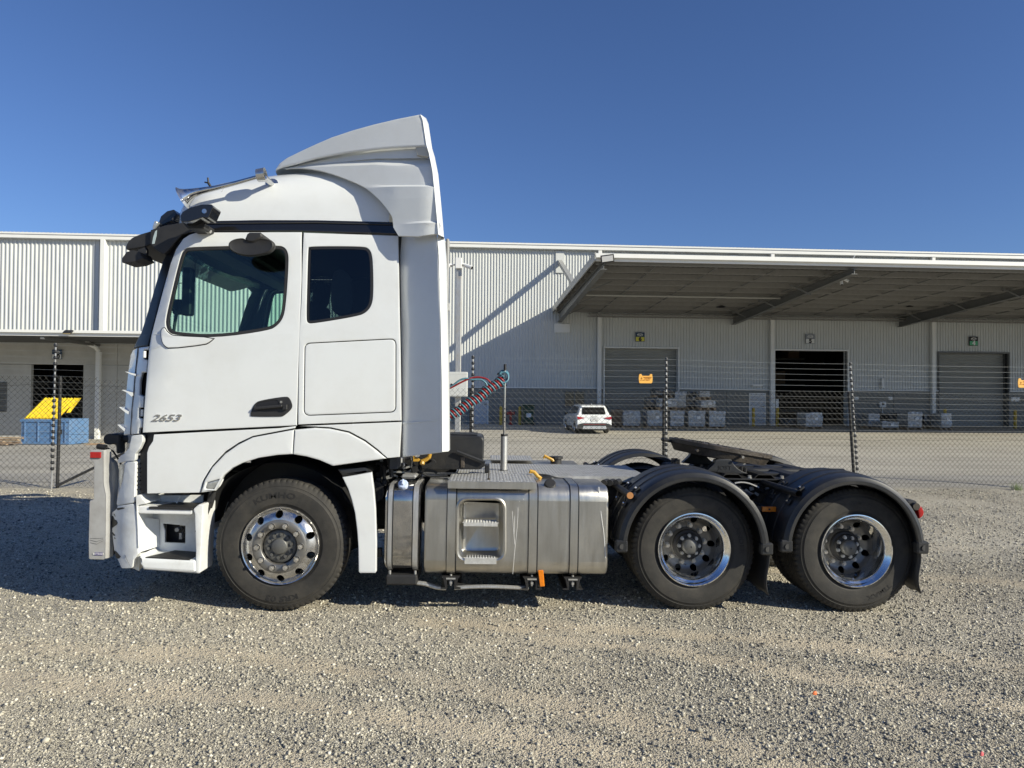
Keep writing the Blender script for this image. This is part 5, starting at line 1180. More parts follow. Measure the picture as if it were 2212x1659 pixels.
q = MB(); pts = P([(244, 790), (300, 830), (312, 880), (300, 1120), (240, 1160)], 6.1); q.prism(pts, 6.0, 7.9); tb(q, 'lower_channel', GREYW, BB, bevel=.02)
q = MB(); z0_ = P([(290, 80), (440, 80)], 5.95); q.tube([(z0_[0][0]+.0, 5.93, z0_[0][1]), (z0_[0][0]-.02, 8.0, z0_[0][1])], .045, 14); q.tube([(z0_[0][0], 6.0, z0_[0][1]), (z0_[1][0]+.02, 6.0, z0_[0][1])], .028, 10); q.tube([(z0_[0][0], 6.3, z0_[0][1]-.35), (z0_[0][0]-.02, 7.6, z0_[0][1]-.35)], .035, 12)
tb(q, 'top_tube', BLK, BB)
q = MB(); pts = P([(208, 70), (222, 35), (350, 22), (388, 28), (390, 235), (350, 240), (345, 140), (212, 128)], 5.93); q.prism(pts, 5.93, 6.03); tb(q, 'end_bracket', BLK, BB, bevel=.01)
q = MB(); a_, b_ = P([(150, 145), (245, 172)], 5.9); q.cyl((a_[0], 5.9, a_[1]-.01), (b_[0], 5.9, b_[1]+.0), .022, 10); q.tube([(b_[0], 5.9, b_[1]), (b_[0]+.05, 5.91, b_[1]-.03), (b_[0]+.10, 5.93, b_[1]-.12), (b_[0]+.11, 5.94, b_[1]-.22)], .008, 6); tb(q, 'hitch_pin', DARK, BB)
q = MB(); a_ = P([(240, 1160), (310, 1150), (325, 1340), (240, 1370)], 6.1); q.prism(a_, 6.0, 7.9); tb(q, 'bar_underside', SGK, BB)
# ---- sun visor, mirrors, horns
vis = W('A', [(458, 438), (462, 390), (500, 335), (560, 300), (710, 255), (790, 232), (905, 268), (880, 330), (800, 392), (700, 385), (645, 408), (520, 430)], 5.80)
q = MB(); q.prism(chaikin(vis, 1), 5.80, 8.10); tb(q, 'sun_visor', BLK, bevel=.01)
va = W('A', [(705, 255), (830, 215), (960, 192), (1190, 168), (1195, 262), (1090, 275), (1000, 302), (930, 375), (900, 415), (838, 480), (805, 478), (740, 430), (700, 386)], 5.79)
o = plate('visor_bracket', va, [], 5.765, .06, BLK, TR, bevel=.01); mirror(o)
st_ = plate('peeled_sticker', W('A', [(735, 262), (752, 250), (748, 300), (728, 378), (706, 380), (716, 320)], 5.76), [], 5.762, .003, mat('pale_sticker', (.35, .42, .44), .5), o, bevel=.0005)
q = MB()
def pod(name, pts, y0, y1, m, ch=1, bev=.02):
    q = MB(); q.prism(rnd(W('A', pts, y0), .014, 3), y0, y1); bev *= .4; return tb(q, name, m, bevel=bev)
pod('mirror_camera', [(972, 112), (992, 80), (1060, 40), (1170, 12), (1262, 10), (1280, 32), (1232, 140), (1180, 132), (1130, 150), (1060, 170), (975, 175)], 5.44, 5.60, GLOSS, 1, .03)
q = MB(); a_ = W('A', [(1196, 75)], 5.44)[0]; q.cyl((a_[0], 5.436, a_[1]), (a_[0], 5.442, a_[1]), .018, 14); tb(q, 'camera_eye', CHROME)
pod('mirror_camera_arm', [(985, 165), (1130, 150), (1200, 190), (1195, 240), (1130, 235), (1040, 235), (1010, 205)], 5.56, 5.80, BLK, 1, .01)
q = MB(); pc = W('A', [(1120, 165), (1190, 238)], 5.58); q.tube([(pc[0][0], 5.57, pc[0][1]), (pc[1][0], 5.70, pc[1][1])], .022, 8); tb(q, 'arm_hinge', GALV)
pod('front_mirror', [(765, 195), (790, 122), (848, 74), (915, 58), (932, 90), (905, 158), (850, 180), (715, 245), (712, 215)], 6.10, 6.40, GLOSS, 1, .03)
q = MB(); pc = W('A', [(930, 100), (905, 200), (960, 95)], 6.0); q.tube([(pc[0][0], 6.1, pc[0][1]), (pc[2][0], 5.95, pc[2][1]-.03), (pc[1][0]+.03, 5.9, pc[1][1])], .014, 6); tb(q, 'mirror_stay', BLK)
pod('side_marker_lens', [(708, 235), (728, 170), (752, 162), (756, 190), (728, 248)], 6.05, 6.2, CLEARL, 1, .01)
pod('kerb_mirror', [(425, 560), (428, 512), (470, 455), (525, 438), (590, 452), (606, 492), (625, 512), (545, 545)], 5.70, 5.90, BLK, 1, .02)
pod('kerb_mirror_stay', [(560, 440), (645, 405), (658, 440), (652, 485), (610, 510), (600, 470)], 5.80, 5.84, BLK, 1, .01)
q = MB(); ell = chaikin(W('D', [(612, 145), (622, 104), (668, 80), (742, 72), (762, 100), (800, 112), (842, 92), (872, 78), (958, 84), (990, 112), (993, 150), (960, 190), (880, 214), (780, 224), (695, 208), (640, 182)], 5.46), 2)
c0 = Vector((sum(p_[0] for p_ in ell)/len(ell), sum(p_[1] for p_ in ell)/len(ell)))
rings = []
for y, s_ in ((5.470, .80), (5.462, .93), (5.475, 1.0), (5.515, .99), (5.525, .93), (5.50, .5)): rings.append([(c0.x+(a-c0.x)*s_, y, c0.y+(b_-c0.y)*s_) for a, b_ in ell])
q.loft(rings); pm = tb(q, 'door_top_mirror', BLK, smooth=50)
q = MB(); q.prism(W('D', [(780, 32), (895, 32), (897, 78), (862, 92), (832, 112), (790, 113), (752, 95)], 5.46), 5.452, 5.70); tb(q, 'mirror_mount', BLK, pm, bevel=.012)
HX = [at(*px('C', a, b_), 5.68) for a, b_ in ((215, 640), (240, 628), (275, 612), (330, 598), (420, 580), (560, 545), (710, 503), (738, 490))]
q = MB(); q.tube(HX, [.072, .054, .036, .026, .020, .016, .015, .015], 16, cap=False)
q.tube([HX[0]+(HX[0]-HX[1])*.5, HX[0]], [.092, .072], 18, cap=False); horn = tb(q, 'air_horn', CHROME, smooth=60, fixn=False)
q = MB(); c_ = at(*px('C', 733, 492), 5.68); q.tube([c_+Vector((-.035, 0, -.005)), c_+Vector((.03, 0, .005))], [.05, .055], 18); tb(q, 'horn_driver', CHROME, horn)
q = MB(); q.cyl(c_+Vector((.02, .0, -.02)), c_+Vector((.03, .18, -.02)), .022, 10); q.cyl(c_+Vector((.03, .17, -.018)), c_+Vector((.03, .34, -.07)), .05, 14); tb(q, 'horn_stand', CHROME, horn)
hs = [at(*px('C', a, b_), 5.95) for a, b_ in ((395, 578), (375, 545), (350, 540), (376, 540), (372, 510))]
q = MB(); q.tube([hs[0], hs[1]], .012, 6); q.tube([hs[1], hs[4]], .008, 6); q.tube([hs[1], hs[2]], .006, 6); q.cyl(hs[0]-Vector((.0, 0, .02)), hs[0], .03, 10); tb(q, 'broken_horn_stand', DARK)
# ---- interior
def seat(x, y):
    q = MB(); q.box((x, y, 1.98-.17), (.5, .5, .16)); q.box((x+.03, y, 1.58), (.42, .42, .34)); sb = tb(q, 'seat', CABIN, bevel=.05, bseg=2)
    q = MB(); q.box((x+.30, y, 2.18), (.14, .5, .72), Matrix.Rotation(.16, 3, 'Y')); q.box((x+.38, y, 2.62), (.11, .28, .22), Matrix.Rotation(.16, 3, 'Y')); tb(q, 'seat_backrest', CABIN, sb, bevel=.05, bseg=2)
seat(-2.08, 6.28); seat(-2.08, 7.62)
q = MB(); q.bb(-3.06, -2.66, 5.86, 8.02, 1.75, 2.02); q.bb(-2.70, -2.5, 6.9, 7.9, 1.85, 2.07); db = tb(q, 'dashboard', CABIN, bevel=.05, bseg=2)
q = MB(); q.bb(-2.95, -2.62, 5.87, 6.7, 1.90, 2.065); tb(q, 'dash_trim', BEIGE, db, bevel=.03, bseg=2)
q = MB(); q.tube([(-2.46+.19*cos(a)*.45, 7.55+.21*sin(a), 2.12+.19*cos(a)*.9) for a in np.linspace(0, 2*pi, 25)[:-1]], .014, 6, closed=True); q.cyl((-2.46, 7.55, 2.12), (-2.62, 7.55, 1.95), .03, 8); q.tube([(-2.46+.17*.45, 7.55, 2.12+.17), (-2.46-.17*.45, 7.55, 2.12-.17)], .012, 5); tb(q, 'steering_wheel', BLK)
gh = [at(*px('D', a, b_), 5.95) for a, b_ in ((150, 655), (178, 665), (196, 700), (185, 760), (172, 850))]
q = MB(); q.tube(gh, .013, 8); tb(q, 'grab_handle', CABIN)
m1, m2 = at(*px('A', 1000, 600), 6.06), at(*px('A', 1078, 1050), 6.06); q = MB(); q.bb(m1.x, m2.x, 6.03, 6.12, m2.z, m1.z); mm_ = tb(q, 'mirror_display', SATIN, bevel=.012)
m1, m2 = at(*px('A', 915, 900), 6.08), at(*px('A', 1003, 1040), 6.08); q = MB(); q.bb(m1.x, m2.x, 6.04, 6.12, m2.z, m1.z); tb(q, 'display_mount', SATIN, mm_, bevel=.01)
fr_ = [at(*px('A', a, b_), 6.1) for a, b_ in ((1110, 520), (1108, 730), (960, 748))]; q = MB(); q.tube(fr_, .004, 5); tb(q, 'sun_blind_cord', SATIN)
q = MB(); q.bb(-1.95, -1.0, 5.85, 8.05, 1.9, 2.05); q.bb(-1.9, -1.0, 7.6, 8.0, 2.6, 3.0); tb(q, 'sleeper_bunk', CABIN, bevel=.04)
# ---- wheels
def tyre_prof(R, w=.29, rb=.302):
    p = [(rb-.012, .045), (rb, .030), (rb+.012, .020), (rb+.03, .010), (rb+.034, .006), (rb+.06, .002), (R*.80, 0), (R*.86, .003), (R*.865, .006), (R*.90, .012), (R*.905, .010), (R*.94, .020), (R*.965, .026), (R*.985, .032), (R*.995, .040), (R, .052)]
    gr_ = []
    for c in (.085, .125, .165, .205): gr_ += [(R, c-.006), (R-.014, c-.005), (R-.014, c+.005), (R, c+.006)]
    return p+gr_+[(r, w-d) for r, d in reversed(p)]
def sectors(profile, m_seg, k_off, r0):
    pass
def make_tyre(c, R, par, text=(), sipes=70, name='tyre'):
    q = MB(); prof = tyre_prof(R); seg = sipes*4; n = len(prof); vs = []
    for i in range(seg):
        a = 2*pi*i/seg; notch = (i % 4 == 0)
        for j, (r, d) in enumerate(prof):
            rr_ = r
            if notch and (12 <= j <= 15 or n-16 <= j <= n-13): rr_ = r-.010
            vs.append((c[0]+rr_*cos(a), c[1]+d, c[2]+rr_*sin(a)))
    fs = []
    for i in range(seg):
        k = (i+1) % seg
        for j in range(n-1): fs.append((i*n+j, i*n+j+1, k*n+j+1, k*n+j))
    q.add(vs, fs); t = tb(q, name, RUB, par, smooth=35)
    for (s_, ang, sz, rad_, sx) in text:
        flip = ang < 0
        textmesh('tyre_lettering', s_, sz, .0012, Matrix.Translation((c[0], c[1]-.0002 if rad_ < R*.82 else c[1]+.001, c[2])), RUBD, t, sx=sx, bend=(rad_, radians(abs(ang))), bold=.0015)
    return t
def holed_band(q, c, prof, nh, rh, rc, off=0.0, nseg=10):
    """annulus between prof[0] and prof[-1] (r, d) with nh round holes of radius rh at rc"""
    rs = [p_[0] for p_ in prof]; ds = [p_[1] for p_ in prof]; r1, r2 = rs[0], rs[-1]; D = lambda r: float(np.interp(r, rs, ds))
    m = 24; ha = pi/nh
    for h in range(nh):
        a0 = off+2*pi*h/nh; ring_o = []
        for k in range(m):
            t = 2*pi*k/m; cx, cy = cos(t), sin(t); s_ = 1/max(abs(cx), abs(cy)); u, v_ = cx*s_, cy*s_
            r = (r1+r2)/2+v_*(r2-r1)/2; a = a0+u*ha; ring_o.append((r*cos(a), r*sin(a)))
        hc = (rc*cos(a0), rc*sin(a0)); ring_i = []
        for k in range(m):
            t = 2*pi*k/m; et = (-sin(a0), cos(a0)); er = (cos(a0), sin(a0)); ring_i.append((hc[0]+rh*(cos(t)*et[0]+sin(t)*er[0]), hc[1]+rh*(cos(t)*et[1]+sin(t)*er[1])))
        vs = []; st_ = 5
        for j in range(st_+1):
            f = j/st_
            for k in range(m):
                x = ring_i[k][0]*(1-f)+ring_o[k][0]*f; z = ring_i[k][1]*(1-f)+ring_o[k][1]*f; vs.append((c[0]+x, c[1]+D(math.hypot(x, z)), c[2]+z))
        for k in range(m): x, z = ring_i[k]; vs.append((c[0]+x, c[1]+D(math.hypot(x, z))+.022, c[2]+z))
        fs = [(j*m+k, j*m+(k+1) % m, (j+1)*m+(k+1) % m, (j+1)*m+k) for j in range(st_) for k in range(m)]
        fs += [((st_+1)*m+k, (st_+1)*m+(k+1) % m, (k+1) % m, k) for k in range(m)]
        q.add(vs, fs)
def weld(q):
    me = bpy.data.meshes.new('x'); me.from_pydata(q.v, [], q.f); bm = bmesh.new(); bm.from_mesh(me); bmesh.ops.remove_doubles(bm, verts=bm.verts, dist=1e-4)
    q.v = [tuple(v.co) for v in bm.verts]; bm.verts.ensure_lookup_table(); q.f = [tuple(v.index for v in f.verts) for f in bm.faces]; bm.free(); bpy.data.meshes.remove(me); return q
def nut(par, c, r, h, m=RIMM, name='wheel_nut', cap=True):
    q = MB(); q.lathe([(.001, 0), (r*1.35, 0), (r*1.35, -h*.2)], c, 14); q.tube([(c[0], c[1]-h*.2, c[2]), (c[0], c[1]-h*.75, c[2])], r, 6); q.tube([(c[0], c[1]-h*.75, c[2]), (c[0], c[1]-h, c[2])], r*.6, 8); return q.build(name, m, par, smooth=35)
DISC = mat('grey_weathered_disc', (.22, .215, .205), .38, .7, var=.15, vs=9, dirt_glint=.6, dirt_glint_col=(.17, .15, .125), ds=12)
NUTM = mat('worn_wheel_nut', (.58, .56, .52), .3, .8, var=.3, vs=30, dirt_glint=.6, dirt_glint_col=(.16, .13, .10), ds=30)
HUBG = mat('grey_hub_bolt', (.12, .12, .115), .5, .4, var=.2)
def front_wheel(cx, yf0, R):
    c = (cx, yf0, R); sgn = 1
    q = MB(); q.lathe([(.25, .30), (.285, .10), (.296, .05), (.306, .012), (.312, .002), (.308, -.004), (.300, .0), (.295, .012), (.292, .022)], c, 96)
    holed_band(q, c, [(.214, -.030), (.236, -.026), (.265, -.006), (.292, .022)], 10, .030, .2545, pi/10+.04)
    wh = tb(weld(q), 'wheel', RIMM, TR, smooth=40)
    q = MB(); q.lathe([(.214, -.0302), (.204, -.036), (.196, -.038), (.150, -.036), (.143, -.030), (.140, .03)], c, 96); tb(q, 'rim_disc', DISC, wh, smooth=40)
    make_tyre(c, R, wh, [('KUMHO', 98, .062, R*.765, 1.5), ('KRS 03', 273, .058, R*.80, 1.5)], name='tyre')
    q = MB(); q.lathe([(.141, .05), (.139, .01), (.128, -.002), (.112, -.006), (.068, -.010), (.062, -.030), (.054, -.036), (.001, -.038)], c, 40); hb = tb(q, 'hub', HUBG, wh, smooth=40)
    for k in range(10):
        a = 2*pi*k/10+pi/10*.1; nut(wh, (cx+.172*cos(a), yf0-.036, R+.172*sin(a)), .0195, .045, NUTM)
    for k in range(10):
        a = 2*pi*k/10+.2; nut(wh, (cx+.092*cos(a), yf0-.007, R+.092*sin(a)), .0145, .022, HUBG, 'hub_bolt')
    return wh
def rear_wheel(cx, yf0, R, text, rot=0):
    c = (cx, yf0, R)
    q = MB(); q.lathe([(.306, .03), (.306, .006), (.303, -.004), (.296, -.005), (.288, .002), (.279, .014), (.272, .022), (.262, .028), (.256, .036), (.253, .062), (.250, .13), (.248, .19), (.246, .205)], c, 96)
    rimp = tb(q, 'wheel', RIMP, TR, smooth=45)
    q = MB(); holed_band(q, c, [(.182, .262), (.198, .260), (.222, .245), (.246, .205)], 10, .028, .2145, rot)
    q.lathe([(.182, .262), (.176, .265), (.140, .265), (.136, .26), (.134, .22), (.130, .21)], c, 96); tb(weld(q), 'rim_disc', DISC, rimp, smooth=40)
    make_tyre(c, R, rimp, text); make_tyre((cx, yf0+.335, R), R, rimp)
    q = MB(); q.lathe([(.134, .30), (.130, .20), (.124, .186), (.108, .180), (.104, .172)], c, 40); q.lathe([(.106, .185), (.104, .165), (.098, .158), (.066, .155), (.064, .128), (.001, .125)], c, 40); hb = tb(q, 'hub', DARK, rimp, smooth=40)
    q = MB(); q.lathe([(.0665, .152), (.067, .122), (.060, .108), (.038, .098), (.008, .095), (.005, .102), (.001, .102)], c, 36); tb(q, 'hub_cap', HUBG, rimp, smooth=50)
    for k in range(10):
        a = 2*pi*k/10+.1+rot; nut(rimp, (cx+.160*cos(a), yf0+.263, R+.160*sin(a)), .0185, .045, NUTM)
    for k in range(8):
        a = 2*pi*k/8+rot; nut(rimp, (cx+.084*cos(a), yf0+.157, R+.084*sin(a)), .0135, .022, GALV, 'hub_bolt')
    return rimp
cF, c1, c2 = at(605.5, 1180, 5.765), at(1500, 1187, 5.83), at(1851, 1190, 5.83)
fw = front_wheel(cF.x, 5.765, .527)
rw1 = rear_wheel(c1.x, 5.83, .516, [('GRENLANDER', 28, .052, .395, 1.35)])
rw2 = rear_wheel(c2.x, 5.83, .518, [('TIMAX', 85, .04, .40, 1.5), ('TIMAX', 300, .05, .40, 1.5)], .3)
def mirror_tree(o, par):
    m = mirror(o, par)
    for ch in list(o.children): mirror_tree(ch, m)
for w_ in (fw, rw1, rw2): mirror_tree(w_, TR)
# ---- front wheel well, mudguard behind the front wheel
q = MB(); q.lathe([(.66, 5.80), (.665, 6.42)], (-1.9, 0, .53), 40, a0=radians(8), a1=radians(172)); q.lathe([(.66, 6.42), (.15, 6.42)], (-1.9, 0, .53), 40, a0=0, a1=pi); ww = tb(q, 'wheel_well_liner', BLK); mirror(ww)
mg = W('F', [(1396, 203), (1545, 178), (1692, 150), (1716, 330), (1732, 520), (1742, 850), (1740, 1150), (1728, 1168), (1575, 1168), (1560, 1155), (1556, 900), (1545, 740), (1522, 560), (1490, 430), (1455, 325)], 5.71)
def mgf(x, z): return 5.71+.9*max(0, (x+1.32))**2*0+.02*(x > -1.2)
mgo = plate('mudguard', mg, [], 5.71, .05, WHITE, TR, bevel=.012); mirror(mgo)
q = MB(); r0 = W('F', [(1545, 180), (1640, 250), (1660, 560), (1665, 850), (1660, 1165)], 5.709)
mt_ = plate('mudguard_top', W('F', [(1340, 118), (1620, 98), (1672, 130), (1688, 150), (1400, 198)], 5.76), [], 5.76, .5, FEND, TR, bevel=.02)
# ---- chassis
q = MB()
for y in (6.52, 7.30):
    q.bb(-2.9, 3.35, y, y+.012, .76, 1.03); q.bb(-2.9, 3.35, y, y+.08, 1.018, 1.03); q.bb(-2.9, 3.35, y, y+.08, .76, .772)
rail = tb(q, 'chassis_rail', DARK)
for x in (-.4, .7, 1.3, 1.95, 2.6, 3.3): q = MB(); q.bb(x-.05, x+.05, 6.53, 7.31, .80, .98); tb(q, 'cross_member', DARK)
for x in (-1.888, 1.497, 2.835):
    q = MB(); q.cyl((x, 6.2, .52), (x, 7.7, .52), .075, 12)
    if x > 0: q.lathe([(.01, -.2), (.16, -.16), (.2, 0), (.16, .16), (.01, .2)], (x, 6.95, .54), 20, ax='Y')
    tb(q, 'axle', DARK, smooth=50)
q = MB(); q.cyl((-1.6, 6.95, .62), (2.8, 6.95, .58), .06, 12); tb(q, 'drive_shaft', DARK)
q = MB(); q.bb(-2.4, -1.1, 6.62, 7.28, .5, 1.25); q.bb(-1.1, -.2, 6.7, 7.2, .55, .98); tb(q, 'engine_block', DARK, bevel=.04)
for x in (1.25, 1.75, 2.59, 3.08):
    q = MB(); 
    for k in range(4): q.lathe([(.09, .62+.07*k), (.115, .655+.07*k), (.09, .69+.07*k)], (x, 6.42, 0), 16, ax='Z')
    a_ = tb(q, 'air_bag', RUB, smooth=50); mirror(a_)
for x in (1.497, 2.835):
    q = MB(); q.tube([(x-.45, 6.44, .50), (x-.2, 6.44, .42), (x+.2, 6.44, .42), (x+.45, 6.44, .52)], .035, 6); a_ = tb(q, 'suspension_arm', DARK); mirror(a_)
# small clutter between cab and tank: valves, pipes, hoses
cl = [((.0, .0), )]
def path(reg, pts, Y, r, m, name, par=TR, seg=7):
    ys_ = Y if isinstance(Y, (list, tuple)) else [Y]*len(pts); P3 = [at(*px(reg, a, b_), y) for (a, b_), y in zip(pts, ys_)]
    q = MB(); q.tube([Vector(p_) for p_ in catm([tuple(p_) for p_ in P3], 4)] if len(P3) > 2 else P3, r, seg); return tb(q, name, m, par)
def catm3(p): return p
path('T', [(350, 120), (395, 300), (405, 440)], 5.95, .018, DARK, 'support_strut')
path('T', [(735, 90), (770, 190), (880, 320), (1000, 400), (1120, 425), (1380, 420)], 6.2, .009, BLK, 'rubber_hose')
path('T', [(230, 210), (235, 330), (240, 420)], 6.0, .014, DARK, 'steel_pipe'); path('T', [(268, 240), (285, 330), (275, 420), (290, 520)], 5.98, .016, DARK, 'steel_pipe')
path('T', [(760, 150), (750, 280), (800, 370), (850, 380)], 6.15, .008, BLK, 'rubber_hose'); path('T', [(980, 330), (1060, 320), (1150, 340), (1200, 370)], 6.2, .01, BLK, 'rubber_hose')
path('T', [(430, 345), (600, 352), (700, 350), (760, 300)], 6.2, .012, GALV, 'steel_pipe'); path('T', [(850, 410), (1100, 412), (1380, 415)], 6.25, .010, GALV, 'steel_pipe')
def tbox(reg, a, b_, y0, y1, name, m, par=TR, bevel=.006): 
    p1, p2 = at(*px(reg, *a), y0), at(*px(reg, *b_), y0); q = MB(); q.bb(p1.x, p2.x, y0, y1, p2.z, p1.z); return tb(q, name, m, par, bevel=bevel)
tbox('T', (540, 100), (590, 195), 6.05, 6.12, 'valve_block', GALV); tbox('T', (500, 200), (600, 300), 6.1, 6.25, 'air_valve', BLK); tbox('T', (605, 200), (630, 260), 6.05, 6.1, 'valve_fitting', GALV)
tbox('T', (560, 398), (840, 470), 5.98, 6.22, 'filter_housing', GALV, bevel=.03); tbox('T', (130, 440), (210, 560), 5.95, 6.0, 'bracket', DARK); tbox('T', (235, 480), (310, 600), 5.93, 5.97, 'bracket', DARK)
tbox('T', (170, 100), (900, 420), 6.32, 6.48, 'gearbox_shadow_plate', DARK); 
tbox('F', (1740, 920), (1790, 1005), 5.80, 5.86, 'side_bracket', BLK)
q = MB(); c_ = at(*px('F', 1720, 340), 5.95); q.cyl((c_.x, 5.9, c_.z), (c_.x, 6.3, c_.z), .09, 20); tb(q, 'air_reservoir', DARK)
for k in range(26):
    c_ = at(*px('T', random.uniform(150, 1000), random.uniform(110, 470)), random.uniform(6.1, 6.3)); q = MB(); q.box(c_, (random.uniform(.015, .07), .03, random.uniform(.01, .05)), Matrix.Rotation(random.uniform(-.6, .6), 3, 'Y'))
    tb(q, 'pipe_clip', DARK if k % 3 else GALV)
q = MB(); c_ = at(*px('F', 1430, 300), 6.1); q.lathe([(.001, 0), (.05, 0), (.05, .03)], (c_.x, 6.08, c_.z), 6); q.box((c_.x+.03, 6.1, c_.z-.05), (.06, .03, .12)); tb(q, 'steering_joint', RUST)
path('B', [(825, 1100), (838, 1060), (850, 1000)], 5.85, .03, BLK, 'washer_bottle'); path('B', [(812, 1150), (835, 1090), (848, 1075)], 5.82, .012, DARK, 'bracket_pipe')
# yellow cab latch
yl = plate('latch_handle', W('T', [(778, 65), (800, 70), (905, 130), (885, 165), (782, 165)], 6.0), [], 6.0, .02, YEL, TR, bevel=.003)
q = MB(); q.tube([at(*px('T', a, b_), 6.0) for a, b_ in ((1075, 30), (1060, 90), (1010, 130), (930, 165))], .017, 8); q.tube([at(*px('T', 935, 215), 5.98), at(*px('T', 945, 175), 5.99)], .02, 8); tb(q, 'latch_bar', YEL, yl)
oval = plate('slotted_plate', chaikin(W('T', [(925, 280), (930, 200), (1000, 140), (1080, 105), (1150, 130), (1190, 180), (1165, 220), (1080, 270), (980, 300)], 6.12), 2), [chaikin(W('T', [(985, 190), (1060, 140), (1105, 140), (1100, 165), (1030, 205), (990, 212)], 6.12), 2)], 6.12, .02, DARK, TR, bevel=.004)
# dark wedge housing behind the cab
wdg = plate('frame_wedge', W('T', [(900, -40), (1560, 0), (2030, 182), (2030, 245), (1940, 305), (930, 300), (900, 200)], 6.15), [], 6.15, .03, DARK, TR, bevel=.006)
tbox('T', (1605, 82), (1675, 280), 6.14, 6.155, 'rusty_tab', RUST, wdg)
q = MB(); b0, b1 = at(*px('K', 60, 1004), 6.30), at(*px('K', 565, 1300), 6.30); q.prism(rnd([(b0.x, b0.z), (b1.x, b0.z), (b1.x, b1.z), (b0.x, b1.z)], .05, 4), 6.22, 6.75); bh = tb(q, 'battery_cover', FEND, bevel=.012)
for k in range(3): q = MB(); q.bb(b0.x, b1.x-.06, 6.3+k*.14, 6.36+k*.14, b0.z+.0, b0.z+.012); tb(q, 'cover_rib', FEND, bh, bevel=.004)
q = MB(); a_ = [at(*px('T', x, y), 6.12) for x, y in ((1540, -10), (2035, 178))]; q.tube(a_, .014, 6); tb(q, 'wedge_flange', FEND, wdg)
tbox('T', (2030, 235), (2110, 370), 6.3, 6.5, 'rubber_stop', SGK)
# ---- catwalk tread plates
def treadplate(name, x0, x1, y0, y1, z, th, m=TREADP, par=TR, pitch=.045):
    q = MB(); q.bb(x0, x1, y0, y1, z-th, z); o = tb(q, name, m, par, bevel=.003)
    q = MB(); i = 0; x = x0+.02
    while x < x1-.02:
        j = 0; y = y0+.02
        while y < y1-.02:
            a = .75 if (i+j) % 2 else -.75; dx, dy = .013*cos(a), .013*sin(a); nx_, ny_ = -.0035*sin(a), .0035*cos(a)
            q.add([(x-dx-nx_, y-dy-ny_, z), (x+dx-nx_, y+dy-ny_, z), (x+dx+nx_, y+dy+ny_, z), (x-dx+nx_, y-dy+ny_, z), (x-dx*.7, y-dy*.7, z+.003), (x+dx*.7, y+dy*.7, z+.003)], [(0, 1, 5, 4), (2, 3, 4, 5), (1, 2, 5), (3, 0, 4)])
            y += pitch*.6; j += 1
        x += pitch*.6; i += 1
    g = q.build('tread_pattern', m, o, smooth=0, fixn=False); g['kind'] = 'stuff'; return o
xa = at(*px('K', 620, 1380), 6.4).x; xb = at(1395, 1020, 6.5).x
cw_ = treadplate('catwalk_plate', xa-.3, xb, 6.38, 7.42, 1.05, .006)
q = MB(); q.bb(xa-.3, xb-.12, 6.37, 6.376, 1.0, 1.05); tb(q, 'plate_edge', TREADP, cw_)
# ---- fuel tank
def rsec(x, y0, y1, z0, z1, r, g=0, n=7):
    pts = rnd([(y0-g, z0-g), (y1+g, z0-g), (y1+g, z1+g), (y0-g, z1+g)], r+g, n); return [(x, a, b_) for a, b_ in pts]
def tank(name, x0, x1, y0, y1, z0, z1, r, m):
    q = MB(); e = .018
    q.loft([rsec(x0+.0, y0+e, y1-e, z0+e, z1-e, r-e), rsec(x0+e*.3, y0+e*.3, y1-e*.3, z0+e*.3, z1-e*.3, r), rsec(x0+e, y0, y1, z0, z1, r), rsec(x1-e, y0, y1, z0, z1, r), rsec(x1-e*.3, y0+e*.3, y1-e*.3, z0+e*.3, z1-e*.3, r), rsec(x1, y0+e, y1-e, z0+e, z1-e, r-e)])
    return q
yt0 = 5.735; ptl = at(*px('G', 487, 700), yt0); ptr = at(*px('G', 2092, 700), yt0)
TZ0 = at(*px('G', 1000, 1132), yt0+.05).z; TZ1 = 1.035; RT = .12
rec = rnd(W('G', [(782, 475), (1186, 475), (1186, 1008), (776, 1008)], yt0), .085, 6)
q = tank('fuel_tank', ptl.x, ptr.x, yt0, 6.40, TZ0, TZ1, RT, ALU)
# cut the flat front face away and refit it with the step opening
me = bpy.data.meshes.new('fuel_tank'); me.from_pydata(q.v, [], q.f); bm = bmesh.new(); bm.from_mesh(me)
kill = [f for f in bm.faces if all(abs(v.co.y-yt0) < 1e-4 for v in f.verts) and f.calc_area() > .05]
bmesh.ops.delete(bm, geom=kill, context='FACES'); bmesh.ops.recalc_face_normals(bm, faces=bm.faces); bm.to_mesh(me); bm.free()
ft = finish(me, 'fuel_tank', ALU, TR, 35)
fp = [(ptl.x+.018, TZ0+RT), (ptr.x-.018, TZ0+RT), (ptr.x-.018, TZ1-RT), (ptl.x+.018, TZ1-RT)]
plate('tank_face', fp, [grow(rec, .002)], yt0, .004, ALU, ft, bevel=.0002, smooth=20)
rings = []
for s_, y in ((.006, yt0+.001), (.016, yt0-.006), (.004, yt0-.012), (-.010, yt0-.006), (-.022, yt0+.02), (-.030, yt0+.13), (-.042, yt0+.160), (-.060, yt0+.168)):
    g_ = grow(rec, s_); rings.append([(a, y, b_) for a, b_ in g_])
q = MB(); q.loft(rings, caps=False); q.f.append(tuple(len(rings[0])*(len(rings)-1)+k for k in range(len(rings[0])))); tb(q, 'step_recess', ALU, ft, smooth=40)
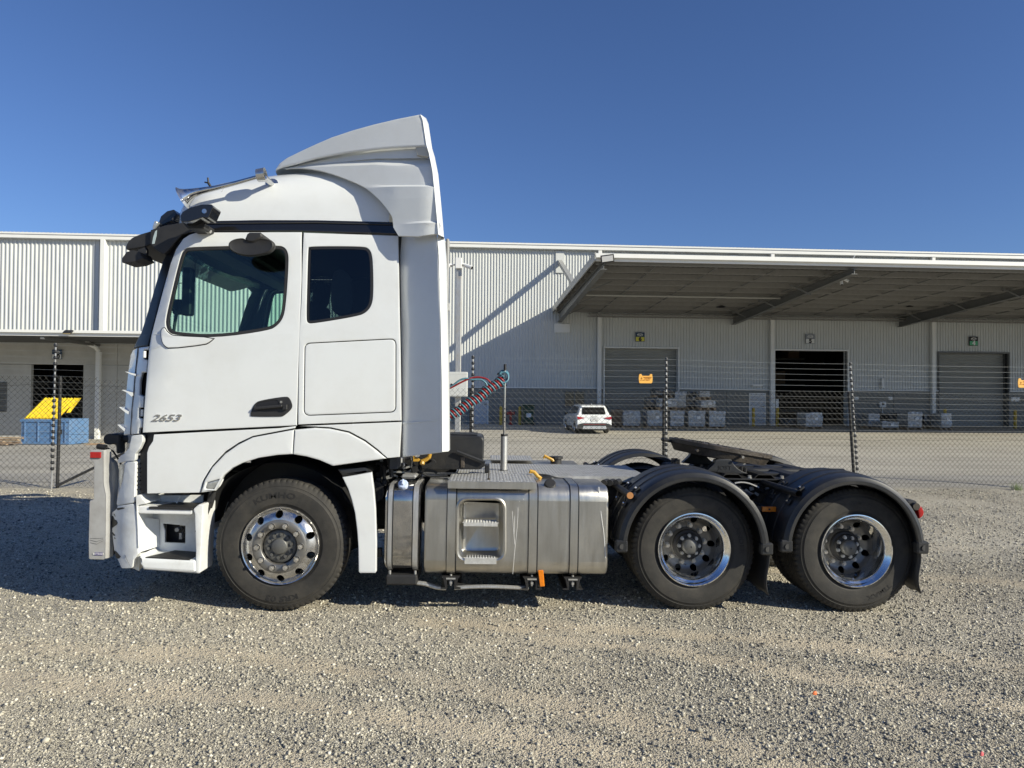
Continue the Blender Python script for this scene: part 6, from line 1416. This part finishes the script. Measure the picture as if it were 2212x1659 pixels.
for (pa, pb) in (((818, 652), (1140, 715)), ((826, 975), (1130, 1043))):
    p1, p2 = at(*px('G', *pa), yt0), at(*px('G', *pb), yt0-.01); xm = (p1.x+p2.x)/2; z1 = at(*px('G', pa[0], pb[1]-(35 if pb[1] < 900 else 56)), yt0-.01).z; q = MB()
    tw = .14; q.add([(p1.x, yt0-.015, z1), (p2.x, yt0-.015, z1), (p2.x-.02, yt0+tw, z1), (p1.x+.015, yt0+tw, z1), (p1.x, yt0-.015, z1-.003), (p2.x, yt0-.015, z1-.003), (p2.x-.02, yt0+tw, z1-.003), (p1.x+.015, yt0+tw, z1-.003)], [(0, 1, 2, 3), (4, 7, 6, 5), (0, 4, 5, 1), (1, 5, 6, 2), (2, 6, 7, 3), (3, 7, 4, 0)])
    q.bb(p1.x+.012, p2.x-.014, yt0-.017, yt0-.012, p2.z, z1-.002)
    so_ = tb(q, 'step_tread', STEPA, ft, bevel=.002)
    q = MB()
    for i in range(11):
        for j in range(3): q.cyl((p1.x+.03+i*(p2.x-p1.x-.06)/10, yt0+.01+j*.04, z1), (p1.x+.03+i*(p2.x-p1.x-.06)/10, yt0+.01+j*.04, z1+.007), .007, 6, .004)
    g_ = q.build('grip_studs', STEPA, ft, smooth=0); g_['kind'] = 'stuff'
def strap(par, x0, x1, y0, y1, z0, z1, r, m, g=.004, t=.004, name='tank_strap'):
    q = MB(); q.loft([rsec(x0, y0, y1, z0, z1, r, g), rsec(x0, y0, y1, z0, z1, r, g+t), rsec(x1, y0, y1, z0, z1, r, g+t), rsec(x1, y0, y1, z0, z1, r, g)], caps=False); return tb(q, name, m, par, smooth=35)
for (ga, gb) in ((684, 764), (1396, 1474), (1756, 1830)):
    x0, x1 = at(*px('G', ga, 800), yt0).x, at(*px('G', gb, 800), yt0).x
    strap(ft, x0-.004, x1+.004, yt0, 6.40, TZ0, TZ1, RT, SGK, .001, .003, 'strap_rubber'); strap(ft, x0+.002, x1-.006, yt0, 6.40, TZ0, TZ1, RT, ALU, .004, .004)
    xm = (x0+x1)/2; q = MB(); q.tube([(xm, yt0+.05, TZ0), (xm, yt0+.05, TZ0-.09)], .009, 6); q.box((xm, yt0+.05, TZ0-.03), (.075, .05, .012)); q.lathe([(.001, 0), (.016, 0), (.016, .018), (.001, .018)], (xm, yt0+.05, TZ0-.075), 6, ax='Z'); tb(q, 'strap_bolt', GALV, ft)
    q = MB(); q.prism([(xm-.075, TZ0-.012), (xm+.075, TZ0-.012), (xm+.06, TZ0-.03), (xm+.045, TZ0-.10), (xm+.08, TZ0-.105), (xm+.08, TZ0-.115), (xm+.03, TZ0-.115), (xm+.03, TZ0-.045), (xm-.03, TZ0-.045), (xm-.03, TZ0-.115), (xm-.08, TZ0-.115), (xm-.08, TZ0-.105), (xm-.045, TZ0-.10), (xm-.06, TZ0-.03)], yt0+.03, yt0+.5); tb(q, 'tank_bracket', DARK, ft)
capc = at(*px('G', 1583, 358), 5.83); nrm = Vector((0, -.72, .70)).normalized()
q = MB(); q.tube([capc-nrm*.05, capc-nrm*.01], .055, 24); tb(q, 'filler_neck', ALU, ft)
q = MB(); q.tube([capc-nrm*.01, capc+nrm*.025, capc+nrm*.035], [.050, .050, .042], 12); tb(q, 'fuel_cap', BLK, ft, bevel=.004)
for k, pts in enumerate(([(1258, 400), (1256, 600), (1268, 780), (1275, 870)], [(1285, 420), (1275, 640), (1270, 780)], [(1310, 400), (1304, 560), (1298, 700), (1278, 900), (1258, 1128)], [(1330, 425), (1318, 500)], [(1350, 430), (1352, 480)], [(585, 425), (586, 460)], [(2008, 370), (2030, 620), (2052, 780), (2066, 990)], [(1255, 420), (1350, 425)])):
    path('G', pts, [yt0+(.02 if b_ < 480 else -.0003) for a, b_ in pts], .0016 if k != 6 else .003, SGW, 'paint_drip', ft, 5)
for pts in ([(1010, 680), (1010, 715)], [(1078, 680), (1078, 715)]): path('G', pts, yt0-.017, .0016, SGW, 'paint_drip', ft, 5)
# deck over the tank
sx0, sx1 = at(*px('G', 694, 335), 5.70).x, at(*px('G', 1464, 335), 5.70).x
dk = treadplate('step_deck', sx0, sx1, 5.69, 6.28, 1.072, .006)
zl = at(*px('G', 1000, 387), 5.69).z; q = MB(); q.bb(sx0, sx1, 5.686, 5.692, zl, 1.071); q.bb(sx0+.01, sx1-.01, 5.692, 5.74, zl, zl+.004); tb(q, 'deck_lip', ALU, dk, bevel=.003)
q = MB(); c_ = at(*px('G', 1048, 310), 5.8); q.cyl((c_.x, 5.80, 1.072), (c_.x, 5.80, 1.145), .005, 6); q.cyl((c_.x, 5.80, 1.072), (c_.x, 5.80, 1.085), .012, 6); tb(q, 'broken_stud', RUST, dk)
def yhandle(pts, Y, name='grab_handle'):
    q = MB(); q.tube([at(*px('G', a, b_), Y) for a, b_ in pts], .016, 8); return tb(q, name, YEL, dk)
yhandle([(1412, 250), (1412, 232), (1445, 240), (1480, 280), (1500, 290), (1488, 306)], 6.2); yhandle([(1530, 120), (1535, 98), (1575, 120), (1605, 135), (1610, 148)], 7.6)
tbox('G', (1505, 278), (1600, 330), 6.25, 6.35, 'vent_block', FEND, ft); path('G', [(1480, 262), (1560, 268), (1640, 292), (1700, 300)], 6.3, .008, BLK, 'rubber_hose')
for k in range(3): q = MB(); c_ = at(*px('G', 2050+k*52, 335), 6.2); q.cyl(c_, c_+Vector((.05, .1, 0)), .028, 12); tb(q, 'coil_pipe', BLK)
# far tank
ff = tank('fuel_tank', ptl.x+.3, ptr.x, 7.50, 8.16, TZ0, TZ1, RT, ALU); tb(ff, 'fuel_tank', ALU, smooth=35)
treadplate('step_deck', sx0+.35, sx1+.1, 7.62, 8.2, 1.072, .006)
q = MB(); c_ = at(*px('G', 1635, 150), 7.7); q.cyl((c_.x, 7.7, TZ1-.01), (c_.x, 7.7, TZ1+.05), .06, 16); q.cyl((c_.x, 7.7, TZ1+.05), (c_.x, 7.7, TZ1+.075), .075, 12); tb(q, 'fuel_cap', BLK)
# ---- small polished tank
xa0, xa1 = at(*px('G', 140, 700), 5.74).x, at(*px('G', 448, 700), 5.74).x; AZ0 = at(*px('G', 300, 1105), 5.76).z; AZ1 = 1.02
q = tank('x', xa0, xa1, 5.74, 6.30, AZ0, AZ1, .13, ALUP); at_ = tb(q, 'additive_tank', ALUP, smooth=35)
for ga, gb in ((170, 205), (388, 432)):
    x0, x1 = at(*px('G', ga, 800), 5.74).x, at(*px('G', gb, 800), 5.74).x; strap(at_, x0-.008, x1+.008, 5.74, 6.3, AZ0, AZ1, .13, SGK, .001, .003, 'strap_rubber'); strap(at_, x0, x1, 5.74, 6.3, AZ0, AZ1, .13, GALV, .004, .004)
    q = MB(); q.tube([((x0+x1)/2, 5.79, AZ0), ((x0+x1)/2, 5.79, AZ0-.06)], .01, 6); tb(q, 'strap_bolt', GALV, at_)
tbox('G', (152, 1138), (424, 1228), 5.75, 6.2, 'tank_support', BLK, at_, .012)
capc = at(*px('G', 305, 360), 5.82); q = MB(); q.tube([capc-nrm*.04, capc+nrm*.0], .045, 20); tb(q, 'filler_neck', CHROME, at_)
q = MB(); q.tube([capc, capc+nrm*.03, capc+nrm*.036], [.042, .042, .036], 10); q.box(capc+nrm*.045, (.016, .05, .03), Matrix.Rotation(radians(45), 3, 'X')); tb(q, 'filler_cap', mat('pale_blue_cap', (.50, .58, .75), .4), at_, bevel=.003)
path('G', [(425, 1205), (500, 1215), (600, 1245), (680, 1250)], 5.85, .018, GALV, 'under_run_bar'); path('G', [(770, 1215), (1000, 1240), (1390, 1225)], 5.85, .012, DARK, 'under_run_bar'); path('G', [(750, 1250), (900, 1240), (1100, 1238), (1395, 1252)], 5.80, .016, GALV, 'under_run_bar')
q = MB(); r_ = W('G', [(1478, 1097), (1524, 1095), (1537, 1238), (1496, 1240)], 5.75); q.prism(r_, 5.75, 5.77); tb(q, 'orange_reflector', ORANGE, bevel=.004)
# ---- fenders
def fender(cx, cz_, r, y0, a0, a1, flip=False):
    s_ = 1; q = MB(); prof = [(r-.075, y0+.03), (r-.078, y0+.012), (r-.070, y0), (r-.045, y0-.002), (r-.040, y0+.004), (r-.012, y0+.022), (r-.002, y0+.05), (r+.004, y0+.12), (r+.004, y0+.19), (r+.012, y0+.20), (r+.012, y0+.24), (r+.005, y0+.25), (r+.006, y0+.38), (r+.014, y0+.39), (r+.014, y0+.43), (r+.006, y0+.44), (r+.004, y0+.60), (r-.004, y0+.63), (r-.04, y0+.64), (r-.04, y0+.636), (r-.012, y0+.60), (r-.012, y0+.05), (r-.05, y0+.03)]
    q.lathe(prof, (cx, 0, cz_), 56, a0=radians(a0), a1=radians(a1)); f = tb(q, 'fender', FEND, smooth=32); return f
def fender_kit(cx, cz_, r, y0, a0, a1, ca):
    f = fender(cx, cz_, r, y0, a0, a1)
    for a in (a0, a1):
        aa = radians(a); q = MB(); q.box((cx+(r-.035)*cos(aa), y0+.03, cz_+(r-.035)*sin(aa)-.01), (.10, .07, .10)); tb(q, 'end_cap', FEND, f, bevel=.012)
        q = MB(); q.tube([(cx+(r-.035)*cos(aa), y0-.006, cz_+(r-.035)*sin(aa)-.01+.0)]+[(cx+(r-.035)*cos(aa)+.001, y0-.009, cz_+(r-.035)*sin(aa)-.01)], .022, 12); tb(q, 'cap_emblem', BLK, f)
    aa = radians(ca); bx, bz = cx+(r+.06)*cos(aa), cz_+(r+.06)*sin(aa)
    q = MB(); q.tube([(bx, y0-.03, bz), (bx, y0+.75, bz)], .028, 14, cap=False); q.tube([(bx, y0-.03, bz), (bx, y0+.75, bz)], .023, 14, cap=False); bt = tb(q, 'bracket_tube', DARK, f, fixn=False)
    for y in (y0+.14, y0+.46):
        for da in (-7, 7):
            a2 = radians(ca+da); q = MB(); R_ = Matrix.Rotation(-a2, 3, 'Y'); q.box((cx+(r+.018)*cos(a2), y, cz_+(r+.018)*sin(a2)), (.016, .07, .05), R_); q.tube([(cx+(r+.02)*cos(a2), y, cz_+(r+.02)*sin(a2)), (bx, y, bz)], .012, 6); tb(q, 'clamp', BLK, f, bevel=.003)
            q = MB(); q.tube([(cx+(r+.024)*cos(a2), y-.015, cz_+(r+.024)*sin(a2)), (cx+(r+.042)*cos(a2), y-.015, cz_+(r+.042)*sin(a2))], .009, 6); tb(q, 'clamp_bolt', CHROME, f)
    return f
F1X = at(1500, 1150, 5.70).x; F2X = at(1846, 1150, 5.70).x
f1 = fender_kit(F1X, .545, .628, 5.685, 2, 177, 141); f2 = fender_kit(F2X, .56, .60, 5.685, 3, 177, 137)
q = MB(); q.tube([(F1X+.69*cos(radians(141)), 5.652, .545+.69*sin(radians(141))), (F1X+.69*cos(radians(141)), 5.66, .545+.69*sin(radians(141)))], .027, 14); tb(q, 'tube_cap', mat('rusty_orange_cap', (.40, .18, .06), .6), f1)
for f in (f1, f2): mirror_tree(f, TR)
q = MB(); c_ = at(*px('S', 1636, 812), 5.70); q.tube([(c_.x, 5.70, c_.z), (c_.x, 6.4, c_.z)], .027, 14, cap=False); q.tube([(c_.x, 5.70, c_.z), (c_.x, 6.4, c_.z)], .022, 14, cap=False); tb(q, 'bracket_tube', DARK, fixn=False)
# mudflaps
def flapm(x, z0, z1, y0, y1, lean=0, name='mud_flap'):
    q = MB(); rows = []
    for k in range(9):
        z = z1+(z0-z1)*k/8; xx = x+lean*k/8+.015*sin(k*.8); rag = (random.uniform(-.012, .02) if k == 8 else 0)
        rows.append([(xx, y0+(y1-y0)*j/8, z+(rag if k == 8 else 0)+(random.uniform(-.01, .01) if k == 8 else 0)) for j in range(9)])
    q.loft(rows, closed=False, caps=False); o = tb(q, name, BLK, smooth=60)
    md = o.modifiers.new('thick', 'SOLIDIFY'); md.thickness = .008; mo = mirror(o); return o
xf1 = at(*px('I', 190, 1200), 5.75).x; z_a = at(*px('I', 100, 1450), 5.75).z; flapm(xf1-.03, z_a+.01, .60, 5.74, 6.30, .01)
xf2 = at(*px('I', 1535, 1200), 5.75).x; z_b = at(*px('I', 1500, 1405), 5.75).z; flapm(xf2-.06, z_b, .60, 5.74, 6.32, .02)
# lamps at the tail
a_ = at(*px('I', 1465, 640), 5.85); b_ = at(*px('I', 1527, 765), 5.85); q = MB(); q.prism([(a_.x, a_.z), (b_.x-.02, a_.z-.01), (b_.x, a_.z-.06), (b_.x-.01, b_.z+.03), (a_.x+.02, b_.z)], 5.85, 6.15); tl_ = tb(q, 'tail_light', RED, bevel=.012, bseg=2)
tbox('I', (1375, 600), (1468, 700), 5.88, 6.2, 'lamp_housing', BLK, tl_, .015); mirror_tree(tl_, TR)
q = MB(); c_ = at(*px('I', 1440, 648), 5.87); q.cyl((c_.x, 5.84, c_.z), (c_.x, 5.88, c_.z), .03, 12); tb(q, 'lamp_knob', RUST, tl_)
q = MB(); p1 = at(*px('I', 1460, 660), 6.4); q.bb(3.3, 3.36, 6.0, 7.9, .72, .84); tb(q, 'rear_cross_bar', DARK, bevel=.01)
a_, b_ = at(*px('S', 1743, 932), 5.95), at(*px('S', 1918, 998), 5.95); q = MB(); q.bb(a_.x, b_.x, 5.95, 5.97, b_.z, a_.z); mk = tb(q, 'side_marker_lamp', ORANGE, bevel=.004)
q = MB(); q.bb(a_.x-.07, a_.x+.02, 5.972, 5.985, b_.z, a_.z); q.cyl((a_.x+.05, 5.975, b_.z+.03), (a_.x+.05, 6.5, b_.z+.03), .012, 6); tb(q, 'marker_bracket', BLK, mk)
q = MB(); c_ = ((a_.x+b_.x)/2, 5.949, (a_.z+b_.z)/2); q.cyl((c_[0], 5.951, c_[2]), (c_[0], 5.946, c_[2]), .009, 8); tb(q, 'marker_screw', SGK, mk)
# ---- fifth wheel
c5 = at(1549.5, 968, 6.95); tilt = radians(8.5)
outl = []
for k in range(25):
    a = radians(60+240*k/24); outl.append((.455*cos(a)*1.05, .46*sin(a)))
outl += [(.32, -.46*sin(radians(120))+.0), (.44, -.30), (.42, -.20), (.12, -.05), (.05, 0), (.12, .05), (.42, .20), (.44, .30), (.32, .40)]
R5 = Matrix.Translation(c5) @ Matrix.Rotation(tilt, 4, 'Y')
q = MB(); n = len(outl); q.add([(a, b_, .03) for a, b_ in outl]+[(a, b_, -.015) for a, b_ in outl], [tuple(range(n)), tuple(range(n, 2*n))[::-1]]+[(i, n+i, n+(i+1) % n, (i+1) % n) for i in range(n)]); q.xf(R5); f5 = tb(q, 'fifth_wheel', RUST, bevel=.006)
q = MB(); ol2 = [(a*.96, b_*.96) for a, b_ in outl]
q.add([(a, b_, -.015) for a, b_ in ol2]+[(a*(.9), b_*.97, -.085) for a, b_ in ol2], [(i, n+i, n+(i+1) % n, (i+1) % n) for i in range(n)]); q.xf(R5); tb(q, 'skirt', RUST, f5, fixn=True)
q = MB(); q.box((0, 0, -.06), (.5, .55, .07)); q.box((-.50, 0, -.005), (.12, .10, .03)); q.xf(R5); tb(q, 'locking_block', DARK, f5, bevel=.01)
q = MB()
for k in range(26):
    a = radians(70+220*random.random()); rr_ = random.uniform(.2, .44); q.box((rr_*cos(a), rr_*sin(a), .033), (random.uniform(.02, .09), random.uniform(.01, .03), .008), Matrix.Rotation(a, 3, 'Z'))
q.xf(R5); gs_ = tb(q, 'grease_smear', SGK, f5, smooth=40); gs_['kind'] = 'stuff'
for y in (6.54, 7.34):
    o = plate('pedestal', catm(W('S', [(1045, 490), (1100, 440), (1150, 390), (1180, 345), (1350, 343), (1380, 390), (1420, 440), (1490, 490), (1562, 526), (1240, 527)], 6.50), 3)[:-1], [], y-.04, .08, FEND, f5, bevel=.008)
textmesh('cast_lettering', 'JOST', .055, .003, Matrix.Translation((at(*px('S', 1278, 450), 6.5).x, 6.499, at(*px('S', 1278, 450), 6.5).z)), DARK, f5, sx=1.1)
q = MB(); c_ = at(*px('S', 1485, 312), 6.48); q.cyl((c_.x, 6.44, c_.z), (c_.x, 6.52, c_.z), .013, 8); tb(q, 'release_pin', CHROME, f5)
q = MB(); c_ = at(*px('S', 937, 234), 6.48); q.cyl((c_.x, 6.47, c_.z), (c_.x, 6.52, c_.z), .013, 8); tb(q, 'release_pin', RUST, f5)
# corrugated mounting plate
prof = []; x = 1.55
while x < 2.75: prof += [(x, 1.045), (x+.06, 1.045), (x+.10, 1.085), (x+.22, 1.085), (x+.26, 1.045)]; x += .30
rows = [[(a, y, b_) for a, b_ in prof] for y in (6.40, 7.50)]
q = MB(); q.loft(rows, closed=False, caps=False); rows2 = [[(a, y, b_-.008) for a, b_ in prof] for y in (6.40, 7.50)]; q.loft(rows2, closed=False, caps=False); q.loft([rows[0], rows2[0]], closed=False, caps=False); mp_ = tb(q, 'mounting_plate', DARK, smooth=0)
q = MB()
for y in (6.42,): q.bb(1.45, 3.0, y-.03, y+.05, 1.03, 1.044); 
tb(q, 'sub_frame', FEND, bevel=.003)
for x in (1.58, 1.88, 2.18, 2.48): 
    q = MB(); q.tube([(x, 6.43, 1.045), (x, 6.43, 1.07)], .016, 6); q.cyl((x, 6.43, 1.04), (x, 6.43, 1.05), .024, 10); tb(q, 'frame_bolt', GALV)
for (a, b_) in ((630, 355), (668, 355), (1480, 460), (1530, 480), (990, 440), (700, 370)):
    c_ = at(*px('S', a, b_), 6.6); q = MB(); q.tube([c_-Vector((0, 0, .03)), c_+Vector((0, 0, .02))], .016, 6); tb(q, 'frame_bolt', DARK)
q = MB(); q.bb(2.35, 3.0, 6.6, 6.75, 1.05, 1.075); q.bb(2.3, 2.9, 7.25, 7.4, 1.05, 1.08); q.cyl((2.3, 6.9, 1.06), (3.3, 6.9, 1.06), .04, 12); tb(q, 'frame_top_channel', FEND, bevel=.004)
path('S', [(1400, 640), (1480, 630), (1580, 645), (1700, 695)], 6.3, .008, GALV, 'brake_line')
for k in range(24):
    c_ = at(*px('S', random.uniform(1440, 2000), random.uniform(640, 780)), random.uniform(6.35, 6.45)); q = MB(); q.box(c_, (random.uniform(.01, .05), .02, random.uniform(.01, .04)), Matrix.Rotation(random.uniform(-1, 1), 3, 'Y')); tb(q, 'pipe_clip', DARK if k % 3 else GALV)
# ---- airline stand and coils
p0 = at(*px('K', 783, 1380), 6.75); p0.z = 1.05; zt_ = at(*px('K', 777, 232), 6.75).z; zm = at(*px('K', 782, 1016), 6.75).z
q = MB(); q.cyl((p0.x, 6.75, 1.05), (p0.x, 6.75, zm), .0325, 20); stn = tb(q, 'airline_stand', GALV)
q = MB(); q.cyl((p0.x, 6.75, zm), (p0.x, 6.75, zm+.02), .033, 20); q.cyl((p0.x, 6.75, 1.05), (p0.x, 6.75, 1.056), .045, 16); tb(q, 'stand_collar', BLK, stn)
q = MB(); q.cyl((p0.x, 6.75, zm), (p0.x-.004, 6.75, zt_-.05), .0115, 12); tb(q, 'spring_rod', CHROME, stn)
q = MB(); q.cyl((p0.x-.004, 6.75, zt_-.06), (p0.x-.004, 6.75, zt_), .014, 12); tb(q, 'rod_tip', SGK, stn)
q = MB()
for k in range(4): zz = at(*px('K', 783, 718+k*47), 6.735).z; q.cyl((p0.x, 6.737, zz), (p0.x, 6.742, zz), .006, 8)
tb(q, 'rod_holes', SGK, stn)
A_ = at(*px('K', 120, 835), 6.55); B_ = at(*px('K', 775, 385), 6.74)
def coil(name, m, ph, turns, R, r=.0085, A=A_, B=B_, sag=.02):
    d = (B-A); L_ = d.length; d.normalize(); u = Vector((0, 1, 0)); u = (u-d*u.dot(d)).normalized(); v_ = d.cross(u); pts = []
    n = turns*12
    for k in range(n+1):
        t = k/n; a = 2*pi*turns*t+ph; c = A+(B-A)*t+Vector((0, 0, -sag*4*t*(1-t)))+v_*.008*sin(t*19); pts.append(c+u*cos(a)*R+v_*sin(a)*R)
    q = MB(); q.tube(pts, r, 7); return q
rb_ = props(coil('c', HRED, 0, 15, .036, .0105).build('red_airline_coil', HRED, None, smooth=60), 'red coiled brake hose stretched from the cab to the upright stand', 'hose', 'coiled air hoses behind the cab')
bb_ = props(coil('c', HBLU, pi, 15, .047, .0075).build('blue_airline_coil', HBLU, None, smooth=60), 'light blue coiled brake hose stretched from the cab to the upright stand', 'hose', 'coiled air hoses behind the cab')
kb = props(coil('c', SGK, 1, 6, .03, .006, A=at(*px('K', 735, 310), 6.8), B=at(*px('K', 790, 470), 6.8)).build('black_cable_coil', SGK, None, smooth=60), 'short black coiled electrical cable hanging at the stand top', 'cable')
top(rb_); top(bb_); top(kb)
for o_, m, pts, r in ((rb_, HRED, [(135, 518), (230, 478), (330, 425), (420, 388), (500, 374), (590, 390), (640, 430)], .0085), (bb_, HBLU, [(130, 520), (220, 470), (300, 410), (370, 388), (450, 400), (540, 402), (590, 440), (600, 470)], .0085)):
    P3 = [tuple(at(*px('K', a, b_), 6.5)) for a, b_ in pts]; q = MB(); q.tube(catm(P3, 5), r, 8); q.build('straight_hose', m, o_, smooth=60)
q = MB(); cc = at(*px('K', 785, 375), 6.72)
for k in range(3): q.tube([cc+Vector((.045*cos(a), .02*sin(a)+.02*k, .05*sin(a)+.01*k)) for a in np.linspace(0, 2*pi, 17)[:-1]], .008, 7, closed=True)
q.build('hose_loop', HBLU, bb_, smooth=60)
